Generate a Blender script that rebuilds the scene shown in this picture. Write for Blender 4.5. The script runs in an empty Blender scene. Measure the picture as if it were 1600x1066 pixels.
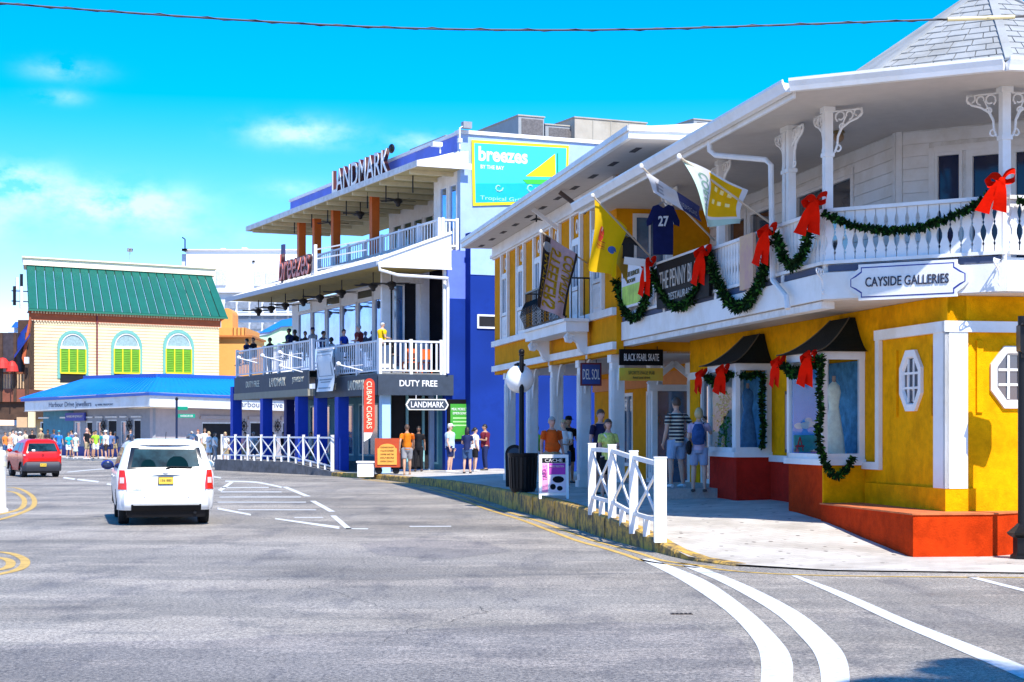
import bpy, math, random
from mathutils import Vector, Matrix
from mathutils.bvhtree import BVHTree
R=math.radians; PI=math.pi
random.seed(7)
C=bpy.context.scene.collection
scene=bpy.context.scene
# ------------------------------------------------------------------ camera, sky, sun, exposure
EYE=1.84; FOC=2700.0; HOR=672.0
cam_d=bpy.data.cameras.new('camera'); cam=bpy.data.objects.new('camera',cam_d); C.objects.link(cam)
cam.location=(0,0,EYE); cam.rotation_euler=(R(90),0,0)
cam_d.sensor_width=36; cam_d.lens=36*FOC/1600; cam_d.shift_y=(HOR-533)/1600
cam_d.clip_start=0.1; cam_d.clip_end=6000
scene.camera=cam
SUN=Vector((0.46,-1.01,1.38)).normalized()
world=bpy.data.worlds.new('World'); scene.world=world; world.use_nodes=True
nt=world.node_tree; N=nt.nodes; L=nt.links; N.clear()
out=N.new('ShaderNodeOutputWorld'); bg=N.new('ShaderNodeBackground')
sky=N.new('ShaderNodeTexSky'); sky.sky_type='NISHITA'; sky.sun_disc=False
sky.sun_elevation=math.asin(SUN.z); sky.sun_rotation=math.atan2(SUN.x,SUN.y)
sky.air_density=1.0; sky.dust_density=0.0; sky.ozone_density=3.0
hs=N.new('ShaderNodeHueSaturation'); hs.inputs['Hue'].default_value=0.478; hs.inputs['Saturation'].default_value=1.70; hs.inputs['Value'].default_value=0.96
L.new(sky.outputs[0],hs.inputs['Color'])
tint=N.new('ShaderNodeMix'); tint.data_type='RGBA'; tint.blend_type='MULTIPLY'; tint.inputs['Factor'].default_value=1; tint.inputs['B'].default_value=(1.15,0.93,1.42,1); L.new(hs.outputs[0],tint.inputs['A'])
tc=N.new('ShaderNodeTexCoord'); sep=N.new('ShaderNodeSeparateXYZ'); L.new(tc.outputs['Generated'],sep.inputs[0])
mp=N.new('ShaderNodeMapping'); mp.inputs['Scale'].default_value=(1,1,1.7); L.new(tc.outputs['Generated'],mp.inputs[0])
nz=N.new('ShaderNodeTexNoise'); nz.inputs['Scale'].default_value=30; nz.inputs['Detail'].default_value=8; nz.inputs['Roughness'].default_value=.6
L.new(mp.outputs[0],nz.inputs['Vector'])
def mth(op,a,b=None,clamp=False):
    m=N.new('ShaderNodeMath'); m.operation=op; m.use_clamp=clamp
    for i,x in enumerate((a,b)):
        if x is None: continue
        if isinstance(x,(int,float)): m.inputs[i].default_value=x
        else: L.new(x,m.inputs[i])
    return m.outputs[0]
mask=None
for (u,v,ru,rv,a) in [(20,285,60,24,.9),(190,322,90,26,1.0),(470,208,64,17,.75),(655,222,44,12,.5),(460,295,44,11,.35),(330,365,90,14,.2),(100,110,40,12,.35),(95,152,30,9,.3),(-180,330,130,40,1),(1900,250,200,50,.8)]:
    d=Vector(((u-800)/FOC,1,(HOR-v)/FOC)).normalized()
    # distance in direction space, wider than tall
    sx=mth('MULTIPLY',mth('SUBTRACT',sep.outputs['X'],d.x),FOC/ru)
    sz=mth('MULTIPLY',mth('SUBTRACT',sep.outputs['Z'],d.z),FOC/rv)
    sy=mth('MULTIPLY',mth('SUBTRACT',sep.outputs['Y'],d.y),3.0)
    q=mth('ADD',mth('ADD',mth('MULTIPLY',sx,sx),mth('MULTIPLY',sz,sz)),mth('MULTIPLY',sy,sy))
    e=mth('MULTIPLY',mth('EXPONENT',mth('MULTIPLY',q,-0.8)),a)
    mask=e if mask is None else mth('ADD',mask,e)
cl=mth('MULTIPLY',mth('MULTIPLY',mask,mth('SUBTRACT',nz.outputs[0],0.36)),6.0,True)
cl=mth('MULTIPLY',cl,0.62,True)
mix=N.new('ShaderNodeMix'); mix.data_type='RGBA'
L.new(cl,mix.inputs['Factor']); L.new(tint.outputs['Result'],mix.inputs['A']); mix.inputs['B'].default_value=(5.6,6.9,8.2,1)
L.new(mix.outputs['Result'],bg.inputs['Color']); bg.inputs['Strength'].default_value=0.112
L.new(bg.outputs[0],out.inputs['Surface'])
sun_d=bpy.data.lights.new('sun','SUN'); sun_d.energy=4.2; sun_d.angle=R(0.5); sun_d.color=(1.0,.95,.87)
sun_o=bpy.data.objects.new('sun',sun_d); C.objects.link(sun_o)
sun_o.rotation_euler=(-SUN).to_track_quat('-Z','Y').to_euler(); sun_o.location=(10,-20,30)
vs=scene.view_settings; vs.view_transform='Standard'; vs.look='None'; vs.gamma=1; vs.use_curve_mapping=False
vs.exposure=0.84
# ------------------------------------------------------------------ helpers
def lin(c):
    return tuple(((x/255)/12.92 if x/255<=.04045 else ((x/255+.055)/1.055)**2.4) for x in c)
MATS={}
def M(name,rgb,rough=.6,metal=0,var=.08,scale=3,bump=0,bscale=40,spec=.5,emit=0,stain=0,alpha=1,trans=0,ior=1.45,rgb2=None,r2s=None):
    """procedural material. rgb linear base colour; var = soft tone variation; stain = large dirty patches."""
    if name in MATS: return MATS[name]
    m=bpy.data.materials.new(name); m.use_nodes=True; t=m.node_tree; n=t.nodes; l=t.links
    b=n['Principled BSDF']; b.inputs['Roughness'].default_value=rough; b.inputs['Metallic'].default_value=metal
    b.inputs['Specular IOR Level'].default_value=spec; b.inputs['IOR'].default_value=ior
    if trans: b.inputs['Transmission Weight'].default_value=trans
    if emit: b.inputs['Emission Color'].default_value=(*rgb,1); b.inputs['Emission Strength'].default_value=emit
    co=n.new('ShaderNodeTexCoord')
    base=(*rgb,1)
    if var or rgb2:
        z=n.new('ShaderNodeTexNoise'); z.inputs['Scale'].default_value=scale; z.inputs['Detail'].default_value=6; z.inputs['Roughness'].default_value=.65
        l.new(co.outputs['Object'],z.inputs['Vector'])
        r=n.new('ShaderNodeValToRGB'); r.color_ramp.elements[0].position=.3; r.color_ramp.elements[1].position=.7
        r.color_ramp.elements[0].color=(*(max(0,x*(1-var)) for x in rgb),1)
        r.color_ramp.elements[1].color=(*(min(1,x*(1+var)) for x in (rgb2 or rgb)),1)
        l.new(z.outputs[0],r.inputs[0]); o=r.outputs[0]
        if stain:
            z2=n.new('ShaderNodeTexNoise'); z2.inputs['Scale'].default_value=r2s or scale*.35; z2.inputs['Detail'].default_value=8; z2.inputs['Roughness'].default_value=.7
            l.new(co.outputs['Object'],z2.inputs['Vector'])
            r2=n.new('ShaderNodeValToRGB'); r2.color_ramp.elements[0].position=.46; r2.color_ramp.elements[1].position=.62
            r2.color_ramp.elements[0].color=(1,1,1,1); k=1-stain; r2.color_ramp.elements[1].color=(k,k*.97,k*.92,1)
            mx=n.new('ShaderNodeMix'); mx.data_type='RGBA'; mx.blend_type='MULTIPLY'; mx.inputs['Factor'].default_value=1
            l.new(z2.outputs[0],r2.inputs[0]); l.new(o,mx.inputs['A']); l.new(r2.outputs[0],mx.inputs['B']); o=mx.outputs['Result']
        l.new(o,b.inputs['Base Color'])
    else: b.inputs['Base Color'].default_value=base
    if bump:
        z=n.new('ShaderNodeTexNoise'); z.inputs['Scale'].default_value=bscale; z.inputs['Detail'].default_value=4
        l.new(co.outputs['Object'],z.inputs['Vector'])
        bp=n.new('ShaderNodeBump'); bp.inputs['Strength'].default_value=bump; bp.inputs['Distance'].default_value=.02
        l.new(z.outputs[0],bp.inputs['Height']); l.new(bp.outputs[0],b.inputs['Normal'])
    MATS[name]=m; return m
class Frame:
    def __init__(s,o,ang):
        s.o=o; s.ang=ang; s.c=math.cos(ang); s.s=math.sin(ang)
    def W(s,x,y,z=0): return Vector((s.o[0]+x*s.c-y*s.s, s.o[1]+x*s.s+y*s.c, z))
    def inv(s,X,Y): dx=X-s.o[0]; dy=Y-s.o[1]; return (dx*s.c+dy*s.s, -dx*s.s+dy*s.c)
    def ya(s,u,x): k=(u-800)/FOC; return (s.o[0]+x*s.c-k*(s.o[1]+x*s.s))/(s.s+k*s.c)      # y on the plane x=const seen at column u
    def xa(s,u,y): k=(u-800)/FOC; return (k*(s.o[1]+y*s.c)-s.o[0]+y*s.s)/(s.c-k*s.s)      # x on the plane y=const seen at column u
    def za(s,v,x,y): return EYE+(HOR-v)/FOC*(s.o[1]+x*s.s+y*s.c)
    def hx(s,u,v,x): y=s.ya(u,x); return (x,y,s.za(v,x,y))
    def hy(s,u,v,y): x=s.xa(u,y); return (x,y,s.za(v,x,y))
WF=Frame((0,0),0)
def P(u,v,Y): return Vector(((u-800)/FOC*Y,Y,EYE+(HOR-v)/FOC*Y))
def G(u,v,z=0.0):
    Y=(EYE-z)*FOC/(v-HOR); return Vector(((u-800)/FOC*Y,Y,z))
class MB:
    def __init__(s): s.v=[]; s.f=[]
    def add(s,vs,fs):
        o=len(s.v); s.v+= [tuple(p) for p in vs]; s.f+=[tuple(i+o for i in f) for f in fs]; return s
    def box(s,x0,x1,y0,y1,z0,z1):
        if x0>x1: x0,x1=x1,x0
        if y0>y1: y0,y1=y1,y0
        if z0>z1: z0,z1=z1,z0
        return s.add([(x0,y0,z0),(x1,y0,z0),(x1,y1,z0),(x0,y1,z0),(x0,y0,z1),(x1,y0,z1),(x1,y1,z1),(x0,y1,z1)],
              [(3,2,1,0),(4,5,6,7),(0,1,5,4),(1,2,6,5),(2,3,7,6),(3,0,4,7)])
    def prism(s,pts,z0,z1):
        n=len(pts); a=sum(pts[i][0]*pts[(i+1)%n][1]-pts[(i+1)%n][0]*pts[i][1] for i in range(n))
        if a<0: pts=pts[::-1]
        zz0=z0 if callable(z0) else (lambda p:z0); zz1=z1 if callable(z1) else (lambda p:z1)
        return s.add([(p[0],p[1],zz0(p)) for p in pts]+[(p[0],p[1],zz1(p)) for p in pts],
              [tuple(range(n))[::-1],tuple(range(n,2*n))]+[(i,(i+1)%n,(i+1)%n+n,i+n) for i in range(n)])
    def slab(s,pts,t):
        """polygon in space thickened by vector t"""
        pts=[Vector(p) for p in pts]; t=Vector(t); n=len(pts)
        nn=Vector((0,0,0))
        for i in range(1,n-1): nn+=(pts[i]-pts[0]).cross(pts[i+1]-pts[0])
        if nn.dot(t)<0: pts=pts[::-1]
        return s.add(pts+[p+t for p in pts],[tuple(range(n))[::-1],tuple(range(n,2*n))]+[(i,(i+1)%n,(i+1)%n+n,i+n) for i in range(n)])
    def beam(s,p0,p1,w,h,up=(0,0,1)):
        p0=Vector(p0); p1=Vector(p1); d=(p1-p0).normalized(); up=Vector(up)
        sd=d.cross(up)
        if sd.length<1e-4: sd=d.cross(Vector((1,0,0)))
        sd.normalize(); u2=sd.cross(d)
        a=sd*w/2; b=u2*h/2
        vs=[p0-a-b,p0+a-b,p0+a+b,p0-a+b,p1-a-b,p1+a-b,p1+a+b,p1-a+b]
        return s.add(vs,[(0,1,2,3),(7,6,5,4),(4,5,1,0),(5,6,2,1),(6,7,3,2),(7,4,0,3)])
    def tube(s,pts,r,n=6,cap=True):
        pts=[Vector(p) for p in pts]; rs=r if isinstance(r,(list,tuple)) else [r]*len(pts)
        rings=[]; prev=None
        for i,p in enumerate(pts):
            d=(pts[min(i+1,len(pts)-1)]-pts[max(i-1,0)]).normalized()
            if prev is None:
                a=d.cross(Vector((0,0,1)));
                if a.length<.05: a=d.cross(Vector((1,0,0)))
                a.normalize()
            else:
                a=(prev-d*prev.dot(d));
                if a.length<1e-5: a=d.orthogonal()
                a.normalize()
            prev=a; b=d.cross(a)
            rr=rs[i]; rx,ry=(rr if isinstance(rr,tuple) else (rr,rr))
            rings.append([p+a*math.cos(2*PI*k/n)*rx+b*math.sin(2*PI*k/n)*ry for k in range(n)])
        vs=[q for g in rings for q in g]; fs=[]
        for i in range(len(pts)-1):
            for k in range(n): fs.append((i*n+k,i*n+(k+1)%n,(i+1)*n+(k+1)%n,(i+1)*n+k))
        if cap: fs+= [tuple(range(n))[::-1],tuple(range((len(pts)-1)*n,len(pts)*n))]
        return s.add(vs,fs)
    def lathe(s,prof,c=(0,0,0),n=12,sy=1):
        vs=[];fs=[]
        for (r,z) in prof:
            for k in range(n): vs.append((c[0]+r*math.cos(2*PI*k/n),c[1]+sy*r*math.sin(2*PI*k/n),c[2]+z))
        m=len(prof)
        for i in range(m-1):
            for k in range(n): fs.append((i*n+k,i*n+(k+1)%n,(i+1)*n+(k+1)%n,(i+1)*n+k))
        fs+=[tuple(range(n))[::-1],tuple(range((m-1)*n,m*n))]
        return s.add(vs,fs)
    def ell(s,c,r,nu=12,nv=8,mat=None):
        prof=[]; vs=[];fs=[]
        c=Vector(c)
        for i in range(1,nv):
            th=PI*i/nv
            for k in range(nu):
                p=Vector((r[0]*math.sin(th)*math.cos(2*PI*k/nu),r[1]*math.sin(th)*math.sin(2*PI*k/nu),-r[2]*math.cos(th)))
                vs.append(c+(mat@p if mat else p))
        for i in range(nv-2):
            for k in range(nu): fs.append((i*nu+k,i*nu+(k+1)%nu,(i+1)*nu+(k+1)%nu,(i+1)*nu+k))
        b=len(vs); p=Vector((0,0,-r[2])); vs.append(c+(mat@p if mat else p)); vs.append(c-(mat@p if mat else p))
        for k in range(nu):
            fs.append((b,(k+1)%nu,k)); fs.append((b+1,(nv-2)*nu+k,(nv-2)*nu+(k+1)%nu))
        return s.add(vs,fs)
    def grid(s,fn,nu,nv,skip=None):
        vs=[fn(i/nu,j/nv) for j in range(nv+1) for i in range(nu+1)]
        fs=[]
        for j in range(nv):
            for i in range(nu):
                if skip and skip((i+.5)/nu,(j+.5)/nv): continue
                a=j*(nu+1)+i; fs.append((a,a+1,a+nu+2,a+nu+1))
        return s.add(vs,fs)
    def mesh(s,name='mesh',smooth=False):
        me=bpy.data.meshes.new(name); me.from_pydata([tuple(v) for v in s.v],[],s.f); me.validate(); me.update()
        if smooth:
            me.polygons.foreach_set('use_smooth',[True]*len(me.polygons))
        return me
OFF={}; FR={}
def tag(o,label=None,cat=None,group=None,kind=None):
    if label: o['label']=label
    if cat: o['category']=cat
    if group: o['group']=group
    if kind: o['kind']=kind
    return o
def thing(name,label,cat,base=(0,0,0),frame=WF,group=None,rotz=0):
    o=bpy.data.objects.new(name,None); C.objects.link(o); o.empty_display_size=.3
    w=frame.W(*base); o.location=w; o.rotation_euler=(0,0,frame.ang+rotz)
    OFF[o]=Vector(base); FR[o]=frame
    return tag(o,label,cat,group)
def setmat(me,m):
    if len(me.materials)==0: me.materials.append(m)
def smooth_by_angle(me):
    me.polygons.foreach_set('use_smooth',[True]*len(me.polygons))
    try: me.set_sharp_from_angle(angle=R(35))
    except Exception: pass
def obj(name,mb,m,parent,smooth=False,label=None,kind=None,loc=None,rot=None,scale=None):
    me=mb.mesh(name) if isinstance(mb,MB) else mb
    if smooth: smooth_by_angle(me)
    if m is not None: setmat(me,m)
    o=bpy.data.objects.new(name,me); C.objects.link(o)
    if parent is not None:
        o.parent=parent; off=OFF.get(parent,Vector((0,0,0)))
        OFF[o]=Vector(loc) if loc is not None else Vector((0,0,0))
        o.location=OFF[o]-off
    elif loc is not None: o.location=loc
    if rot is not None: o.rotation_euler=rot
    if scale is not None: o.scale=scale
    if label: o['label']=label
    if kind: o['kind']=kind
    return o
def solo(name,mb,m,label,cat,base=(0,0,0),frame=WF,group=None,smooth=False,kind=None):
    me=mb.mesh(name); me.transform(Matrix.Translation(-Vector(base)))
    if smooth: smooth_by_angle(me)
    setmat(me,m); o=bpy.data.objects.new(name,me); C.objects.link(o)
    o.location=frame.W(*base); o.rotation_euler=(0,0,frame.ang)
    return tag(o,label,cat,group,kind)
def struct(name,mb,m,frame=WF,parent=None,smooth=False):
    me=mb.mesh(name)
    if smooth: smooth_by_angle(me)
    setmat(me,m); o=bpy.data.objects.new(name,me); C.objects.link(o)
    o.location=frame.W(0,0,0); o.rotation_euler=(0,0,frame.ang)
    if parent: o.parent=parent
    else: o['kind']='structure'
    return o
def dup(root,loc=None,rotz=None,label=None,group=None):
    r=root.copy(); C.objects.link(r)
    if loc is not None: r.location=loc
    if rotz is not None: r.rotation_euler=(0,0,rotz)
    if label: r['label']=label
    if group: r['group']=group
    for ch in list(root.children):
        c=ch.copy(); C.objects.link(c); c.parent=r
        for g in ch.children:
            d=g.copy(); C.objects.link(d); d.parent=c
    return r
class Wall:
    """vertical wall plane: origin o, unit e along it, unit n outward; boxes given as (s0,s1,z0,z1,d0,d1)"""
    def __init__(s,o,e,n):
        s.o=Vector((*o[:2],0)); s.e=Vector((*e,0)).normalized(); s.n=Vector((*n,0)).normalized()
    def pt(s,a,d,z): return s.o+s.e*a+s.n*d+Vector((0,0,z))
    def box(s,mb,s0,s1,z0,z1,d0,d1):
        if s0>s1: s0,s1=s1,s0
        if d0>d1: d0,d1=d1,d0
        v=[s.pt(a,d,z) for z in (z0,z1) for (a,d) in ((s0,d0),(s1,d0),(s1,d1),(s0,d1))]
        f=[(3,2,1,0),(4,5,6,7),(0,1,5,4),(1,2,6,5),(2,3,7,6),(3,0,4,7)]
        if s.e.cross(s.n).z<0: f=[q[::-1] for q in f]
        mb.add(v,f); return mb
    def poly(s,mb,pts,d0,d1):
        """pts (s,z) outline extruded between depths"""
        mb.slab([s.pt(a,d0,z) for a,z in pts],s.n*(d1-d0)); return mb
    def holes(s,mb,s0,s1,z0,z1,hs,th):
        """solid wall sheet, thickness th inward (surface at d=0), with real rectangular openings"""
        ss=sorted({s0,s1}|{min(max(h[i],s0),s1) for h in hs for i in (0,1)}); zs=sorted({z0,z1}|{min(max(h[i],z0),z1) for h in hs for i in (2,3)})
        def solid(i,j):
            if i<0 or j<0 or i>=len(ss)-1 or j>=len(zs)-1: return False
            a=(ss[i]+ss[i+1])/2; z=(zs[j]+zs[j+1])/2
            return not any(h[0]<a<h[1] and h[2]<z<h[3] for h in hs)
        for i in range(len(ss)-1):
            for j in range(len(zs)-1):
                if not solid(i,j): continue
                a0,a1,b0,b1=ss[i],ss[i+1],zs[j],zs[j+1]
                q=lambda l: mb.add([s.pt(*p) for p in l],[(0,1,2,3)])
                q([(a0,0,b0),(a1,0,b0),(a1,0,b1),(a0,0,b1)]); q([(a0,-th,b0),(a0,-th,b1),(a1,-th,b1),(a1,-th,b0)])
                if not solid(i-1,j): q([(a0,0,b0),(a0,0,b1),(a0,-th,b1),(a0,-th,b0)])
                if not solid(i+1,j): q([(a1,0,b0),(a1,-th,b0),(a1,-th,b1),(a1,0,b1)])
                if not solid(i,j-1): q([(a0,0,b0),(a0,-th,b0),(a1,-th,b0),(a1,0,b0)])
                if not solid(i,j+1): q([(a0,0,b1),(a1,0,b1),(a1,-th,b1),(a0,-th,b1)])
        return mb
def window(w,parent,s0,s1,z0,z1,fm,gm,fw=.07,cols=1,rows=1,d=-.06,name='window',dep=.09,bar=.03,sill=False,trans=None):
    mb=MB()
    w.box(mb,s0,s1,z0,z0+fw,d,d+dep); w.box(mb,s0,s1,z1-fw,z1,d,d+dep)
    w.box(mb,s0,s0+fw,z0+fw,z1-fw,d,d+dep); w.box(mb,s1-fw,s1,z0+fw,z1-fw,d,d+dep)
    for i in range(1,cols):
        a=s0+(s1-s0)*i/cols; w.box(mb,a-bar/2,a+bar/2,z0+fw,z1-fw,d+.01,d+dep-.015)
    for i in range(1,rows):
        a=z0+(z1-z0)*i/rows; w.box(mb,s0+fw,s1-fw,a-bar/2,a+bar/2,d+.013,d+dep-.018)
    if sill: w.box(mb,s0-.05,s1+.05,z0-.06,z0-.002,d,d+dep+.06)
    o=obj(name,mb,fm,parent)
    g=MB(); w.box(g,s0+fw*.5,s1-fw*.5,z0+fw*.5,z1-fw*.5,d+.02,d+.03)
    obj('pane',g,gm,o)
    return o
TXT={}
def text_mesh(body,bold=0.0,ext=.0,key=None,shear=0,space=1):
    k=(body,bold,ext,shear,space)
    if k in TXT: return TXT[k].copy()
    cu=bpy.data.curves.new('txt','FONT'); cu.body=body; cu.size=1; cu.extrude=ext; cu.offset=bold; cu.resolution_u=3
    cu.align_x='CENTER'; cu.align_y='CENTER'; cu.shear=shear; cu.space_character=space
    o=bpy.data.objects.new('txt',cu); C.objects.link(o)
    dg=bpy.context.evaluated_depsgraph_get(); me=bpy.data.meshes.new_from_object(o.evaluated_get(dg))
    bpy.data.objects.remove(o); bpy.data.curves.remove(cu)
    me.materials.clear(); TXT[k]=me; return me.copy()
def text_fit(body,w,h,bold=0.0,depth=.01,shear=0,flipx=False):
    """mesh of lettering, centred at the origin, w wide and h high, depth thick from z=0"""
    me=text_mesh(body,bold,.05,shear=shear)
    xs=[v.co.x for v in me.vertices]; ys=[v.co.y for v in me.vertices]
    cx=(min(xs)+max(xs))/2; cy=(min(ys)+max(ys))/2; sx=w/(max(xs)-min(xs)); sy=h/(max(ys)-min(ys))
    for v in me.vertices:
        v.co=Vector(((v.co.x-cx)*sx*(-1 if flipx else 1),(v.co.y-cy)*sy,(v.co.z+.05)/.1*depth))
    return me
def wtext(w,parent,body,s,z,wd,ht,m,d=.0,bold=0.0,depth=.012,name='lettering',shear=0,rot=0,sub=False):
    me=text_fit(body,wd,ht,bold,depth,shear)
    x=Vector((0,0,1)).cross(w.n); y=Vector((0,0,1)); 
    if rot: x,y=(x*math.cos(rot)+y*math.sin(rot), y*math.cos(rot)-x*math.sin(rot))
    p=w.pt(s,d,z)
    mt=Matrix(((x.x,y.x,w.n.x,p.x),(x.y,y.y,w.n.y,p.y),(x.z,y.z,w.n.z,p.z),(0,0,0,1)))
    me.transform(mt)
    return obj(name,me,m,parent)
MARK=[set()]
def mark(): MARK[0]=set(bpy.data.objects)
def push_back(k,frame_things=None):
    """similarity of everything built since mark() about the camera's eye is a plain move and resize in the world"""
    new=[o for o in bpy.data.objects if o not in MARK[0]]
    for o in new:
        if o.parent is None:
            e=Vector((0,0,EYE)); o.location=e+(o.location-e)*k; o.scale=o.scale*k
        elif o.parent in MARK[0]:
            p=o.parent; e=p.matrix_basis.inverted()@Vector((0,0,EYE)); o.location=e+(o.location-e)*k; o.scale=o.scale*k
# ------------------------------------------------------------------ materials
white=M('white_paint',(.80,.80,.80),.45,var=.05,scale=2.5,bump=.05,bscale=30,stain=.10)
whitew=M('weathered_white_paint',(.74,.74,.73),.6,var=.10,scale=6,bump=.08,stain=.18)
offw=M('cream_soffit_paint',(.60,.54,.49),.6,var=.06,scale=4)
yel=M('yellow_stucco',(.84,.37,.001),.85,spec=.08,var=.14,scale=7,bump=.5,bscale=60,stain=.22,r2s=1.6)
yel2=M('ochre_stucco',(.74,.30,.006),.85,spec=.08,var=.10,scale=5,bump=.3,bscale=60,stain=.10)
org=M('orange_red_stucco',(.52,.038,.003),.85,spec=.08,var=.16,scale=6,bump=.5,bscale=45,stain=.22)
red_d=M('brick_red_stucco',(.50,.022,.012),.85,spec=.1,var=.14,scale=6,bump=.5,bscale=45,stain=.15)
glass=M('window_glass',(.02,.03,.05),.04,var=.3,scale=.8,spec=1.0,ior=1.7)
glassb=M('blue_window_glass',(.03,.11,.22),.05,var=.5,scale=1.2,spec=1,ior=1.9)
glassd=M('dark_door_glass',(.004,.012,.05),.07,var=.4,scale=.7,spec=.6)
navy=M('dark_blue_paint',(.012,.03,.26),.55,var=.10,scale=3,bump=.15,stain=.1)
blue=M('shaded_blue_paint',(.008,.036,.25),.7,spec=.15,var=.14,scale=2,bump=.2,bscale=50,stain=.22,r2s=.5)  # shade on the lower end wall and annex is put into this blue
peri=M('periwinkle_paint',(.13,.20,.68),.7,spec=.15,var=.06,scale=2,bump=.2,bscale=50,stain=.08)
pale=M('pale_blue_stucco',(.36,.50,.74),.8,var=.05,scale=2,bump=.25,bscale=50,stain=.08)
blk=M('black_paint',(.008,.008,.010),.4,spec=.25,var=.1)
blkm=M('black_metal',(.015,.015,.016),.35,metal=.5,var=.1)
dark=M('dark_interior',(.012,.012,.016),.9,var=.3,scale=2)
awn=M('dark_green_awning',(.008,.014,.014),.55,spec=.15,var=.25,scale=20,bump=.3,bscale=120)
grey=M('grey_metal',(.32,.33,.34),.5,metal=.3,var=.15,scale=3)
hvac=M('unit_beige_metal',(.42,.38,.31),.6,var=.08,scale=2,stain=.15)
hvacd=M('unit_grille',(.13,.12,.12),.7,var=.4,scale=14)
orange_w=M('orange_column_paint',(.55,.11,.008),.6,var=.1)
olive=M('olive_wood_soffit',(.40,.30,.09),.7,var=.2,scale=4)
conc=M('concrete',(.24,.24,.23),.9,var=.15,scale=2,bump=.4,stain=.25)
redb=M('red_ribbon',(.80,.010,.001),.8,spec=.05,var=.12,scale=9)
gold=M('gold_lettering',(.62,.45,.12),.4,var=.05)
green_sign=M('green_sign_paint',(.0,.27,.16),.5,var=.05)
# ------------------------------------------------------------------ frames of the two main blocks
F1=Frame((6.40,25.4),math.atan2(.1857,.9826))
F2=Frame((-5.03,65.5),math.atan2(.4146,.91))
# ------------------------------------------------------------------ ground, road, pavements
def mat_road():
    m=bpy.data.materials.new('asphalt'); m.use_nodes=True; t=m.node_tree; n=t.nodes; l=t.links; b=n['Principled BSDF']
    b.inputs['Roughness'].default_value=.75; b.inputs['Specular IOR Level'].default_value=.5
    co=n.new('ShaderNodeTexCoord')
    def noise(s,d=4,r=.6,sc=(1,1,1)):
        z=n.new('ShaderNodeTexNoise'); z.inputs['Scale'].default_value=s; z.inputs['Detail'].default_value=d; z.inputs['Roughness'].default_value=r
        mp=n.new('ShaderNodeMapping'); mp.inputs['Scale'].default_value=sc; l.new(co.outputs['Object'],mp.inputs[0]); l.new(mp.outputs[0],z.inputs['Vector']); return z.outputs[0]
    def ramp(x,p0,c0,p1,c1):
        r=n.new('ShaderNodeValToRGB'); e=r.color_ramp.elements; e[0].position=p0; e[1].position=p1; e[0].color=(*c0,1); e[1].color=(*c1,1); l.new(x,r.inputs[0]); return r.outputs[0]
    def mul(a,c,f=1,mode='MULTIPLY'):
        x=n.new('ShaderNodeMix'); x.data_type='RGBA'; x.blend_type=mode; x.inputs['Factor'].default_value=f; l.new(a,x.inputs['A']); l.new(c,x.inputs['B']); return x.outputs['Result']
    base=ramp(noise(.16,7,.65,(1,1.6,1)),.35,(.165,.150,.128),.68,(.300,.276,.240))
    fine=ramp(noise(24,6,.95),.42,(.30,.30,.33),.58,(1.75,1.72,1.7))
    c=mul(base,fine)
    c=mul(c,ramp(noise(60,3,.9),.56,(1,1,1),.62,(1.9,1.85,1.8)))
    c=mul(c,ramp(noise(.55,8,.75,(2.2,.6,1)),.50,(1,1,1),.64,(.66,.67,.72)))
    c=mul(c,ramp(noise(.09,9,.8,(1,2.5,1)),.50,(1,1,1),.53,(1.34,1.31,1.28)))
    l.new(c,b.inputs['Base Color'])
    bp=n.new('ShaderNodeBump'); bp.inputs['Strength'].default_value=.5; bp.inputs['Distance'].default_value=.01; l.new(noise(70,3,.7),bp.inputs['Height']); l.new(bp.outputs[0],b.inputs['Normal'])
    return m
asph=mat_road()
struct('ground',MB().add([(-900,-200,-.06),(900,-200,-.06),(900,2500,-.06),(-900,2500,-.06)],[(0,1,2,3)]),M('ground_dust',(.34,.32,.28),.9,var=.15,scale=.1))
def gr(x0,x1,y0,y1,z,n=1): return MB().add([(x0,y0,z),(x1,y0,z),(x1,y1,z),(x0,y1,z)],[(0,1,2,3)])
road=struct('road',gr(-70,45,-12,135,0),asph)
# pavement on the right: kerb line and wall line with heights
KL=[(1900,897,.02),(1600,897,.02),(1300,893,.02),(1150,885,.03),(1075,876,.06),(1040,866,.14),(1000,855,.26),(960,845,.35),(920,832,.41),(860,812,.42),(800,795,.40),(750,778,.33),(700,764,.26),(650,756,.21),(590,749,.18),(545,746,.16),(505,743,.14)]
KP=[]
for u,v,z in KL:
    g=G(u,v,0); KP.append(Vector((g.x,g.y,z)))
WL=[F1.W(9,.6,.02),F1.W(4,.6,.02),F1.W(1.2,.3,.02),F1.W(-.3,-.2,.02),F1.W(-.4,1.5,.2),F1.W(-.4,3.0,.36),F1.W(.3,5,.48),F1.W(.3,7.2,.52),F1.W(.6,9.4,.54),F1.W(1,13,.54),F1.W(1.2,17,.52),F1.W(1.4,22,.48),F1.W(2.5,28,.44),F1.W(3.0,33,.40),F2.W(4.6,1.2,.34),F2.W(4.2,6,.26),F2.W(3.8,9,.20)]
pv=MB()
for i in range(len(KP)-1):
    for j in range(4):
        a,b=KP[i].lerp(WL[i],j/4),KP[i+1].lerp(WL[i+1],j/4); c,d=KP[i+1].lerp(WL[i+1],(j+1)/4),KP[i].lerp(WL[i],(j+1)/4)
        pv.add([a,b,c,d],[(0,3,2,1)] )
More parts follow.
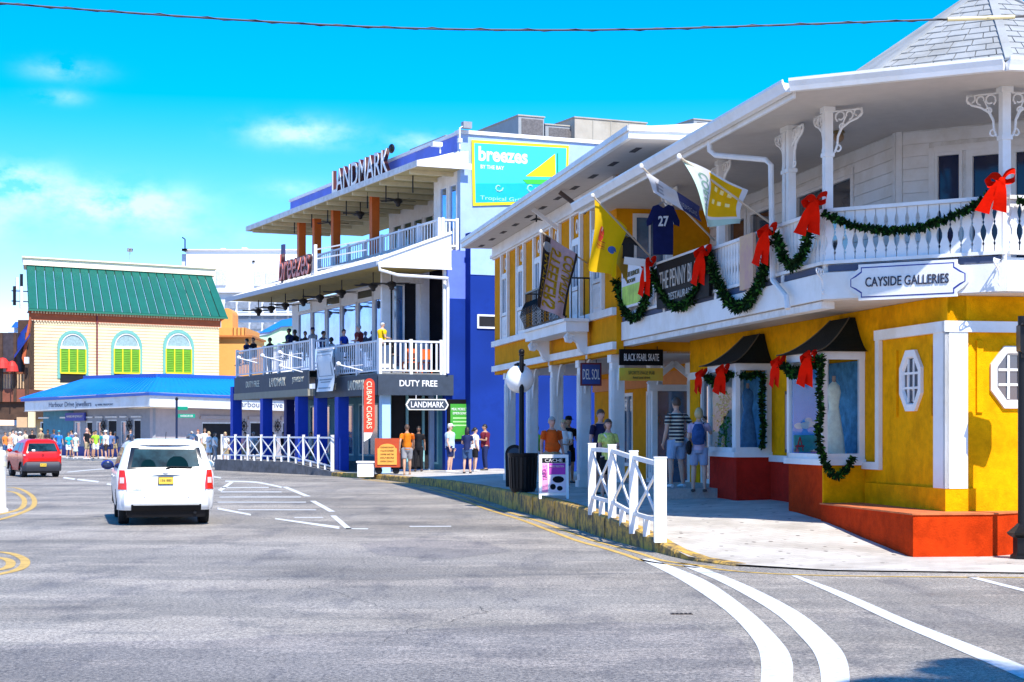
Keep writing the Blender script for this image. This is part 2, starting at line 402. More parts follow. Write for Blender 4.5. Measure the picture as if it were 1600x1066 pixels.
def mat_pave():
    m=bpy.data.materials.new('pavement_pavers'); m.use_nodes=True; t=m.node_tree; n=t.nodes; l=t.links; b=n['Principled BSDF']; b.inputs['Roughness'].default_value=.85
    co=n.new('ShaderNodeTexCoord'); mp=n.new('ShaderNodeMapping'); mp.inputs['Rotation'].default_value=(0,0,R(-32)); l.new(co.outputs['Object'],mp.inputs[0])
    br=n.new('ShaderNodeTexBrick'); br.inputs['Scale'].default_value=1; br.inputs['Brick Width'].default_value=.30; br.inputs['Row Height'].default_value=.15; br.inputs['Mortar Size'].default_value=.006; br.inputs['Bias'].default_value=-.2
    br.inputs['Color1'].default_value=(.50,.46,.41,1); br.inputs['Color2'].default_value=(.58,.54,.48,1); br.inputs['Mortar'].default_value=(.36,.32,.28,1); l.new(mp.outputs[0],br.inputs['Vector'])
    vo=n.new('ShaderNodeTexVoronoi'); vo.inputs['Scale'].default_value=3.4; l.new(mp.outputs[0],vo.inputs['Vector'])
    z=n.new('ShaderNodeTexNoise'); z.inputs['Scale'].default_value=1.2; z.inputs['Detail'].default_value=8; l.new(co.outputs['Object'],z.inputs['Vector'])
    r=n.new('ShaderNodeValToRGB'); e=r.color_ramp.elements; e[0].position=.10; e[1].position=.14; e[0].color=(.16,.14,.13,1); e[1].color=(1,1,1,1); l.new(vo.outputs[0],r.inputs[0])
    r2=n.new('ShaderNodeValToRGB'); e=r2.color_ramp.elements; e[0].position=.35; e[1].position=.65; e[0].color=(.8,.78,.75,1); e[1].color=(1.1,1.1,1.1,1); l.new(z.outputs[0],r2.inputs[0])
    m1=n.new('ShaderNodeMix'); m1.data_type='RGBA'; m1.blend_type='MULTIPLY'; m1.inputs['Factor'].default_value=1; l.new(br.outputs[0],m1.inputs['A']); l.new(r.outputs[0],m1.inputs['B'])
    m2=n.new('ShaderNodeMix'); m2.data_type='RGBA'; m2.blend_type='MULTIPLY'; m2.inputs['Factor'].default_value=1; l.new(m1.outputs['Result'],m2.inputs['A']); l.new(r2.outputs[0],m2.inputs['B'])
    l.new(m2.outputs['Result'],b.inputs['Base Color']); return m
pavm=mat_pave()
pav=struct('pavement',pv,pavm)
BV=BVHTree.FromPolygons([Vector(v) for v in pv.v],[tuple(f) for f in pv.f])
def gz(x,y):
    h=BV.ray_cast(Vector((x,y,5)),Vector((0,0,-1)))
    if h[0] is None: h=BV.ray_cast(Vector((x,y,-5)),Vector((0,0,1)))
    return h[0].z if h[0] is not None else 0.0
# kerb stones, yellow paint worn off to brown
def mat_kerb():
    m=bpy.data.materials.new('worn_yellow_kerb'); m.use_nodes=True; t=m.node_tree; n=t.nodes; l=t.links; b=n['Principled BSDF']; b.inputs['Roughness'].default_value=.85
    co=n.new('ShaderNodeTexCoord'); z=n.new('ShaderNodeTexNoise'); z.inputs['Scale'].default_value=4; z.inputs['Detail'].default_value=9; z.inputs['Roughness'].default_value=.75; l.new(co.outputs['Object'],z.inputs['Vector'])
    r=n.new('ShaderNodeValToRGB'); e=r.color_ramp.elements; e[0].position=.38; e[1].position=.56; e[0].color=(.08,.06,.04,1); e[1].color=(.66,.38,.06,1); x=r.color_ramp.elements.new(.47); x.color=(.26,.17,.06,1)
    l.new(z.outputs[0],r.inputs[0]); l.new(r.outputs[0],b.inputs['Base Color']); return m
kerbm=mat_kerb()
kerb=struct('kerb',MB().box(0,.01,0,.01,-.3,-.29),kerbm)
def walk(pts,step):
    res=[pts[0]]; acc=0
    for i in range(len(pts)-1):
        a,b=pts[i],pts[i+1]; Ls=(b-a).length; t=step-acc
        while t<Ls: res.append(a.lerp(b,t/Ls)); t+=step
        acc=Ls-(t-step)
    return res
ks=walk(KP[3:],.9)
rk=random.Random(4)
for i in range(len(ks)-1):
    a,b=ks[i],ks[i+1]; 
    if max(a.z,b.z)<.04: continue
    d=(b-a); d.z=0; d.normalize(); nn=Vector((-d.y,d.x,0))    # towards the road
    if nn.x>0: nn=-nn
    a2=a.lerp(b,.012); b2=a.lerp(b,.988); h=rk.uniform(.004,.014); w=rk.uniform(-.01,.012)
    mb=MB(); mb.add([a2+nn*(.02+w),b2+nn*(.02+w),b2-nn*.17,a2-nn*.17],[])
    o=len(mb.v); 
    A=[(p.x,p.y,-.03) for p in (a2+nn*(.03+w),b2+nn*(.03+w),b2-nn*.17,a2-nn*.17)]
    B=[(a2+nn*(.03+w)).to_tuple(),(b2+nn*(.03+w)).to_tuple()]
    def zt(p,z): return (p.x,p.y,z)
    up=[zt(a2+nn*(.03+w),a.z+h-.03),zt(b2+nn*(.03+w),b.z+h-.03),zt(b2-nn*.17,b.z+h),zt(a2-nn*.17,a.z+h),zt(a2+nn*(w),a.z+h),zt(b2+nn*(w),b.z+h)]
    mb=MB().add(A+up,[(0,1,5,4),(4,5,9,8),(8,9,6,7),(1,2,6,9,5),(3,0,4,8,7),(2,3,7,6),(3,2,1,0)])
    k=obj('kerb_stone',mb,kerbm,kerb)
# painted markings
paint=M('road_paint_white',(.66,.67,.68),.7,var=.12,scale=12,stain=.22,r2s=9)
payel=M('road_paint_yellow',(.62,.40,.10),.7,var=.15,scale=12,stain=.35,r2s=6)
def strip(pts,w,z=.005,m=paint,pxw=None):
    """painted line along ground points (x,y); w may be a list"""
    pts=[Vector((p[0],p[1])) for p in pts]; n=len(pts); vs=[];fs=[]
    for i,p in enumerate(pts):
        d=(pts[min(i+1,n-1)]-pts[max(0,i-1)]).normalized(); nn=Vector((-d.y,d.x)); ww=(w[i] if isinstance(w,list) else w)/2
        vs+=[(*(p+nn*ww),z),(*(p-nn*ww),z)]
    for i in range(n-1): fs.append((2*i,2*i+1,2*i+3,2*i+2))
    return struct('road_marking',MB().add(vs,fs),m,parent=road)
def gp(l): return [G(u,v,0) for u,v in l]
def smooth_pts(l,k=6):
    out=[]; l=[Vector((p[0],p[1])) for p in l]
    for i in range(len(l)-1):
        p0=l[max(i-1,0)];p1=l[i];p2=l[i+1];p3=l[min(i+2,len(l)-1)]
        for j in range(k):
            t=j/k; out.append(.5*((2*p1)+(p2-p0)*t+(2*p0-5*p1+4*p2-p3)*t*t+(3*p1-p0-3*p2+p3)*t**3))
    return out+[l[-1]]
def band(left,right,m=paint,z=.005):
    a=smooth_pts(gp(left)); b=smooth_pts(gp(right)); vs=[];fs=[]
    for p,q in zip(a,b): vs+=[(*p,z),(*q,z)]
    for i in range(len(a)-1): fs.append((2*i,2*i+1,2*i+3,2*i+2))
    return struct('road_marking',MB().add(vs,fs),m,parent=road)
band([(998,874),(1060,905),(1130,952),(1175,998),(1189,1035),(1186,1090)],[(1018,874),(1098,905),(1165,950),(1216,998),(1238,1035),(1236,1090)])
band([(1065,884),(1130,912),(1205,955),(1255,1000),(1278,1035),(1285,1090)],[(1088,884),(1160,912),(1245,955),(1300,1000),(1324,1035),(1328,1090)])
band([(1236,900),(1300,928),(1400,975),(1500,1018),(1640,1080)],[(1246,900),(1322,928),(1424,972),(1530,1013),(1660,1066)])
band([(1510,902),(1560,915),(1640,935)],[(1525,902),(1572,914),(1655,934)])
# hatched area ahead of the white car
band([(352,751.3),(400,752.8),(440,760.5)],[(352,753),(400,755),(440,763)])
for a,b in [((440,761),(476,776)),((484,783),(514,800)),((516,806),(540,827))]: band([a,b],[(a[0]+9,a[1]),(b[0]+10,b[1])])
band([(360,753),(340,766)],[(366,753),(346,768)])
for y,x0,x1 in [(762,345,420),(769,345,440),(777,343,470),(785,340,478),(797,372,494),(809,460,505)]: band([(x0,y-.5),(x1,y-.5)],[(x0,y+.6),(x1,y+.6)])
band([(340,793.5),(392,803.5)],[(340,796.5),(392,806)]); band([(430,809.8),(530,823)],[(430,811.8),(530,827)]); band([(540,825.5),(575,826)],[(540,827),(575,827.5)])
band([(640,822.4),(705,822.2)],[(640,823.6),(705,823.4)])
for a,b in [((100,745.5),(118,748)),((122,748.5),(155,752)),((168,755.5),(182,757.5))]: band([a,b],[(a[0]-2,a[1]+2),(b[0]-2,b[1]+2.2)])
band([(105,737.5),(180,731.5),(260,734),(345,746)],[(105,738.5),(180,732.6),(260,735.4),(345,748)])
# yellow double lines by the kerb and round the traffic island
kl=[Vector((p.x,p.y)) for p in KP[3:15]]
for off in (.35,.62):
    q=[]
    for i,p in enumerate(kl):
        d=(kl[min(i+1,len(kl)-1)]-kl[max(0,i-1)]).normalized(); nn=Vector((-d.y,d.x)); nn=nn if nn.x<0 else -nn
        q.append(p+nn*off)
    strip(smooth_pts(q),.10,m=payel)
for l in ([(-40,763),(20,762),(46,772),(54,785),(44,797),(0,812),(-60,820)],[(-40,768),(14,768),(34,776),(38,787),(28,797),(-10,806)],[(-40,862),(10,864),(36,873),(38,884),(20,893),(-30,903)],[(-40,870),(0,872),(16,878),(10,888),(-30,895)]):
    strip(smooth_pts(gp(l)),.13,m=payel)
strip(smooth_pts(gp([(1600,903),(1300,900),(1150,893),(1060,880)])),.10,m=payel)
asph2=asph.copy(); asph2.name='asphalt_repair'
_t=asph2.node_tree; _b=_t.nodes['Principled BSDF']; _s=_b.inputs['Base Color'].links[0].from_socket; _m=_t.nodes.new('ShaderNodeMix'); _m.data_type='RGBA'; _m.blend_type='MULTIPLY'; _m.inputs['Factor'].default_value=1; _m.inputs['B'].default_value=(.80,.80,.84,1); _t.links.new(_s,_m.inputs['A']); _t.links.new(_m.outputs['Result'],_b.inputs['Base Color'])
def flatpoly(pts,m,z,nm): return struct(nm,MB().add([(p.x,p.y,z) for p in pts],[tuple(range(len(pts)))]),m,parent=road)
flatpoly(gp([(-150,1012),(60,1008),(200,1002),(345,1001),(440,992),(600,986),(800,978),(960,972),(1085,978),(1160,1000),(1180,1040),(1176,1120),(-150,1120)][::-1]),asph2,.0022,'road_patch')
flatpoly(gp([(560,850),(640,842),(760,848),(800,862),(700,874),(590,868)][::-1]),asph2,.0022,'road_patch')
crk=M('crack_dark',(.075,.072,.072),.9,var=.2); rcx=random.Random(21)
for a_,b_,n_ in (((590,1003),(800,936),26),((60,1035),(470,1022),30),((1010,905),(830,905),14),((640,960),(420,905),20)):
    A_,B_=G(*a_),G(*b_); pp_=[]; j=0.0
    for i in range(n_+1):
        j=j*.8+rcx.uniform(-.09,.09); d_=(B_-A_).normalized(); pp_.append(A_.lerp(B_,i/n_)+Vector((-d_.y,d_.x,0))*j)
    o_=strip(pp_,[rcx.uniform(.003,.011) for _ in pp_],.0035,crk); o_.name='road_crack'
# drain
dm=MB(); g=G(1065,960,0)
dr=thing('drain_cover','small dark drain grate in the asphalt left of the thick curved white lines','drain cover',(g.x,g.y,0))
obj('frame',MB().box(g.x-.11,g.x+.11,g.y-.04,g.y+.04,-.01,.006),M('rusty_iron',(.09,.07,.06),.8,var=.3,scale=20),dr)
for i in range(5): obj('bar',MB().box(g.x-.10+i*.043,g.x-.075+i*.043,g.y-.035,g.y+.035,.006,.012),blkm,dr)
# far pavement by the jewellers shop
fk=[G(-200,711),G(-60,714),G(0,716),G(105,719),G(200,722),G(268,725),G(345,731)]
fp=MB(); 
fw_=[Vector((p.x+2,p.y+14,0)) for p in fk]
for i in range(len(fk)-1):
    for j in range(1): fp.add([(fk[i].x,fk[i].y,.13),(fk[i+1].x,fk[i+1].y,.13),(fw_[i+1].x,fw_[i+1].y,.13),(fw_[i].x,fw_[i].y,.13)],[(0,1,2,3)])
struct('pavement',fp,M('pale_concrete_paving',(.50,.47,.43),.85,var=.1,scale=2,stain=.12))
fkb=struct('kerb',MB().box(-30,-29.99,100,100.01,-.3,-.29),conc)
fs=walk([Vector((p.x,p.y,.13)) for p in fk],1.4)
for i in range(len(fs)-1):
    a,b=fs[i].lerp(fs[i+1],.012),fs[i].lerp(fs[i+1],.988); d=(b-a).normalized(); nn=Vector((d.y,-d.x,0))
    obj('kerb_stone',MB().prism([(a+nn*.02).to_tuple()[:2],(b+nn*.02).to_tuple()[:2],(b-nn*.2).to_tuple()[:2],(a-nn*.2).to_tuple()[:2]],-.03,.14),M('grey_kerbstone',(.42,.42,.40),.85,var=.15,scale=5),fkb)
# traffic island on the left with its white post
isl=MB(); c1=G(-25,785); isl.lathe([(1.0,-.02),(1.0,.10),(.96,.13),(.0,.13)],(c1.x-.5,c1.y,0),28)
struct('traffic_island',isl,M('pale_island_kerb',(.6,.58,.54),.85,var=.1,scale=4,stain=.2))
b=G(-1,800)
t=thing('bollard','thick white round post on the traffic island at the left edge','bollard',(b.x,b.y,0.0))
obj('post',MB().lathe([(.20,0),(.20,.05),(.155,.09),(.15,1.25),(.155,1.26),(.155,1.32),(.12,1.38),(.0,1.40)],(b.x,b.y,0),20),white,t,smooth=True)
obj('band',MB().lathe([(.158,1.02),(.158,1.12)],(b.x,b.y,0),20),M('reflective_band',(.7,.68,.5),.4,var=.05),t)
# ================================================================== corner gallery building (frame F1)
F=F1
gal=thing('gallery_building','white and yellow corner building with wraparound upper balcony, shingled turret roof and orange plinth','building',(0,0,0),F)
GZ=dict(floor0=3.72,floor1=4.20,rail=5.02,ceil=6.50)
yF0=-.14; xP1=-1.95; P1=(-1.95,-.14); P2=(-.08,-2.0); YE=11.5
facade=Wall((0,0),(0,1),(-1,0)); sidew=Wall((0,0),(1,0),(0,-1))
# ground floor walls
facade.holes(mb:=MB(),0,13.2,.0,3.815,[(9.75,10.9,.69,3.0),(11.3,12.5,.69,3.0)],.3); obj('wall',mb,yel,gal)
sidew.holes(mb:=MB(),.002,9,.0,3.815,[],.3); obj('wall',mb,yel,gal)
for (a,b) in ((9.75,10.9),(11.3,12.5)): window(facade,gal,a,b,.69,3.0,white,glass,.09,2 if a>11 else 1,1,d=-.12,name='shop_door')
obj('plinth_moulding',MB().prism([(-.06,-.06),(9,-.06),(9,-.003),(-.003,-.003),(-.003,3.0),(-.06,3.0)],.6,.98),yel,gal)
# orange plinth wall
obj('plinth_wall',MB().prism([(-.78,-.55),(.36,-.62),(1.16,-.16),(1.3,-.003),(0,-.003),(-.003,3.1),(-.78,3.1)],-.05,.62),org,gal)
cp=MB().prism([(-.80,-.57),(.37,-.64),(1.18,-.17),(1.3,-.06),(-.06,-.06),(-.06,3.1),(-.80,3.1)],.622,.645); obj('plinth_coping',cp,M('orange_plinth_top',(.60,.16,.05),.85,var=.15,scale=6,stain=.3),gal)
# corner pilaster and trim
tr=MB(); facade.box(tr,-.07,.34,.98,3.28,.004,.07); sidew.box(tr,-.07,.29,.98,3.28,.004,.07); obj('corner_pilaster',tr,white,gal)
tr=MB(); facade.box(tr,-.10,2.55,3.28,3.44,.004,.09); obj('trim',tr,white,gal)
tr=MB(); sidew.box(tr,-.09,9,3.28,3.44,.004,.09); obj('trim',tr,white,gal)
tr=MB(); facade.box(tr,2.40,2.55,1.30,3.28,.004,.07); obj('trim',tr,white,gal)
tr=MB(); facade.box(tr,2.55,3.12,1.20,1.32,.004,.07); facade.box(tr,2.40,2.55,1.20,1.30,.004,.07); obj('trim',tr,white,gal)
tr=MB(); facade.box(tr,4.84,7.72,1.24,1.36,.004,.07); obj('trim',tr,white,gal)
tr=MB(); facade.box(tr,4.84,7.72,.3,1.24,.004,.03); obj('dado',tr,red_d,gal)
tr=MB(); facade.box(tr,9.3,13.0,2.95,3.10,.004,.06); obj('trim',tr,white,gal)
# raised narrow strips beside the octagonal windows
for s_ in (F.ya(1402,0),F.ya(1457,0)): obj('raised_strip',facade.box(MB(),s_-.04,s_+.04,2.05,3.08,.004,.035),yel,gal)
for s_ in (F.xa(1530,0),F.xa(1640,0)): obj('raised_strip',sidew.box(MB(),s_-.05,s_+.05,2.10,3.16,.004,.035),yel,gal)
def octwin(w,sc,zc,hw,hh,parent):
    def ring(a,b,d): 
        k=.42; return [w.pt(sc+x*a,d,zc+y*b) for x,y in ((-k,-1),(k,-1),(1,-k),(1,k),(k,1),(-k,1),(-1,k),(-1,-k))]
    mb=MB(); r1=ring(hw,hh,.05); r0=ring(hw,hh,0.0); r2=ring(hw*.74,hh*.78,.05); r3=ring(hw*.68,hh*.72,-.0)
    mb.add(r0+r1+r2+r3,[(i,(i+1)%8,(i+1)%8+8,i+8) for i in range(8)]+[(i+8,(i+1)%8+8,(i+1)%8+16,i+16) for i in range(8)]+[(i+16,(i+1)%8+16,(i+1)%8+24,i+24) for i in range(8)])
    o=obj('octagonal_window',mb,white,parent)
    g=MB().add(ring(hw*.72,hh*.76,.008),[tuple(range(8))]); obj('pane',g,glass,o)
    b=MB()
    for i in (-1,1): w.box(b,sc+i*hw*.24-.018,sc+i*hw*.24+.018,zc-hh*.7,zc+hh*.7,.012,.035); w.box(b,sc-hw*.66,sc+hw*.66,zc+i*hh*.24-.018,zc+i*hh*.24+.018,.012,.032)
    obj('glazing_bars',b,white,o)
octwin(facade,F.ya(1426,0),2.60,.40,.47,gal); octwin(sidew,F.xa(1583,0),2.62,.37,.46,gal); octwin(sidew,3.4,2.62,.37,.46,gal)
# shop window bays
dress=M('pale_dress_fabric',(.85,.85,.68),.8,var=.15,scale=9)
def bay(y0,y1,x0,z0,z1,base_m,front_m):
    w=Wall((x0,0),(0,1),(-1,0)); n=Wall((0,y0),(1,0),(0,-1)); fz=Wall((0,y1),(1,0),(0,1))
    b=obj('window_bay',MB().box(x0-.05,-.004,y0-.05,y1+.05,z0-.10,z0),white,gal)
    fr=MB()
    for (xx,yy,hw_) in ((x0+.04,y0+.10,.11),(x0+.04,y1-.04,.045)): fr.box(xx-.045,xx+.045,yy-hw_,yy+hw_,z0,z1)
    fr.box(-.10,-.004,y0,y0+.08,z0,z1); fr.box(-.10,-.004,y1-.08,y1,z0,z1)
    fr.box(x0-.005,-.004,y0-.005,y0+.08,z0+.0,z0+.09); fr.box(x0-.005,x0+.08,y0+.08,y1,z0,z0+.085)
    fr.box(x0-.01,-.004,y0-.012,y0+.09,z1,z1+.13); fr.box(x0-.014,x0+.09,y0+.09,y1,z1,z1+.128); fr.box(x0+.09,-.004,y1-.08,y1,z1,z1+.12)
    obj('window_frame',fr,white,b)
    g=M('shop_display_glass',(.88,.95,1.0),.02,var=.05,spec=.3,trans=1,ior=1.06)
    obj('pane',MB().box(x0+.03,x0+.035,y0+.20,y1-.08,z0+.08,z1),g,b)
    obj('pane',MB().box(x0+.08,-.10,y0+.03,y0+.035,z0+.09,z1),g,b)
    obj('lining',MB().box(-.012,-.005,y0+.09,y1-.09,z0+.065,z1-.01),M('display_backdrop_blue',(.08,.26,.42),.8,var=.5,scale=5),b)
    obj('bay_end',MB().box(x0+.03,-.012,y1-.07,y1-.01,z0+.0,z1),whitew,b)
    obj('display_floor',MB().box(x0+.04,-.012,y0+.04,y1-.08,z0+.0,z0+.06),whitew,b)
    if base_m: obj('bay_base',MB().box(x0+.02,-.004,y0+.02,y1-.02,.2,z0-.10),base_m,gal)
    else:
        obj('bay_base',MB().box(x0+.02,-.004,y0+.05,y1-.02,.2,z0-.10),front_m,gal); obj('bay_base',MB().box(x0+.015,-.004,y0+.004,y0+.046,.2,z0-.10),yel,gal)
    # swept pagoda-shaped hood
    xt,ya,yb=-.10,y0+.42,y1-.42; zt=z1+.72; q=[]
    hd=MB(); K=8
    for k in range(K+1):
        t=k/K; e=t**1.9      # flare: steep at the top, shallow at the rim
        e=1-(1-t)**.55
        xo=x0-.14+(xt-(x0-.14))*t; y_0=(y0-.14)+(ya-(y0-.14))*t; y_1=(y1+.14)+(yb-(y1+.14))*t; z=z1+.13+(zt-z1-.13)*(t**1.6)
        q.append([(-.004,y_0,z),(xo,y_0,z),(xo,y_1,z),(-.004,y_1,z)])
    vs=[p for r_ in q for p in r_]; fs=[]
    for k in range(K):
        for i in range(3): fs.append((4*k+i,4*k+4+i,4*k+5+i,4*k+1+i))
    fs.append((4*K,4*K+3,4*K+2,4*K+1)); fs.append((0,1,2,3)); hd.add(vs,fs)
    h=obj('awning',hd,awn,gal)
    for cy in (0,1):
        pts=[(Vector(r_[1 if cy==0 else 2])+Vector((-.006,-.006 if cy==0 else .006,.004))) for r_ in q]
        obj('seam',MB().tube(pts,.012,5),M('awning_seam',(.12,.11,.08),.7,var=.1),h)
    return b
B2=bay(3.13,4.82,-.74,1.36,3.00,None,org); B1=bay(7.74,9.50,-.72,1.42,2.98,red_d,red_d)
# window displays stand inside the bays
def manikin(x,y,z,h,m,lab,gr='display dresses'):
    t=thing('display_mannequin',lab,'mannequin',(x,y,z),F,gr)
    obj('stand',MB().tube([(x,y,z),(x,y,z+h*.75)],.012,6),blkm,t)
    obj('dress',MB().lathe([(.20,h*.02),(.17,h*.25),(.10,h*.56),(.085,h*.62),(.12,h*.80),(.10,h*.88),(.03,h*.93)],(x,y,z),14,.75),m,t,smooth=True)
    obj('neck',MB().tube([(x,y,z+h*.9),(x,y,z+h)],[.03,.032],8),M('mannequin_skin',(.45,.28,.2),.6),t)
manikin(-.38,3.55,1.38,1.36,dress,'mannequin in a long pale halter dress in the nearer shop window bay')
manikin(-.36,8.1,1.42,1.32,M('blue_dress_fabric',(.08,.22,.40),.8,var=.3,scale=12),'mannequin in a blue skirt and white top in the farther shop window bay')
ds=thing('display_poster','painted beach poster with a white cloud in the nearer shop window','poster',(-.45,4.7,1.44),F)
obj('printed_chair',MB().beam((-.62,4.68,1.48),(-.56,4.68,1.72),.012,.03,(0,1,0)).beam((-.50,4.68,1.48),(-.56,4.68,1.72),.012,.03,(0,1,0)).beam((-.64,4.68,1.56),(-.48,4.68,1.56),.012,.03),M('print_red',(.6,.03,.05),.6),ds)
obj('sheet',MB().box(-.68,-.22,4.70,4.72,1.44,2.90),M('poster_sky_blue',(.10,.42,1.0),.6,var=.1),ds)
cm=MB()
for k,(dy,dz,r_) in enumerate(((0,.0,.10),(.12,.02,.08),(-.12,-.01,.09),(.05,.09,.07))): cm.ell((-.45+dy,4.692,1.92+dz),(r_,.006,r_*.6),10,6)
obj('printed_cloud',cm,white,ds); obj('printed_sea',MB().box(-.67,-.23,4.685,4.699,1.46,1.75),M('poster_sea',(.03,.35,.33),.6,var=.3,scale=8),ds)
fp_=thing('display_plant','leafy green plant standing in the farther shop window bay','plant',(-.5,9.1,1.48),F); lf=MB(); rl=random.Random(9)
for i in range(260):
    z=1.5+rl.random()*1.1; p_=Vector((-.5+rl.gauss(0,.07),9.15+rl.gauss(0,.07),z)); d_=Vector((rl.gauss(0,1),rl.gauss(0,1),rl.gauss(0,1))).normalized()*.07; e_=d_.orthogonal()*.35; lf.add([p_,p_+d_*.5+e_,p_+d_,p_+d_*.5-e_],[(0,1,2,3)])
obj('leaves',lf,M('display_leaf_green',(.12,.40,.04),.6,var=.4,scale=20),fp_,kind='stuff'); obj('stem',MB().tube([(-.5,9.15,1.46),(-.5,9.15,2.5)],.012,5),blkm,fp_)
# menu notice between the bays
nb=thing('notice_board','pink notice board on the yellow wall between the two window bays','sign',(-.03,6.7,1.6),F)
obj('frame',facade.box(MB(),5.3,6.9,1.42,2.56,.004,.04),M('dark_frame',(.05,.04,.04),.5),nb)
obj('board',facade.box(MB(),5.36,6.84,1.48,2.50,.04,.05),M('pink_board',(.62,.42,.38),.7,var=.08),nb)
wtext(facade,nb,'ISLAND',6.1,1.95,1.1,.14,blk,.052); wtext(facade,nb,'TREASURES',6.1,1.68,1.3,.13,blk,.052)
# ------------------------------------------------------------------ balcony and everything above, sized for its true distance
bpy.context.view_layer.update(); mark()
deck=[P1,P2,(6,-2.0),(6,0),(0,0),(0,YE),(-1.95,YE)]
obj('balcony_deck',MB().prism(deck,3.80,4.18),whitew,gal)
ch=Wall(P1,(P2[0]-P1[0],P2[1]-P1[1]),(-1,-1)); CL=math.hypot(P2[0]-P1[0],P2[1]-P1[1])
fx=Wall((xP1,0),(0,1),(-1,0)); fs_=Wall((0,-2.0),(1,0),(0,-1))
fa=MB(); fx.box(fa,yF0,YE,3.72,4.10,.0,.05); obj('fascia',fa,white,gal)
fa=MB(); ch.box(fa,-.02,CL+.02,3.72,4.10,.002,.052); obj('fascia',fa,white,gal)
fa=MB(); fs_.box(fa,P2[0],6,3.72,4.10,.0,.05); obj('fascia',fa,white,gal)
fa=MB(); fx.box(fa,yF0,YE,4.22,4.27,-.06,.06); obj('bottom_rail',fa,white,gal)
fa=MB(); ch.box(fa,0,CL,4.222,4.272,-.058,.062); obj('bottom_rail',fa,white,gal)
fa=MB(); fs_.box(fa,P2[0]+.03,6,4.22,4.27,-.06,.06); obj('bottom_rail',fa,white,gal)
fa=MB(); fx.box(fa,yF0,YE,4.97,5.02,-.06,.06); obj('top_rail',fa,white,gal)
fa=MB(); ch.box(fa,0,CL,4.972,5.022,-.058,.062); obj('top_rail',fa,white,gal)
fa=MB(); fs_.box(fa,P2[0]+.03,6,4.97,5.02,-.06,.06); obj('top_rail',fa,white,gal)
fa=MB(); fx.box(fa,yF0+.1,YE,4.115,4.205,.002,.03); obj('gap_shade_strip',fa,M('gap_shade_dark',(.07,.09,.15),.7,spec=.2),gal)  # dark strip painted in for the shaded open gap under the bottom rail
fa=MB(); ch.box(fa,.06,CL-.06,4.117,4.207,.0,.028); obj('gap_shade_strip',fa,M('gap_shade_dark',(0,0,0)),gal)
for y_ in (1.55,3.2,4.98,6.6,8.25,9.9): obj('edge_block',fx.box(MB(),y_-.06,y_+.06,4.105,4.215,.0,.045),white,gal)
# pierced balusters: profile half widths over height
prof=[(0,.070),(.12,.070),(.16,.058),(.20,.070),(.26,.052),(.34,.034),(.42,.034),(.50,.052),(.54,.070),(.58,.060),(.62,.070),(.68,.055),(.76,.045),(.84,.058),(.88,.070),(1,.070)]
def baluster_mesh(h=.70,t=.022,k=1.0):
    n=len(prof); vs=[]
    for d in (-t/2,t/2):
        for (q,w_) in prof: vs+=[(-w_*k,d,q*h),(w_*k,d,q*h)]
    fs=[]
    m=2*n
    for i in range(n-1):
        a=2*i; fs+=[(a,a+1,a+3,a+2),(m+a,m+a+2,m+a+3,m+a+1),(a,a+2,m+a+2,m+a),(a+1,m+a+1,m+a+3,a+3)]
    me=MB().add(vs,fs).mesh('baluster'); setmat(me,white); return me
bm1=baluster_mesh(); bm2=baluster_mesh(k=.93)
nb_=17
for i in range(nb_):
    p=ch.pt((i+.5)*CL/nb_,0,4.27); obj('baluster',bm1,None,gal,loc=p,rot=(0,0,math.atan2(ch.e.y,ch.e.x)))
i=0; y=yF0+.12
while y<YE-.05:
    obj('baluster',bm2,None,gal,loc=(xP1,y,4.27),rot=(0,0,PI/2)); y+=.155
x=P2[0]+.12
while x<4: obj('baluster',bm2,None,gal,loc=(x,-2.0,4.27)); x+=.155
# soffit boards beneath the balcony, each board lapping the next
sb=MB(); 
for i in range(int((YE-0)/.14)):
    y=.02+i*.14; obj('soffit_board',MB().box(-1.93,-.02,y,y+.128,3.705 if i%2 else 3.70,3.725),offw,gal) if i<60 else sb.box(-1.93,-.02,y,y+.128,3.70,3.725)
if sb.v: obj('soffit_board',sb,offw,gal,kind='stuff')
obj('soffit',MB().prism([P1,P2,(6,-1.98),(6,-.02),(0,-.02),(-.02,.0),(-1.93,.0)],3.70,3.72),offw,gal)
obj('beam',MB().box(-1.95,-1.75,0,YE,3.60,3.70),whitew,gal)
# columns with scroll brackets
def scroll(c,dirv,s=1.0):
    """open scroll bracket beneath the eave, in the vertical plane through dirv"""
    d=Vector((*dirv,0)); mb=MB()
    def pt(a,z): return Vector(c)+d*a*s+Vector((0,0,z*s))
    mb.tube([pt(.05,-.60),pt(.09,-.50),pt(.10,-.38),pt(.16,-.26),pt(.28,-.18),pt(.40,-.14),pt(.47,-.07),pt(.46,.0)],.018*s,5)
    def curl(a,z,r,t0,t1,n=9): mb.tube([pt(a+r*(1-.45*i/n)*math.cos(t0+(t1-t0)*i/n),z+r*(1-.45*i/n)*math.sin(t0+(t1-t0)*i/n)) for i in range(n+1)],.014*s,5)
    curl(.40,-.06,.075,-1,4.6); curl(.14,-.09,.085,PI+1,-2.2); curl(.27,-.08,.07,-1.5,3.6); curl(.10,-.55,.055,2,-3.4); curl(.16,-.24,.05,0,5)
    mb.tube([pt(.04,-.01),pt(.46,-.01)],.014*s,5); mb.tube([pt(.09,-.38),pt(.22,-.10)],.012*s,5)
    return mb
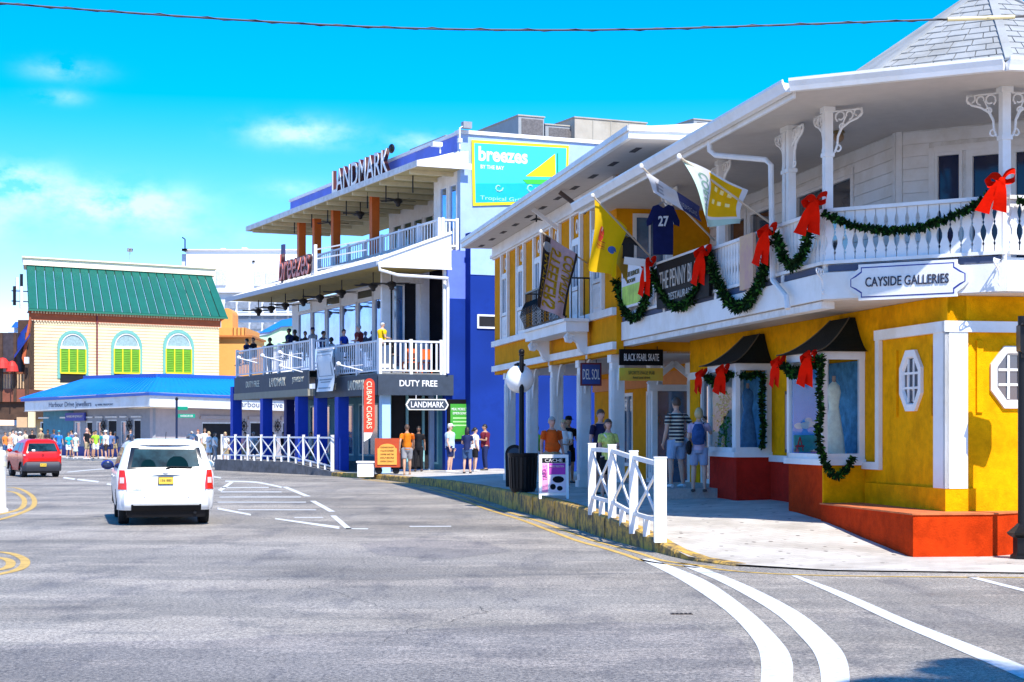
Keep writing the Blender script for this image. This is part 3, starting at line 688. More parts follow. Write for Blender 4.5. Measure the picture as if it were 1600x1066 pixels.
def column(x,y,z0=4.18,w=.12,dirs=((0,1),(0,-1))):
    c=obj('balcony_column',MB().box(x-w/2,x+w/2,y-w/2,y+w/2,z0,6.50),white,gal)
    obj('capital',MB().box(x-w*.72,x+w*.72,y-w*.72,y+w*.72,6.42,6.499),white,c); obj('collar',MB().box(x-w*.65,x+w*.65,y-w*.65,y+w*.65,5.78,5.84),white,c)
    for d in dirs: obj('scroll_bracket',scroll((x+d[0]*w/2,y+d[1]*w/2,6.44),d),white,c)
dch=(ch.e.x,ch.e.y)
column(P1[0]+.06,P1[1]+.05,dirs=((0,1),dch)); column(P2[0]+.02,P2[1]+.07,dirs=((-dch[0],-dch[1]),(1,0)))
for y in (1.62,4.98,8.25): column(-1.89,y)
column(-1.89,1.45,dirs=((0,-1),)); column(3.6,-1.94,dirs=((1,0),(-1,0)))
# upper walls with lapped siding
ux=-.05; UC0=(ux,1.72); UC1=(ux+1.85,-.13)
uw=Wall((ux,0),(0,1),(-1,0)); uc=Wall(UC0,(UC1[0]-UC0[0],UC1[1]-UC0[1]),(-1,-1)); ucl=math.hypot(1.85,1.85); us=Wall((0,-.13),(1,0),(0,-1))
def wy(u): return F.ya(u,ux)
wins=[]
for (u0,u1,v0,v1) in ((1333,1245,243,342),(1206,1173,292,368),(1166,1138,330,382),(1100,1080,350,405)):
    y0,y1=wy(u0),wy(u1); wins.append((y0,y1,F.za(v1,ux,y0)-.05,F.za(v0,ux,y0)+.0))
wins=[(a,b,4.62 if i<2 else 4.6,6.12) for i,(a,b,c_,d_) in enumerate(wins)]
uw.holes(mb:=MB(),1.72,YE,4.18,6.52,wins,.2); obj('wall',mb,whitew,gal)
hd=[(.62,1.06,4.18,6.12),(1.12,2.55,4.18,6.12)]
uc.holes(mb:=MB(),0,ucl,4.18,6.52,hd,.2); obj('wall',mb,whitew,gal)
us.holes(mb:=MB(),UC1[0],6,4.18,6.52,[(2.6,3.6,4.9,6.1)],.2); obj('wall',mb,whitew,gal)
for i,(a,b,c_,d_) in enumerate(wins): window(uw,gal,a,b,c_,d_,white,glass,.06,2 if i==0 else 1,1,bar=.07,sill=True)
window(uc,gal,hd[0][0],hd[0][1],4.25,6.12,white,glassd,.05,1,1,name='sidelight'); window(uc,gal,1.12,2.55,4.2,6.12,white,glassd,.10,2,1,bar=.10,name='door'); window(us,gal,2.6,3.6,4.9,6.1,white,glassd,.06)
obj('door_handle',MB().tube([uc.pt(1.18,.05,5.0),uc.pt(1.18,.05,5.14)],.015,6),blkm,gal)
tb=[]
def plank(w,s0,s1,z,hh=.185):
    mb=MB(); v=[w.pt(s0,.003,z),w.pt(s1,.003,z),w.pt(s1,.026,z),w.pt(s0,.026,z),w.pt(s0,.003,z+hh),w.pt(s1,.003,z+hh),w.pt(s1,.008,z+hh),w.pt(s0,.008,z+hh)]
    mb.add(v,[(0,1,2,3),(4,7,6,5),(3,2,6,7),(0,3,7,4),(1,5,6,2)])
    obj('siding_plank',mb,white,gal)
def planks(w,s0,s1,hl):
    z=4.2; k=0
    while z<6.45:
        segs=[(s0,s1)]
        for h in hl:
            if h[2]-.06<z+.185 and h[3]+.06>z:
                segs=[q for (a,b) in segs for q in ((a,min(b,h[0]-.09)),(max(a,h[1]+.09),b)) if q[1]-q[0]>.06]
        for a,b in segs: plank(w,a,b,z)
        z+=.19
planks(uw,1.82,YE,wins); planks(uc,.10,ucl-.05,hd); planks(us,UC1[0]+.1,5.5,[(2.6,3.6,4.9,6.1)])
cb=MB(); uw.box(cb,1.72,1.815,4.18,6.5,.003,.035); uc.box(cb,0,.095,4.18,6.5,.003,.035); obj('corner_board',cb,white,gal)
for i,(a,b,c_,d_) in enumerate(wins):
    cs=MB(); uw.box(cs,a-.085,a,c_-.06,d_+.1,.003,.04); uw.box(cs,b,b+.085,c_-.06,d_+.1,.003,.04); uw.box(cs,a,b,d_,d_+.10,.003,.045); obj('casing',cs,white,gal)
cs=MB(); uc.box(cs,.53,.62,4.18,6.2,.003,.04); uc.box(cs,.62,2.62,6.12,6.22,.003,.045); obj('casing',cs,white,gal)
obj('back_wall',MB().box(.4,9,11.5,11.7,0,6.5),whitew,gal); 
# eave, soffit, gutter
E1=(-2.83,-1.2); E2=(-.61,-3.04); EN=(-2.83,12.0); ER=(7,-3.04)
poly=[E1,E2,ER,(7,0),(2,1.5),(1,3),(1,12.0),EN]
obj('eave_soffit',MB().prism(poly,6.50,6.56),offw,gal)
def gutter(a,b):
    a=Vector((*a,0)); b=Vector((*b,0)); d=(b-a).normalized(); n=Vector((d.y,-d.x,0)); n=n if (n.x<0 or n.y<0) and n.dot(Vector((1,1,0)))<.01 else -n
    m=MB(); 
    pr=[(0,6.47),(.10,6.47),(.12,6.53),(.15,6.60),(.15,6.64),(.13,6.64),(.12,6.60),(.0,6.58)]
    vs=[a+n*q+Vector((0,0,z)) for q,z in pr]+[b+n*q+Vector((0,0,z)) for q,z in pr]; k=len(pr)
    m.add(vs,[(i,(i+1)%k,(i+1)%k+k,i+k) for i in range(k)]+[tuple(range(k)),tuple(range(k,2*k))[::-1]])
    obj('gutter',m,white,gal)
gutter(E1,EN); gutter(E1,E2); gutter(E2,ER)
obj('drip_board',MB().box(-2.80,-2.76,-1.15,12,6.40,6.499),white,gal)
dp=MB(); dp.tube([(-2.78,2.75,6.46),(-2.78,2.75,6.30),(-2.70,2.70,6.22),(-2.12,1.95,6.05),(-2.09,1.80,5.95),(-2.09,1.72,4.25),(-2.10,1.68,4.15),(-2.11,1.05,3.85),(-2.11,.98,3.66)],.045,8); obj('downpipe',dp,white,gal,smooth=True)
lm=thing('ceiling_lamp','round brown glass lamp under the balcony ceiling between the two nearest brackets','lamp',(-1.0,1.75,6.5),F)
obj('canopy',MB().lathe([(.09,0),(.10,-.03),(.0,-.035)],(-1.0,1.75,6.495),14),M('lamp_brass',(.35,.28,.15),.4,metal=.6),lm)
obj('globe',MB().ell((-1.0,1.75,6.40),(.085,.085,.08),14,8),M('amber_glass',(.35,.22,.12),.3),lm,smooth=True)
# low roof over the balcony and the turret
met=M('white_metal_roofing',(.70,.70,.69),.5,var=.08,scale=3,stain=.12)
shg=M('white_roof_shingle',(.33,.34,.34),.7,var=.12,scale=3,stain=.18)
rf=MB().prism([E1,E2,ER,(7,12.2),(-2.83,12.2)],lambda p:6.565,lambda p:6.58+max(0,(p[0]+2.83))*.0)
low=MB(); low.add([(*E1,6.60),(*E2,6.60),(*ER,6.60),(7,.6,7.4),(1.5,.6,7.25),(-.2,1.6,7.25),(-.2,12.2,7.35),(*EN,6.60),(7,12.2,7.8)],[(0,7,6,5),(0,5,4,1),(1,4,3,2),(5,6,8,3,4)])
obj('low_roof',low,met,gal)
Cx,Cy=F.inv(7.6,27.6); TR=2.70; TZ0=7.18; TZ1=8.96
aV2=R(-99)-F.ang
tv=[(Cx+TR*math.cos(aV2+k*PI/4),Cy+TR*math.sin(aV2+k*PI/4)) for k in range(8)]   # 0=V2, -1=V1, -2=V0
turret=obj('turret_roof',MB().add([(x_,y_,TZ0) for x_,y_ in tv]+[(x_,y_,6.9) for x_,y_ in tv]+[(Cx,Cy,TZ1)],[(i,(i+1)%8,16) for i in range(8)]+[(8+i,8+(i+1)%8,(i+1)%8,i) for i in range(8)]),M('roof_underlay',(.07,.07,.07),.9),gal)
def facet(k): 
    a=Vector((*tv[k%8],TZ0)); b=Vector((*tv[(k+1)%8],TZ0)); return a,b,Vector((Cx,Cy,TZ1))
sm=random.Random(3)
for k in (-1,0,1,2):      # shingled facets: every shingle its own piece, courses overlapping
    a,b,c=facet(k); nrm=(b-a).cross(c-a).normalized(); 
    if nrm.z<0: nrm=-nrm
    rows=14
    for r_ in range(rows):
        t0=r_/rows; t1=(r_+1.12)/rows; 
        A=a.lerp(c,t0); B_=b.lerp(c,t0); Lw=(B_-A).length; n=max(1,round(Lw/.30)); off=(r_%2)*.5
        t1=min(t1,.995); A1=a.lerp(c,t1); B1=b.lerp(c,t1)
        q=[0]+[ (i+off)/n for i in range(1-(r_%2),n+ (0 if r_%2 else 0)) if 0<(i+off)/n<1]+[1]
        q=sorted(set(q))
        for i in range(len(q)-1):
            if (q[i+1]-q[i])*Lw<.05: continue
            g=.008/Lw; s0,s1=q[i]+g,q[i+1]-g; h=.020+sm.uniform(-.003,.006)
            vs=[A.lerp(B_,s0)+nrm*h,A.lerp(B_,s1)+nrm*h,A1.lerp(B1,s1)+nrm*.004,A1.lerp(B1,s0)+nrm*.004,A.lerp(B_,s0)+nrm*.001,A.lerp(B_,s1)+nrm*.001]
            obj('roof_shingle',MB().add(vs,[(0,1,2,3),(4,5,1,0),(5,2,1),(4,0,3)]),shg,turret)
for k in (-2,-3):        # ribbed metal facets
    a,b,c=facet(k); nrm=(b-a).cross(c-a).normalized(); 
    if nrm.z<0: nrm=-nrm
    up=((c-(a+b)/2)); n=17
    for i in range(1,n):
        s=i/n; p=a.lerp(b,s); lim=1-abs(2*s-1); q=p+up*lim*.99
        obj('roof_rib',MB().beam(p+nrm*.015,q+nrm*.015,.105,.03,nrm),shg,turret)
for k in range(-3,4):
    a,b,c=facet(k); obj('hip_cap',MB().beam(a+Vector((0,0,.02)),c+Vector((0,0,.02)),.12,.03),shg,turret)
# ------------------------------------------------------------------ gallery name sign
sg=thing('gallery_sign','white shaped name board with dark outline hanging on the corner of the balcony','sign',ch.pt(1.25,.1,3.9),F)
s0,s1=.42,2.12; zc=3.93; hh=.225; w_=(s1-s0)/2; sc=(s0+s1)/2
def sgn(hw,hh):
    c=.10; pts=[]
    for sx,sy in ((1,-1),(1,1),(-1,1),(-1,-1)):
        if (sx,sy)==(1,-1): pts+=[(hw-.16,-hh),(hw-.16,-hh+.06),(hw-.07,-hh+.12),(hw,-hh*.25)]
        if (sx,sy)==(1,1): pts+=[(hw,hh*.25),(hw-.07,hh-.12),(hw-.16,hh-.06),(hw-.16,hh)]
        if (sx,sy)==(-1,1): pts+=[(-hw+.16,hh),(-hw+.16,hh-.06),(-hw+.07,hh-.12),(-hw,hh*.25)]
        if (sx,sy)==(-1,-1): pts+=[(-hw,-hh*.25),(-hw+.07,-hh+.12),(-hw+.16,-hh+.06),(-hw+.16,-hh)]
    return [(sc+a,zc+b) for a,b in pts]
obj('board',ch.poly(MB(),sgn(w_+.03,hh+.03),.06,.09),white,sg); obj('outline',ch.poly(MB(),sgn(w_-.01,hh-.01),.09,.094),navy,sg); obj('face',ch.poly(MB(),sgn(w_-.026,hh-.026),.094,.098),white,sg)
wtext(ch,sg,'CAYSIDE GALLERIES',sc,zc,1.22,.135,M('dark_lettering',(.03,.03,.05),.5),.099,.008)
for ss in (.02,CL-.05): obj('bracket_scroll',scroll(ch.pt(ss,.06,4.15),(-.707*.0+ch.n.x,ch.n.y),.6),white,gal)
bpy.context.view_layer.update(); push_back(1.064)
# doorstep
struct('doorstep',MB().box(-1.75,-.004,8.95,13.0,.3,.69),M('terrazzo_step',(.40,.36,.33),.8,var=.2,scale=20),F)
# ================================================================== yellow arcade building (frame F1, plane x=XW)
XW=-2.1; YA=11.52; YB=F1.ya(773,XW)
mark()
arc=thing('arcade_building','ochre yellow building with white pilasters, deep white eaves and a ground floor arcade','building',(XW,YA,0),F1)
aw=Wall((XW,0),(0,1),(-1,0)); zl=F1.za(485,XW,F1.ya(962,XW)); zb=F1.za(540,XW,F1.ya(970,XW)); zt=F1.za(345,XW,F1.ya(886,XW))
aw.holes(mb:=MB(),YA,YB,3.45,7.2,[],.25); obj('wall',mb,yel2,arc)
en=Wall((0,YA),(1,0),(0,-1)); en.holes(mb:=MB(),XW+.252,.9,3.46,7.2,[(-1.75,-1.0,4.3,6.4)],.2); obj('wall',mb,yel2,arc); window(en,arc,-1.75,-1.0,4.3,6.4,white,glassb,.08,2,1)
obj('wall',MB().box(XW+.25,6,YB-.25,YB,3.45,7.2),yel2,arc)
obj('roof_mass',MB().box(.9,6,YA,YB-.26,3.45,7.19),whitew,arc)
obj('belt',aw.box(MB(),YA,YB+.05,zl-.10,zl+.06,.003,.10),white,arc)
obj('belt',aw.box(MB(),YA+.002,YB+.05,zb-.06,zb+.10,.003,.09),white,arc)
obj('frieze',aw.box(MB(),YA,YB+.03,zt,7.19,.003,.08),white,arc); obj('crown_moulding',aw.box(MB(),YA,YB+.05,zt+.04,zt+.12,.08,.14),white,arc)
# bays: pilasters, oval panel, window, lower panel
us_=[791,816,843,870,903,936]
ys=[F1.ya(u,XW) for u in us_]; zw0=zl+.70; zw1=zt-.62
for i,y in enumerate(ys):
    hw=.38
    window(aw,arc,y-hw,y+hw,zw0,zw1,white,glassb,.09,2,1,d=.0,dep=.07)
    pm=MB(); aw.box(pm,y-hw,y+hw,zl+.062,zw0-.02,.003,.05); obj('lower_panel',pm,white,arc)
    pm=MB(); aw.box(pm,y-hw+.1,y+hw-.1,zl+.16,zw0-.12,.05,.065); obj('panel_field',pm,whitew,arc)
    for s in (-1,1):
        pl=MB(); aw.box(pl,y+s*(hw+.10)-.07,y+s*(hw+.10)+.07,zl+.062,zt-.003,.003,.08); obj('pilaster',pl,white,arc)
    pm=MB(); aw.box(pm,y-hw,y+hw,zw1+.003,zw1+.07,.003,.06); obj('panel_rail',pm,white,arc)
    ov=MB(); K=14; zc=(zw1+.07+zt)/2
    for k in range(K):
        a0,a1=2*PI*k/K,2*PI*(k+1)/K
        f=lambda a,r,d: aw.pt(y+.11*r*math.cos(a),d,zc+.17*r*math.sin(a))
        ov.add([f(a0,1,.03),f(a1,1,.03),f(a1,.6,.03),f(a0,.6,.03),f(a0,1,.003),f(a1,1,.003)],[(0,1,2,3),(4,5,1,0)])
    obj('oval_ornament',ov,white,arc)
# eaves and roof
ex=-2.95; ez0=F1.za(385,ex,F1.ya(735,ex)); ez0=7.2; y_far=YB+.35; y_near=F1.ya(987,ex)
arf=[(ex,y_near),(ex,y_far),(7,y_far),(7,y_near)]
obj('eave_soffit',MB().prism(arf,ez0,ez0+.05),offw,arc)
obj('roof_slope',MB().add([(ex-.05,y_near-.05,ez0+.2),(ex-.05,y_far+.05,ez0+.2),(2.5,y_far+.05,ez0+.9),(2.5,y_near+1.5,ez0+.9),(7,y_near-.05,ez0+.2),(7,y_near+1.5,ez0+.9),(7,y_far,ez0+.9)],[(0,3,2,1),(0,4,5,3),(3,5,6,2)]),met,arc)
gm=MB(); gm.box(ex-.08,ex,y_near-.08,y_far+.05,ez0-.01,ez0+.20); obj('fascia',gm,white,arc)
gm=MB(); gm.box(ex+.002,7,y_near-.08,y_near-.002,ez0-.01,ez0+.20); obj('fascia',gm,white,arc)
gm=MB(); gm.box(ex+.002,7,y_far+.002,y_far+.08,ez0-.01,ez0+.20); obj('fascia',gm,white,arc)
gm=MB(); gm.box(ex-.12,ex-.081,y_near-.12,y_far+.05,ez0+.12,ez0+.22); gm.box(ex-.12,7,y_near-.12,y_near-.081,ez0+.121,ez0+.221); obj('gutter',gm,white,arc)
y=y_near+1
while y<y_far-.5:
    obj('soffit_vent',MB().box(ex+.35,ex+.47,y,y+.55,ez0-.008,ez0-.001),M('vent_dark',(.06,.05,.05),.8),arc); y+=1.75
br=MB(); p0=(XW-.08,F1.ya(870,XW)+.5,zt+.15); 
for u in (870,914): 
    y=F1.ya(u,XW)-.5; m=MB(); m.beam((XW-.09,y,6.70),(ex+.15,y,7.15),.07,.09); obj('eave_brace',m,M('dark_brown_wood',(.10,.07,.06),.7) if u==914 else white,arc)
cam_t=thing('eave_camera','small dark star shaped fitting under the yellow building eaves','fixture',(ex+.5,F1.ya(838,ex+.5),7.2),F1)
ccx,ccy=ex+.5,F1.ya(838,ex+.5)
obj('stem',MB().tube([(ccx,ccy,7.19),(ccx,ccy,7.0)],.02,6),blkm,cam_t)
m=MB()
for k in range(5): a=2*PI*k/5; m.tube([(ccx,ccy,7.08),(ccx+.16*math.cos(a),ccy+.16*math.sin(a),7.04)],[.03,.008],5)
obj('arms',m,blkm,cam_t)
# arcade columns
fl=whitew
def arcade_col(y,x=-1.92,z1=None,dark_=False):
    z0=gz(*F1.W(x,y)[:2])-.02; z1=z1 or zb-.065; r=.17
    m=MB(); m.box(x-r*.8,x+r*.8,y-r*.8,y+r*.8,z0+.25,z1-.25); c=obj('arcade_column',m,white,arc)
    m=MB().box(x-r,x+r,y-r,y+r,z0,z0+.249); obj('base',m,white,c); m=MB().box(x-r,x+r,y-r,y+r,z1-.249,z1); obj('capital',m,white,c)
    m=MB()
    for s in (-1,1):
        for q in (-.09,-.045,0,.045,.09): m.box(x+q-.012,x+q+.012,y-r*.8-.018,y-r*.8-.001,z0+.4,z1-.4); m.box(x-r*.8-.018,x-r*.8-.001,y+q-.012,y+q+.012,z0+.4,z1-.4)
        break
    obj('fluting',m,white,c)
    for s in (-1,1):
        pts=[Vector((x,y+s*(.14+.55*(1-math.cos(t))),z1-.85+.80*math.sin(t))) for t in [k*PI/2/7 for k in range(8)]]
        obj('arch_brace',MB().tube(pts,.035,5),white,c)
for y in (24.6,21.4,18.3,15.3,12.2): arcade_col(y)
arcade_col(F1.ya(1024,-.35),-.35,3.35); arcade_col(F1.ya(1086,-.12),-.12,3.3)
# shop front behind the arcade
bw=Wall((.9,0),(0,1),(-1,0)); ops=[]
for (a,b) in ((13.6,14.7),(15.8,17.7),(19.0,20.2),(21.6,23.6)): ops.append((a,b,.85 if b-a>1.5 else .5,2.85))
bw.holes(mb:=MB(),13.2,YB,.0,3.45,ops,.2); obj('wall',mb,yel2,arc)
for (a,b,c_,d_) in ops: window(bw,arc,a,b,c_,d_,white,glassb if b-a>1.5 else glass,.09,3 if b-a>1.5 else 2,1,d=-.08,name='shop_window' if b-a>1.5 else 'shop_door')
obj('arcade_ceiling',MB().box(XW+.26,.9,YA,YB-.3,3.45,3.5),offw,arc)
obj('ochre_fascia',bw.box(MB(),13.2,YB,2.95,3.3,.003,.06),M('orange_signband',(.62,.20,.03),.7,var=.1),arc)
# gabled door surround at the far end of the gallery front
dw=Wall((-.02,0),(0,1),(-1,0))
m=MB(); m.box(-.9,-.78,13.05,13.17,.5,2.7); m.box(.0,.12,13.05,13.17,.5,2.7); m.box(-.98,.2,13.02,13.2,2.7,2.84)
m.beam((-.98,13.1,2.84),(-.39,13.1,3.32),.1,.12); m.beam((.2,13.1,2.84),(-.39,13.1,3.32),.1,.12)
obj('door_surround',m,white,arc); obj('door_leaf',MB().box(-.78,.0,13.12,13.15,.52,2.7),glassb,arc)
# balconette with iron railing and corbels
by0,by1=F1.ya(886,-2.7),F1.ya(822,-2.7)
zf=F1.za(512,-2.7,(by0+by1)/2)
bal=obj('balconette',MB().box(-2.72,XW-.11,by0,by1,zf-.22,zf),white,arc)
obj('moulding',MB().box(-2.78,XW-.11,by0-.06,by1+.06,zf+.001,zf+.07),white,bal)
def corbel(y):
    m=MB(); pr=[]
    pts=[(XW-.09,zf-.22),(-2.62,zf-.22),(-2.70,zf-.32),(-2.66,zf-.44),(-2.55,zf-.46),(-2.5,zf-.40),(-2.42,zf-.46),(-2.36,zf-.62),(-2.26,zf-.72),(-2.19,zf-.70),(XW-.09,zf-.82)]
    m.slab([(a,y-.09,b) for a,b in pts],(0,.18,0)); o=obj('corbel',m,white,arc)
    m=MB()
    for s in (-.1,.1):
        m.tube([(-2.58+.10*(1-.07*k)*math.cos(k*.7),y+s,zf-.34+.10*(1-.07*k)*math.sin(k*.7)) for k in range(11)],.014,5)
    obj('scroll',m,white,o)
for y in (by0+.3,by1-.3): corbel(y)
ir=obj('iron_railing',MB().box(-2.74,-2.70,by0,by1,zf+.95,zf+.99).box(-2.72,XW-.003,by0,by0+.03,zf+.95,zf+.985).box(-2.72,XW-.003,by1-.03,by1,zf+.95,zf+.985).box(-2.735,-2.705,by0,by1,zf+.10,zf+.13),blkm,arc)
y=by0+.02
while y<by1:
    b_=[(-2.72,y,zf+.07),(-2.78,y,zf+.25),(-2.86,y,zf+.4),(-2.80,y,zf+.6),(-2.72,y,zf+.75),(-2.72,y,zf+.96)]
    obj('iron_bar',MB().tube(b_,.011,4),blkm,ir); y+=.14
for x in (-2.6,-2.45,-2.3,-2.18):
    for y in (by0+.015,by1-.015): obj('iron_bar',MB().tube([(x,y,zf+.07),(x,y,zf+.96)],.011,4),blkm,ir)
bpy.context.view_layer.update(); push_back(1.064)
# ================================================================== blue restaurant building (frame F2)
F=F2
zr=F.za(531,0,0); zfl=F.za(583,0,0)+.02; YL=F.ya(362,-.5)
blu=thing('restaurant_building','tall blue three-storey building with stacked open terraces and wide eaves facing the street','building',(0,0,0),F)
YW=F.ya(495,0)      # where the terrace level steps up
up_=.36
x3=2.7; z3=F.za(342,x3,0); x4=3.35; zp=F.za(209,x4,0)
lx=-.12; le_r=Vector((lx,-.25,0)); ly1=F.ya(355,lx-.35); zel=F.za(412,lx,-.25)
uxe=1.45; zeu=F.za(256,uxe,0)-.05; yul=F.ya(386,uxe)
# ---- solid core and walls
near=Wall((0,0),(1,0),(0,-1)); st=Wall((x4,0),(0,1),(-1,0))
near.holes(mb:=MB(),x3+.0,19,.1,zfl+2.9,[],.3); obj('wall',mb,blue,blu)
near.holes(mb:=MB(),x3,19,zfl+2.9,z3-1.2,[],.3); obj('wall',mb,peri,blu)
near.holes(mb:=MB(),x4-.02,19,z3-1.2,zp,[],.3); obj('wall',mb,pale,blu)
st.holes(mb:=MB(),0.3,yul-1.2,zeu+.1,zp,[],.3); obj('parapet',mb,peri,blu)
cpg=MB(); near.box(cpg,x4-.12,19,zp,zp+.14,-.35,.08); st.box(cpg,.36,yul-1.2,zp+.001,zp+.12,-.3,.08); obj('coping',cpg,white,blu)
obj('flat_roof',MB().box(x4+.3,19,.35,18,zp-.6,zp-.5),M('roof_membrane',(.4,.4,.38),.9),blu)
# annex standing forward of the end wall
ax0=F.xa(735,-.5); anx=Wall((0,-.5),(1,0),(0,-1)); za_=lambda v: F.za(v,ax0,-.5)
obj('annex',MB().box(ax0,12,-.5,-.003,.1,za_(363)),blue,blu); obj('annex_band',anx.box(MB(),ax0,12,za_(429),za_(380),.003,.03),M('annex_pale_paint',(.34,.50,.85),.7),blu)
obj('annex_string_course',anx.box(MB(),ax0-.05,12,za_(379),za_(375),.003,.10),navy,blu); obj('annex_top',anx.box(MB(),ax0,12,za_(374),za_(363),.003,.02),peri,blu)
# band and pale panel seen past the neighbour's eave; small high window
wy_=near; zz=F.za(512,5,0); window(anx,blu,F.xa(745,-.5),F.xa(780,-.5),za_(513),za_(491),white,dark,.07,1,1,d=.01,dep=.05)
# pilaster-like projecting dark wall strip at the far right bottom (shop side wall)
# ---- ground floor: columns, shop interior
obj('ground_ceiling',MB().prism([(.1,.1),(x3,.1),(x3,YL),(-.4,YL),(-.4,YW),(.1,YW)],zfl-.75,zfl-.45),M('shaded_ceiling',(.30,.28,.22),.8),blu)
sw=Wall((2.9,0),(0,1),(-1,0))
ops=[(1.2,3.2,.5,3.0),(3.6,5.6,.7,3.0),(6.2,7.2,.3,3.0),(8,10.5,.7,3.0),(11.2,13.8,.7,3.0),(14.5,17.5,.7,3.0)]
sw.holes(mb:=MB(),.31,YL,.1,zfl-.45,ops,.2); obj('wall',mb,M('teal_shop_wall',(.05,.20,.28),.7,var=.2),blu)
for o_ in ops: window(sw,blu,*o_[:2],o_[2],o_[3],M('aqua_frame',(.25,.5,.55),.5),glassb,.08,2,1,name='shop_window')
# shop entrance under the DUTY FREE fascia: recessed doorway facing the camera
ent=Wall((0,1.6),(1,0),(0,-1))
ent.holes(mb:=MB(),.75,2.89,.1,zfl-.46,[(1.0,2.7,.3,3.2)],.15); obj('wall',mb,pale,blu)
obj('entrance_dark',MB().box(1.0,2.7,1.76,1.8,.3,3.2),dark,blu)
for a in (1.0,1.72,2.4): obj('door_post',ent.box(MB(),a,a+.08,.3,3.2,-.1,.0),M('aqua_frame',(0,0,0)),blu)
colb=M('column_blue',(.018,.065,.48),.6,spec=.2,var=.08)
def bcol(x,y,w=.42,m=colb,z1=None):
    g=max(.05,gz(*F2.W(x,y)[:2])); o=obj('street_column',MB().box(x-w/2,x+w/2,y-w/2,y+w/2,g-.2,z1 or zfl-.46),m,blu)
bcol(.35,.35,.34,M('light_blue_column',(.38,.62,.85),.6,var=.05))
for u in (534,501,471,416,369): bcol(.15 if u>495 else -.15,F.ya(u,.15 if u>495 else -.15),.45,colb,None if u>495 else zfl-.46+up_)
bcol(1.6,F.ya(452,1.6),.4,navy)
# dark name fascias along the terrace edge
fas=M('charcoal_fascia',(.035,.05,.075),.6,var=.2,scale=4)
fw1=Wall((-.02,0),(0,1),(-1,0)); fw2=Wall((-.32,0),(0,1),(-1,0)); fn=Wall((0,-.05),(1,0),(0,-1))
f1=obj('name_fascia',fw1.box(MB(),.0,YW-.02,zfl-.85,zfl-.06,0,.06),fas,blu)
f2=obj('name_fascia',fw2.box(MB(),YW,YL,zfl-.85+up_,zfl-.06+up_,0,.06),fas,blu)
f3=obj('name_fascia',fn.box(MB(),-.08,3.0,zfl-.85,zfl-.06,0,.06),fas,blu)
pl_l=M('cream_lettering',(.70,.66,.52),.6)
wtext(fw1,f1,'LANDMARK',2.4,zfl-.42,1.9,.38,pl_l,.062,.01); wtext(fw1,f1,'DUTY',5.2,zfl-.42,.8,.28,pl_l,.062,.01)
wtext(fw2,f2,'DUTY FREE',YL-3.2,zfl-.42+up_,2.2,.28,pl_l,.062); wtext(fw2,f2,'LANDMARK',YW+4.4,zfl-.42+up_,2.4,.38,pl_l,.062); wtext(fw2,f2,'JEWELRY',YW+1.4,zfl-.42+up_,1.6,.28,pl_l,.062)
wtext(fn,f3,'DUTY FREE',1.55,zfl-.40,1.55,.24,white,.062,.015)
# hanging shaped sign
hs_=thing('hanging_sign','grey shaped sign with cream lettering hanging under the DUTY FREE fascia','sign',(1.7,-.4,zfl-1.2),F)
hw_=Wall((0,-.35),(1,0),(0,-1))
obj('board',hw_.poly(MB(),[(1.05,zfl-1.42),(1.0,zfl-1.36),(.92,zfl-1.22),(1.0,zfl-1.08),(1.05,zfl-1.0),(2.55,zfl-1.0),(2.6,zfl-1.08),(2.68,zfl-1.22),(2.6,zfl-1.36),(2.55,zfl-1.42)],0,.05),M('cream_board_edge',(.7,.68,.6),.6),hs_)
obj('panel',hw_.poly(MB(),[(1.09,zfl-1.38),(.98,zfl-1.22),(1.09,zfl-1.04),(2.51,zfl-1.04),(2.62,zfl-1.22),(2.51,zfl-1.38)],.05,.06),fas,hs_)
wtext(hw_,hs_,'LANDMARK',1.8,zfl-1.21,1.35,.22,white,.061,.01)
for a in (1.35,2.2): obj('chain',MB().tube([hw_.pt(a,.02,zfl-1.0),hw_.pt(a,.02,zfl-.85)],.015,4),white,hs_)
# ---- first floor terrace
obj('terrace_deck',MB().prism([(.0,.0),(x3,.0),(x3,YW),(.0,YW)],zfl-.06,zfl),conc,blu)
obj('terrace_deck',MB().prism([(-.3,YW),(x3,YW),(x3,YL),(-.3,YL)],zfl-.06+up_,zfl+up_),conc,blu)
rail_st=M('shaded_railing_paint',(.74,.76,.80),.5,var=.05)  # shade of the street side is put into this greyer rail colour
def railing(w,s0,s1,z,h,m,sp=.13,pw=.03,parent=None,posts=2.2,name='railing'):
    mb=MB(); w.box(mb,s0,s1,z+h-.07,z+h,-.05,.05); w.box(mb,s0,s1,z+.06,z+.12,-.03,.03); o=obj(name,mb,m,parent)
    n=int((s1-s0)/sp)
    for i in range(n+1):
        s=s0+.03+(s1-s0-.06)*i/n; obj('baluster',w.box(MB(),s-pw/2,s+pw/2,z+.12,z+h-.07,-.015,.015),m,o)
    k=max(1,round((s1-s0)/posts))
    for i in range(k+1):
        s=s0+.05+(s1-s0-.1)*i/k; obj('rail_post',w.box(MB(),s-.06,s+.06,z-.05,z+h+.05,-.061,.061),m,o)
    return o
h1=zr-zfl
r1=Wall((.06,0),(0,1),(-1,0)); r2=Wall((-.24,0),(0,1),(-1,0)); r3=Wall((0,.06),(1,0),(0,-1))
railing(r1,.15,YW-.05,zfl,h1,rail_st,.24,.06,blu); railing(r2,YW,YL,zfl+up_,h1,rail_st,.26,.06,blu); railing(r3,.0,x3-.1,zfl,h1,white,.21,.07,blu,posts=1.3)
railing(Wall((0,YW),(1,0),(0,-1)),-.2,.0+.5,zfl+up_,h1,rail_st,.2,.05,blu)
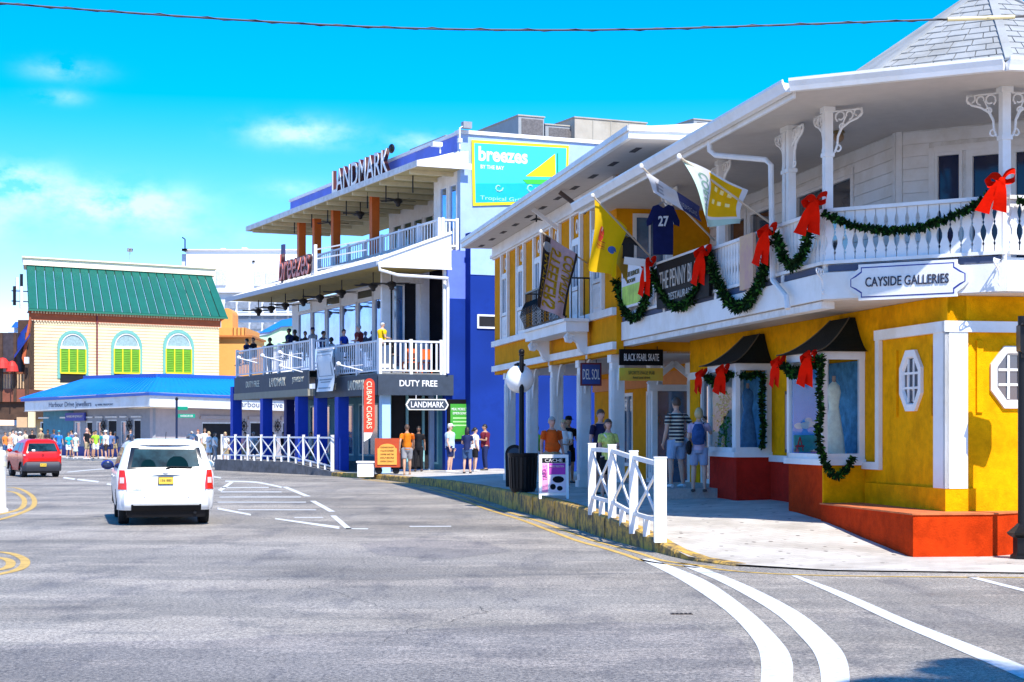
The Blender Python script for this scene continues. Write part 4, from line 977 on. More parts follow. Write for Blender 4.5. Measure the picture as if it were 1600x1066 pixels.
# glass wall of the first floor
gw=Wall((x3-.2,0),(0,1),(-1,0)); zc1=zel-.15
wn=[]; a=3.3
while a<YL-2.4: wn.append((a,a+1.95,zfl+.45,zc1-.55)); a+=2.13
gw.holes(mb:=MB(),2.6,YL,zfl,zc1,wn,.15); obj('wall',mb,rail_st,blu)
sky_gl=M('sky_reflecting_glass',(.30,.46,.92),.03,metal=.85,var=.45,scale=.5,spec=1)
for i,q in enumerate(wn): window(gw,blu,*q,white,sky_gl,.07,1,1,d=-.05); 
for i,q in enumerate(wn): window(gw,blu,q[0],q[1],zc1-.5,zc1-.08,white,glass,.05,1,1,d=-.0,dep=.05) if i%2==0 else None
# near end: white surround with a dark opening facing the camera
ne=Wall((0,2.4),(1,0),(0,-1)); 
ne.holes(mb:=MB(),1.0,x3+.3,zfl,zc1+.5,[(1.35,x3-.05,zfl+.02,zc1-.3)],.2); obj('wall',mb,white,blu)
obj('bar_interior',MB().box(1.2,4.6,2.62,2.66,zfl,zc1+.4),dark,blu)
window(ne,blu,1.45,1.95,zfl+.05,zc1-.35,white,glassb,.06,1,1,d=-.1,name='sliding_door')
obj('shutter_housing',ne.box(MB(),1.3,x3-.002,zc1-.3,zc1-.02,.004,.16),whitew,blu)
wp=MB(); near.box(wp,x3-.12,x3-.003,zfl-.06,zel+.9,.0,.12); obj('corner_post',wp,white,blu)
# ---- lower roof over the terrace
E=[Vector((lx,-.3,zel)),Vector((lx-.35,ly1,zel)),Vector((x3,ly1,zel+1.15)),Vector((x3,-.3,zel+1.15))]
rs=MB(); rs.slab([E[0],E[1],E[2],E[3]],(0,0,.08)); obj('lower_roof',rs,met,blu)
obj('lower_soffit',MB().slab([(lx+.1,-.2,zel-.05),(lx-.25,ly1-.1,zel-.05),(x3-.02,ly1-.1,zel-.05),(x3-.02,-.2,zel-.05)],(0,0,.05)),olive,blu)
m=MB(); m.slab([(lx-.02,-.3,zel-.10),(lx-.37,ly1,zel-.10),(lx-.37,ly1,zel+.10),(lx-.02,-.3,zel+.10)],(-.08,0,0)); obj('fascia_gutter',m,M('grey_gutter_paint',(.42,.46,.52),.5,var=.05),blu)
m=MB(); m.slab([(lx-.02,-.32,zel-.10),(x3+.1,-.32,zel-.10),(x3+.1,-.32,zel+1.25),(x3-1.0,-.32,zel+.85),(lx-.02,-.32,zel+.14)],(0,-.05,0)); obj('gable_end',m,white,blu)
m=MB(); m.beam((lx-.05,-.40,zel+.18),(x3+.1,-.40,zel+1.3),.08,.10); m.beam((lx-.05,-.40,zel-.10),(x3+.1,-.40,zel-.10),.07,.08); obj('gable_trim',m,white,blu)
for i in range(28):
    t=(i+.5)/28; a=E[0].lerp(E[1],t)+Vector((0,0,.085)); b=E[3].lerp(E[2],t)+Vector((0,0,.085)); obj('roof_rib',MB().beam(a,b,.05,.06),met,blu)
dpm=MB(); dpm.tube([(lx-.05,-.42,zel+.05),(lx-.02,-.42,zel-.25),(.6,-.42,zel-.42),(x3-.05,-.36,zel-.46),(x3+.03,-.2,zel-.8),(x3+.03,-.16,zfl)],.06,7); obj('downpipe',dpm,white,blu)
# ---- second floor terrace
obj('upper_deck',MB().box(x3-.25,x3+.0,-.02,yul-3.5,z3-1.35,z3-1.12).box(x3+.001,x3+6,.31,yul-3.5,z3-1.35,z3-1.121),whitew,blu)
r5=Wall((x3-.2,0),(0,1),(-1,0)); r6=Wall((0,.05),(1,0),(0,-1)); YU=F.ya(497,x3-.2)
railing(r5,.1,YU,z3-1.12,1.12,rail_st,.30,.06,blu); railing(r6,x3-.14,x4-.1,z3-1.12,1.12,white,.17,.05,blu,posts=.6)
for u in (585,524.5,495,471): 
    xx=x3+.05; y=F.ya(u,xx); obj('orange_column',MB().box(xx-.17,xx+.17,y-.17,y+.17,z3-1.12,zeu),orange_w,blu)
xb=5.6
bk=Wall((xb,0),(0,1),(-1,0)); ow=[]
a=3.2
while a<13: ow.append((a,a+1.05,z3-.5,zeu-.7)); a+=1.3
bk.holes(mb:=MB(),.3,14,z3-1.12,zeu,ow,.2); obj('wall',mb,white,blu)
for q in ow: window(bk,blu,*q,white,M('garden_reflecting_glass',(.03,.07,.05),.05,var=.8,scale=3,spec=1),.06,1,1)
nw=Wall((x4,0),(0,1),(-1,0)); n2=[(.35,1.15,z3-.95,zeu-.5),(1.35,2.15,z3-.95,zeu-.5)]
nw.holes(mb:=MB(),.32,2.6,z3-1.12,zeu,n2,.2); obj('wall',mb,white,blu)
for q in n2: window(nw,blu,*q,white,sky_gl,.07,1,1)
obj('wall',MB().box(x4,xb,2.6,2.8,z3-1.12,zeu),white,blu)
# ---- upper roof
m=MB(); m.slab([(uxe,-.3,zeu),(uxe,yul,zeu),(x4,yul,zeu+.55),(x4,-.3,zeu+.55)],(0,0,.08)); obj('upper_roof',m,met,blu)
obj('upper_soffit',MB().box(uxe+.05,x4-.003,-.25,yul-.05,zeu-.06,zeu-.005).box(x4-.002,xb+2,.31,yul-.05,zeu-.061,zeu-.006),M('beige_beam_soffit',(.46,.36,.16),.7,var=.15,scale=3),blu)
for i in range(14):
    y=.8+i*(yul-1.5)/13; obj('soffit_beam',MB().box(uxe+.1,xb,y-.07,y+.07,zeu-.22,zeu-.062),M('pale_beam_paint',(.62,.54,.34),.7),blu)
m=MB(); m.box(uxe-.07,uxe,-.32,yul,zeu-.09,zeu+.14); m.box(uxe-.07,x4+.3,-.38,-.322,zeu-.09,zeu+.14); m.box(uxe,x4+3,yul+.002,yul+.06,zeu-.09,zeu+.1); obj('fascia_gutter',m,whitew,blu)
m=MB(); m.slab([(uxe-.05,-.34,zeu+.14),(x4+.15,-.34,zeu+.14),(x4+.15,-.34,zeu+.62)],(0,-.05,0)); obj('gable_end',m,white,blu)
for i in range(26):
    y=.2+i*(yul-.4)/25; obj('roof_rib',MB().beam((uxe,y,zeu+.11),(x4-.01,y,zeu+.66),.05,.06),met,blu)
# small lamps at the near corner of the roof
for nm,(x,y,z) in (('floodlight',(x4-.9,-.1,zeu+.75)),):
    t=thing('floodlight','small white floodlight at the near corner of the upper blue parapet','lamp',(x,y,z),F)
    obj('arm',MB().tube([(x,y,z-.25),(x,y,z)],.03,6),white,t); obj('head',MB().box(x-.35,x+.05,y-.12,y+.12,z,z+.16),white,t)
t=thing('floodlight','white tall spotlight bracket beside the mural corner of the blue parapet','lamp',(x4-.15,-.25,zeu+.7),F)
x=x4-.15; obj('arm',MB().tube([(x,-.25,zeu+.7),(x,-.25,zeu+1.5),(x+.2,-.3,zeu+1.62)],.035,6),white,t); obj('head',MB().box(x+.1,x+.45,-.4,-.15,zeu+1.5,zeu+1.75),grey,t); obj('clamp',MB().box(x-.08,x+.08,-.33,-.17,zeu+.95,zeu+1.1),white,t)
# ---- rooftop letters
lt=thing('rooftop_letters','row of tall white and dark red standing letters on the blue parapet','sign',(x4-.5,8,zeu+.7),F)
lw=Wall((x4-.35,0),(0,1),(-1,0)); ya,yb=F.ya(612,x4-.35),F.ya(524,x4-.35); za,zb_=zeu+.68,zeu+.68+1.12
wtext(lw,lt,'LANDMARK',(ya+yb)/2,(za+zb_)/2,(yb-ya),1.06,M('dark_red_letter_sides',(.06,.01,.014),.5),.0,.02,.16)
wtext(lw,lt,'LANDMARK',(ya+yb)/2,(za+zb_)/2,(yb-ya)-.06,1.02,white,.165,.0,.02)
obj('mount_bar',lw.box(MB(),ya,yb,za-.05,za+.02,-.1,.0),grey,lt)
sh=MB().ell(lw.pt(ya-.25,.1,zb_-.12),(.12,.24,.2),10,7); obj('emblem',sh,blkm,lt)
# ---- mural sign on the end wall
ms=thing('mural_sign','large turquoise sailing boat sign with yellow border high on the pale blue end wall','sign',(F.xa(737,-.1),-.1,F.za(320,4,0)),F)
a0,a1=F.xa(738,0),F.xa(888,0)
def mz(v,a): return F.za(v,a,0)
def mp_(u,v,d): a=F.xa(u,0); return near.pt(a,d,F.za(v,a,0))
def mpoly(pts,d0,d1): return MB().slab([mp_(u,v,d0) for u,v in pts],near.n*(d1-d0))
obj('border',mpoly([(736,219),(888,228),(886,318),(738,322)],.03,.06),M('sign_yellow',(.80,.62,.01),.5,var=.03),ms)
obj('panel',mpoly([(740,224),(884,232),(882,314),(742,317)],.06,.07),M('sign_turquoise',(.04,.62,.60),.5,var=.04),ms)
obj('painted_sea',mpoly([(742,287),(800,287),(883,285),(882,313),(742,316)],.07,.075),M('sign_teal',(.0,.42,.45),.5,var=.05),ms)
obj('sail',mpoly([(866,241),(867,277),(820,276),(842,260)],.076,.084),M('sign_sail',(.90,.72,.0),.5),ms)
obj('hull',mpoly([(815,281),(868,281),(862,289),(822,288)],.076,.084),M('sign_green',(.05,.50,.05),.5),ms)
obj('mast',mpoly([(869,240),(871,240),(871,281),(869,281)],.076,.082),green_sign,ms)
def mtext(b,u,v,w,h,m=white,bold=.02):
    a=F.xa(u,0); wtext(near,ms,b,a,F.za(v,a,0),w,h,m,.077,bold,.006)
s_=F.W(5,0).y/FOC
mtext('breezes',785,243,84*s_,23*s_,white,.03); mtext('BY THE BAY',768,262,40*s_,6*s_,white,.02); mtext('Tropical Grill',782,314-2,72*s_,8*s_,M('pale_aqua_print',(.35,.75,.75),.5),.0)
sw_=MB()
for (u,v,r_) in ((778,294,7),(828,294,8),(850,300,5)): sw_.tube([mp_(u+r_*(1-.08*k)*math.cos(k*.7),v+r_*(1-.08*k)*math.sin(k*.7),.079) for k in range(9)],.03,4)
obj('painted_swirl',sw_,M('pale_aqua_print',(0,0,0)),ms)
# ---- rooftop units
def unit(x0,x1,y0,y1,z0,z1,lab,grl=True):
    t=thing('rooftop_unit',lab,'air conditioner',((x0+x1)/2,y0,z0),F,'rooftop air conditioning units')
    obj('casing',MB().box(x0,x1,y0,y1,z0,z1),hvac if not grl else M('unit_grey_metal',(.30,.32,.33),.5,var=.1),t)
    n=Wall((0,y0),(1,0),(0,-1)); w2=Wall((x0,0),(0,1),(-1,0))
    if grl: obj('grille',n.box(MB(),x0+.12*(x1-x0),x1-.05*(x1-x0),z0+.15,z1-.1,.003,.03),hvacd,t)
    else:
        for i in range(1,4): obj('panel_seam',n.box(MB(),x0+(x1-x0)*i/4-.02,x0+(x1-x0)*i/4+.02,z0,z1-.03,.003,.02),M('seam_grey',(.35,.33,.28),.6),t)
        obj('duct',n.box(MB(),x0+.1*(x1-x0),x0+.25*(x1-x0),z0,z0+.4*(z1-z0),.003,.15),hvac,t)
    obj('lid',MB().box(x0-.04,x1+.04,y0-.04,y1+.04,z1,z1+.05),hvac,t)
def uxz(u,v,y): a=F.xa(u,y); return a,F.za(v,a,y)
y=3; a,zt1=uxz(810,181,y); b,_=uxz(850,181,y); unit(a,b,y,y+6,zp-.5,zt1,'grey rooftop unit with dark louvres, tallest box left of the beige one')
y=3.4; a,zt1=uxz(852,195,y); b,_=uxz(898,195,y); unit(a,b,y,y+1.6,zp-.5,zt1,'low dark rooftop unit between the louvred box and the beige box')
y=3; a,zt1=uxz(898,184,y); b,_=uxz(1010,190,y); unit(a,b,y,y+2.5,zp-.5,zt1,'long beige rooftop unit with panel seams above the mural wall',False)
y=4; a,zt1=uxz(1084,187,y); b,_=uxz(1130,187,y); unit(a,b,y,y+2.5,zp-.5,zt1,'white topped rooftop unit at the far right behind the gallery roof')
yy=F.ya(697,x4+.6); yy2=F.ya(642,x4+.6); z_=F.za(213,x4+.6,yy); unit(x4+.6,x4+2.2,yy,yy2,zp-.1,z_,'long low grey rooftop unit on the blue parapet above the letters')
# ---- neon style name on lower roof
nn=thing('script_sign','dark red script letters on a lattice standing on the lower terrace roof','sign',(lx+.3,12,zel+.3),F)
nwll=Wall((lx+.35,0),(0,1),(-1,0)); ya,yb=F.ya(488,lx+.35),F.ya(440,lx+.35); z0_=zel+.35; ht=F.za(390,lx+.35,(ya+yb)/2)-z0_
dr=M('neon_dark_red',(.30,.03,.02),.4); 
wtext(nwll,nn,'breezes',(ya+yb)/2,z0_+ht*.5,(yb-ya),ht*.95,M('sign_black_red',(.05,.012,.015),.5),.0,.045,.12,shear=.25)
wtext(nwll,nn,'breezes',(ya+yb)/2,z0_+ht*.5,(yb-ya),ht*.93,M('neon_pink_red',(.62,.16,.12),.4),.125,.0,.03,shear=.25)
for a in (ya+.2,(ya+yb)/2,yb-.2): obj('stand_post',MB().tube([nwll.pt(a,-.05,zel+.1),nwll.pt(a,-.05,z0_+ht*.7)],.04,5),white,nn)
obj('backing_post',nwll.box(MB(),yb-.1,yb+.25,z0_-.2,z0_+ht*1.35,-.15,-.05),M('sign_navy',(.03,.03,.12),.5),nn)
lr=MB()
for z in (zel+.55,zel+1.0,zel+1.4): lr.beam(nwll.pt(ya-.2,-.1,z),nwll.pt(ya-3.6,-1.2,z+.12),.05,.05)
lr.box(*sorted((lx+.33,lx+.45)),ya-.35,ya-.2,zel+.2,zel+1.6); obj('side_frame',lr,white,nn)
# ---- white arm lights in front of the terrace
k=0
for u,v,w in ((400,560,F2),(438,557,F2),(466,552,F2),(468,573,F2),(560,570,F2)):
    k+=1; x=-.36 if u<495 else -.1; y=F.ya(u,x); z=F.za(v,x,y); t=thing('arm_light',['first','second','third','lower fourth','fifth'][k-1]+' white arm light from the left on the terrace edge','lamp',(x,y,z),F,'white arm lights on the terrace edge')
    q=[(x,y-2.0,z-.35),(x-.9,y-.6,z-.05),(x-1.1,y-.3,z)]
    obj('arm',MB().tube([(x,y-.5,z-.25),(x-.75,y+.2,z+.0)],.028,6),white,t); obj('lamp_head',MB().ell((x-.75,y+.2,z+.03),(.10,.10,.09),8,6),white,t); obj('stay',MB().tube([(x,y-.5,z-.02),(x-.45,y,z-.08)],.016,5),white,t)
# blank QR style banner: white cloth with grey border and no code
q0=F.hx(507,555,-.45); bn=thing('banner','tall pale blue white cloth banner hanging from the terrace rail','banner',q0,F)
bwl=Wall((-.42,0),(0,1),(-1,0)); a0,a1=F.ya(521,-.42),F.ya(496,-.42); zb0,zb1=F.za(611,-.42,a0),F.za(545,-.42,a0)
def cloth_b(s,t): return bwl.pt(a0+(a1-a0)*s,.05*math.sin(t*7)+.03*math.sin(s*9),zb1+(zb0-zb1)*t)
obj('cloth',MB().grid(cloth_b,8,16),M('banner_pale_blue',(.72,.78,.82),.8,var=.05),bn,smooth=True)
for (p0_,q0_,p1_,q1_) in ((.08,.12,.92,.135),(.08,.62,.92,.635),(.08,.12,.11,.63),(.89,.12,.92,.63),(.12,.70,.88,.73),(.2,.76,.8,.785),(.12,.90,.88,.93)): obj('printed_line',MB().grid(lambda s,t: cloth_b(p0_+(p1_-p0_)*s,q0_+(q1_-q0_)*t)+bwl.n*.012,4,2),M('banner_grey_band',(.25,.32,.38),.8),bn)
obj('hem',MB().grid(lambda s,t: cloth_b(.06+.88*s,.03+.035*t)+bwl.n*.01,6,1),M('banner_grey_band',(.25,.32,.38),.8),bn)
obj('pole',MB().tube([bwl.pt(a0-.05,0,zb1+.02),bwl.pt(a1+.05,0,zb1+.02)],.03,6),white,bn)
# ---- ceiling fans
fanb=M('fan_dark_brown',(.02,.015,.012),.5)
def fan(x,y,zc,lab,drop=.45,first=[None],grp='dark ceiling fans under the terrace roofs'):
    if first[0] is None:
        t=thing('ceiling_fan',lab,'fan',(0,0,0),WF,grp)
        obj('rod',MB().tube([(0,0,0),(0,0,-.45)],.025,6),fanb,t); obj('motor',MB().lathe([(.05,-.40),(.17,-.45),(.19,-.55),(.10,-.64),(.09,-.72),(.02,-.76)],(0,0,0),12),fanb,t,smooth=True)
        for k in range(5):
            a=2*PI*k/5+.3; d=Vector((math.cos(a),math.sin(a),0)); n=Vector((-d.y,d.x,.25)); m=MB().slab([d*.15-n*.05+Vector((0,0,-.5)),d*.75-n*.09+Vector((0,0,-.5)),d*.78+n*.06+Vector((0,0,-.5)),d*.15+n*.05+Vector((0,0,-.5))],(0,0,.012)); obj('blade',m,fanb,t)
        first[0]=t
    else: t=dup(first[0],label=lab)
    t.location=F2.W(x,y,zc); t.rotation_euler=(0,0,random.uniform(0,1.2)); t['label']=lab
on=['first','second','third','fourth','fifth','sixth','seventh','eighth']
for i,u in enumerate((404,424,446,474,500,534,583,612)):
    x=.75 if u<600 else 1.2; fan(x,F.ya(u,x),zel-.05,on[i]+' ceiling fan from the left under the lower terrace roof')
for i,u in enumerate((520,563,622)): fan(3.0,F.ya(u,3.0),zeu-.06,on[i]+' ceiling fan from the left under the top terrace roof')
for i,u in enumerate((460,487,512,541,574,603,645)):
    xx=2.2; obj('hanging_rod',MB().tube([(xx,F.ya(u,xx),zeu-.06),(xx,F.ya(u,xx),zeu-.75)],.03,5),blkm,blu)
# ================================================================== jewellers shop with blue roof at the bend
jc=G(232,716,.13)+Vector((0,1.2,0)); jl=Vector(((68-800)/FOC*119,119,0)); jr=Vector(((470-800)/FOC*122,122,0))
def seg_wall(a,b):
    e=Vector((b.x-a.x,b.y-a.y)); n=Vector((e.y,-e.x)).normalized()
    if n.y>0: n=-n
    return Wall((a.x,a.y),(e.x,e.y),(n.x,n.y)), e.length
jw=thing('jewellery_shop','low corner shop with bright blue metal roof and long white fascia at the bend','building',(jc.x,jc.y,0))
zje=3.95; zjf=3.0; zjt=5.05
JL,jll=seg_wall(jc,jl); JR,jrl=seg_wall(jc,jr)
shopg=M('shaded_shop_wall',(.30,.31,.34),.8,var=.08); shopp=M('pinkish_shop_wall',(.46,.40,.40),.8,var=.08)  # grey carries the shade of the left front, pinkish the lit right front
dl=[(1.6,2.7,.1,2.5),(5.0,6.4,.1,2.5),(8.6,9.6,.5,2.4),(12.0,13.4,.1,2.55),(15.6,17.0,.1,2.4)]
wl=[(3.6,4.3,.9,2.4),(7.1,7.9,.7,2.4),(10.4,11.2,.9,2.4)]
JL.holes(mb:=MB(),0,jll,.05,3.2,dl+wl,.2); obj('wall',mb,shopg,jw)
for q in dl: window(JL,jw,*q,whitew,dark,.08,1,1,d=-.12,name='shop_door')
for q in wl: window(JL,jw,*q,whitew,glassb,.08,1,1,name='window'); 
for q in dl+wl: obj('lintel_moulding',JL.box(MB(),q[0]-.15,q[1]+.15,2.62,2.72,.003,.08),whitew,jw)
obj('dado',JL.box(MB(),0,jll,.05,.75,.003,.03),navy,jw)
obj('teal_panel',JL.box(MB(),11.5,jll,.76,3.2,.003,.02),M('teal_shop_wall',(0,0,0)),jw)
dr_=[(5.3,9.2,.1,2.35),(10.9,13.5,.1,2.4),(15,17,.1,2.4)]
JR.holes(mb:=MB(),0,jrl,.05,3.2,dr_,.2); obj('wall',mb,shopp,jw)
for q in dr_: window(JR,jw,*q,whitew,dark,.10,1,1,d=-.12,name='shop_opening'); obj('lintel_moulding',JR.box(MB(),q[0]-.3,q[1]+.3,2.55,2.75,.003,.12),shopp,jw)
bs=obj('blue_name_board',JL.box(MB(),9.4,12.4,2.45,2.98,.08,.2),M('board_blue',(.03,.05,.35),.5),jw); wtext(JL,bs,'HARBOUR JEWELRY',10.9,2.72,2.5,.18,white,.205)
# ship wheels
def wheel(w,a,z,r=.42):
    m=MB(); m.tube([w.pt(a+r*.62*math.cos(t*PI/7),.12,z+r*.62*math.sin(t*PI/7)) for t in range(15)],.035,5)
    for k in range(8): m.tube([w.pt(a,.12,z),w.pt(a+r*math.cos(k*PI/4),.12,z+r*math.sin(k*PI/4))],.022,4)
    m.ell(w.pt(a,.12,z),(.09,.09,.09),8,6)
    o=solo('ship_wheel',m,blkm,'',"ornament",tuple(w.pt(a,.12,z)),WF,'black ship wheels on the jewellers walls'); return o
wls=[(JL,3.0,2.1,'first ship wheel left of the shop corner, nearest the corner'),(JL,6.75,2.1,'black ship wheel between two doors of the grey shop wall'),(JR,10.0,2.1,'large black ship wheel on the pink wall between two openings'),(JR,14.2,2.1,'black ship wheel on the pink wall at the far right behind the blue columns')]
for w,a,z,l in wls: wheel(w,a,z,.5)['label']=l
# fascia, mouldings and hipped blue roof
rb=M('blue_metal_roof',(.006,.22,.72),.45,var=.06,scale=2); rb2=M('blue_roof_trim',(.015,.10,.45),.5)
def off(w,a,d,z): return w.pt(a,d,z)
def mitre(w1,w2,d,z):    # outer corner at distance d from both walls
    n=(w1.n+w2.n); n.normalize(); return jc+n*(d/n.dot(w1.n))+Vector((0,0,z))
o1=1.1
cF=lambda d,z: mitre(JL,JR,d,z)
for (w,ll,d0,d1,z0,z1,m,nm) in ((JL,jll+.6,o1-.12,o1,3.12,3.80,white,'fascia'),(JR,jrl+1,o1-.12,o1,3.12,3.80,white,'fascia'),(JL,jll+1,o1-.1,o1+.12,3.80,3.97,rb2,'eave_trim'),(JR,jrl+1,o1-.1,o1+.12,3.80,3.97,rb2,'eave_trim')):
    a,b,c_,d_=cF(d0,z0),cF(d1,z0),w.pt(ll,d1,z0),w.pt(ll,d0,z0); mb=MB().slab([a,b,c_,d_],(0,0,z1-z0)); obj(nm,mb,m,jw)
for w,ll in ((JL,jll+1),(JR,jrl+1)):
    obj('soffit',MB().slab([cF(o1-.1,3.10),w.pt(ll,o1-.1,3.10),w.pt(ll,-.1,3.10),cF(-.1,3.10)],(0,0,.04)),shopp,jw)
    a,b=cF(o1+.12,3.98),w.pt(ll+.3,o1+.12,3.98); c_,d_=w.pt(ll-2.9,-2.2,zjt+.28),cF(-2.2,zjt)
    obj('roof_slope',MB().slab([a,b,c_,d_],(0,0,.05)),rb,jw)
    n=int((b-a).length/.62)
    for i in range(n): 
        t=(i+.5)/n; p=a.lerp(b,t); q=d_.lerp(c_,t); obj('roof_seam',MB().beam(p+Vector((0,0,.07)),q+Vector((0,0,.07)),.04,.05),rb,jw)
    obj('ridge_trim',MB().beam(cF(-2.2,zjt+.14),c_+Vector((0,0,.12)),.3,.24),rb2,jw)
    obj('flat_roof',MB().slab([cF(-2.3,zjt),c_,c_+Vector((0,12,0)),cF(-2.3,zjt)+Vector((0,12,0))],(0,0,.05)),met,jw)
lc=M('fascia_lettering_grey',(.10,.12,.18),.6)
wtext(JL,jw,'Harbour Drive Jewellers',jll*.49+1.6,3.47,6.6,.42,lc,o1+.005); wtext(JL,jw,'by KIRK FREEPORT',jll*.21+1.0,3.42,2.6,.16,lc,o1+.005)
wtext(JR,jw,'Harbour Drive Jewellers',12.2,3.47,9.6,.50,lc,o1+.005)
# ================================================================== cream building with green roof behind
FG=Frame((P(47,600,134).x,134),math.atan2(.5936,.8047)); GW=(FG.xa(342,0))
grn=thing('green_roof_building','cream clapboard building with steep green metal roof and three arched green shuttered windows','building',(0,0,0),FG)
gw_=Wall((0,0),(1,0),(0,-1)); zg0=FG.za(495,0,0); zg1=FG.za(484,0,0)
cream=M('cream_clapboard',(.80,.62,.36),.7,var=.04,scale=2); brick=M('rust_red_trim',(.45,.10,.03),.7,var=.1); teal=M('teal_window_trim',(.16,.42,.36),.6); lime=M('lime_green_shutter',(.13,.34,.01),.6,var=.12,scale=3); yelf=M('yellow_frame',(.75,.62,.02),.6)
gw_.holes(mb:=MB(),0,GW,0,zg1,[],.3); obj('wall',mb,cream,grn); obj('side_wall',MB().prism([(.02,.31),(GW-.02,.31),(GW+3.5,9.3),(3.9,9.3)],0,zg1-.06),M('dark_timber_gable',(.12,.05,.03),.8,var=.3),grn)
cbm=MB(); z=.5
while z<zg0-.3: cbm.add([gw_.pt(0,.005,z),gw_.pt(GW,.005,z),gw_.pt(GW,.045,z),gw_.pt(0,.045,z),gw_.pt(0,.008,z+.23),gw_.pt(GW,.008,z+.23)],[(3,2,5,4),(0,1,2,3)]); z+=.245
obj('clapboards',cbm,cream,grn,kind='stuff')
obj('frieze_board',gw_.box(MB(),-.1,GW+.1,zg0-.25,zg0+.25,.004,.12),brick,grn)
dn=MB(); n=70
for i in range(n): 
    a=GW*(i+.5)/n; gw_.box(dn,a-.05,a+.05,zg0+.28,zg0+.44,.1,.26); dn.slab([gw_.pt(a-.09,.122,zg0-.25),gw_.pt(a+.09,.122,zg0-.25),gw_.pt(a,.122,zg0-.42)],gw_.n*.02)
obj('dentils',dn,M('dentil_cream',(.75,.62,.42),.7),grn,kind='stuff'); obj('dentil_backing',gw_.box(MB(),-.15,GW+.15,zg0+.255,zg1+.1,.003,.09),brick,grn)
obj('downpipe',gw_.box(MB(),FG.xa(150.5,0)-.05,FG.xa(150.5,0)+.05,4,zg0+.3,.12,.2),M('maroon_pipe',(.16,.02,.04),.6),grn)
for u in (113.5,197.5,278.5):
    c=FG.xa(u,0); hw=FG.xa(u+23,0)-c; zb_=FG.za(586,c,0)-.3; zs=FG.za(543,c,0); 
    arch=lambda r,d,K=14: [gw_.pt(c+r*math.cos(PI*k/K),d,zs+r*1.05*math.sin(PI*k/K)) for k in range(K+1)]
    ro,ri=hw*1.05,hw*.86
    A,B_=arch(ro,.10),arch(ri,.10); A0=arch(ro,.0); m=MB(); K=len(A)
    m.add(A+B_+A0,[(i,i+1,i+1+K,i+K) for i in range(K-1)]+[(i,i+2*K,i+1+2*K,i+1) for i in range(K-1)])
    gw_.box(m,c-ro,c-ri,zb_,zs,.0,.10); gw_.box(m,c+ri,c+ro,zb_,zs,.0,.10)
    o=obj('arched_window',m,teal,grn)
    fanl=arch(ri,.06); obj('fanlight',MB().add(fanl,[tuple(range(len(fanl)))]),M('pale_louvre',(.28,.40,.40),.7,var=.25,scale=9),o)
    f=MB(); gw_.box(f,c-ri,c+ri,zs-.12,zs+.08,.06,.13); f.tube(arch(ri*.92,.09),.05,5); obj('fan_trim',f,white,o)
    for k in range(3):
        a=c-ri+2*ri*(k)/3; sh_=obj('shutter',gw_.box(MB(),a+.03,a+2*ri/3-.03,zb_+.5,zs-.13,.05,.09),lime,grn)
        lv=MB(); 
        for j in range(12): zz=zb_+.6+j*(zs-zb_-.8)/12; lv.add([gw_.pt(a+.1,.092,zz),gw_.pt(a+2*ri/3-.1,.092,zz),gw_.pt(a+2*ri/3-.1,.12,zz-.06),gw_.pt(a+.1,.12,zz-.06)],[(0,1,2,3),(3,2,1,0)])
        obj('louvres',lv,lime,sh_)
    f=MB()
    for k in range(4): a=c-ri+2*ri*k/3; gw_.box(f,a-.045,a+.045,zb_+.45,zs-.12,.06,.14)
    gw_.box(f,c-ri,c+ri,zb_+.38,zb_+.5,.06,.142); obj('shutter_frame',f,yelf,o); obj('opening',gw_.box(MB(),c-ri,c+ri,zb_-.3,zb_+.37,.05,.06),dark,o)
# steep green roof in separate standing-seam panels
x0r,x1r=-.35,GW+.55; zt0=FG.za(413,0,3); rd=3.2
gm_=M('green_metal_roof',(.003,.115,.085),.5,var=.10,scale=1.5,stain=.1)
xt0=FG.xa(41,rd); xt1=FG.xa(331,rd); nP=22
for i in range(nP):
    a,b=i/nP,(i+1)/nP; g=.003
    L0=lambda t: Vector((x0r+(x1r-x0r)*t,-.55,zg1)); L1=lambda t: Vector((xt0+(xt1-xt0)*t,rd,zt0))
    mb=MB().slab([L0(a+g),L0(b-g),L1(b-g),L1(a+g)],(0,-.03,.06)); mb.beam(L0(a)+Vector((0,-.03,.045)),L1(a)+Vector((0,-.03,.045)),.04,.001)
    obj('roof_panel',mb,gm_,grn); obj('panel_seam',MB().beam(L0(a)+Vector((0,-.05,.04)),L1(a)+Vector((0,-.05,.04)),.05,.03),M('green_seam',(.002,.045,.03),.7,spec=.1),grn)
obj('roof_substructure',MB().prism([(x0r+.1,-.4),(x1r-.1,-.4),(x1r+1.3,rd),(x0r+1.3,rd)],zg1-.05,zg1-.01),brick,grn)
obj('gable_wall',MB().slab([(xt0+.1,rd+.05,zt0-.1),(x0r+.1,-.45,zg1),(x0r+1.6,rd+.05,zg1)],(.3,0,0)),M('dark_timber_gable',(0,0,0)),grn)
obj('gable_wall',MB().slab([(xt1-.1,rd+.05,zt0-.1),(x1r-.15,-.45,zg1),(x1r+1.0,rd+.05,zg1)],(-.3,0,0)),brick,grn)
obj('eave_board',MB().box(x0r,x1r,-.62,-.5,zg1-.12,zg1+.03),M('green_eave_trim',(.02,.16,.10),.6),grn)
obj('ridge_fascia',MB().prism([(xt0-.35,rd-.25),(xt1+.2,rd-.25),(xt1+1.7,rd+4),(xt0+1.3,rd+4)],zt0,zt0+.55),M('pale_yellow_fascia',(.80,.76,.55),.6,var=.05),grn)
obj('ridge_cap',MB().prism([(xt0-.5,rd-.4),(xt1+.3,rd-.4),(xt1+1.8,rd+4),(xt0+1.2,rd+4)],zt0+.552,zt0+.66),M('pale_yellow_fascia',(0,0,0)),grn)
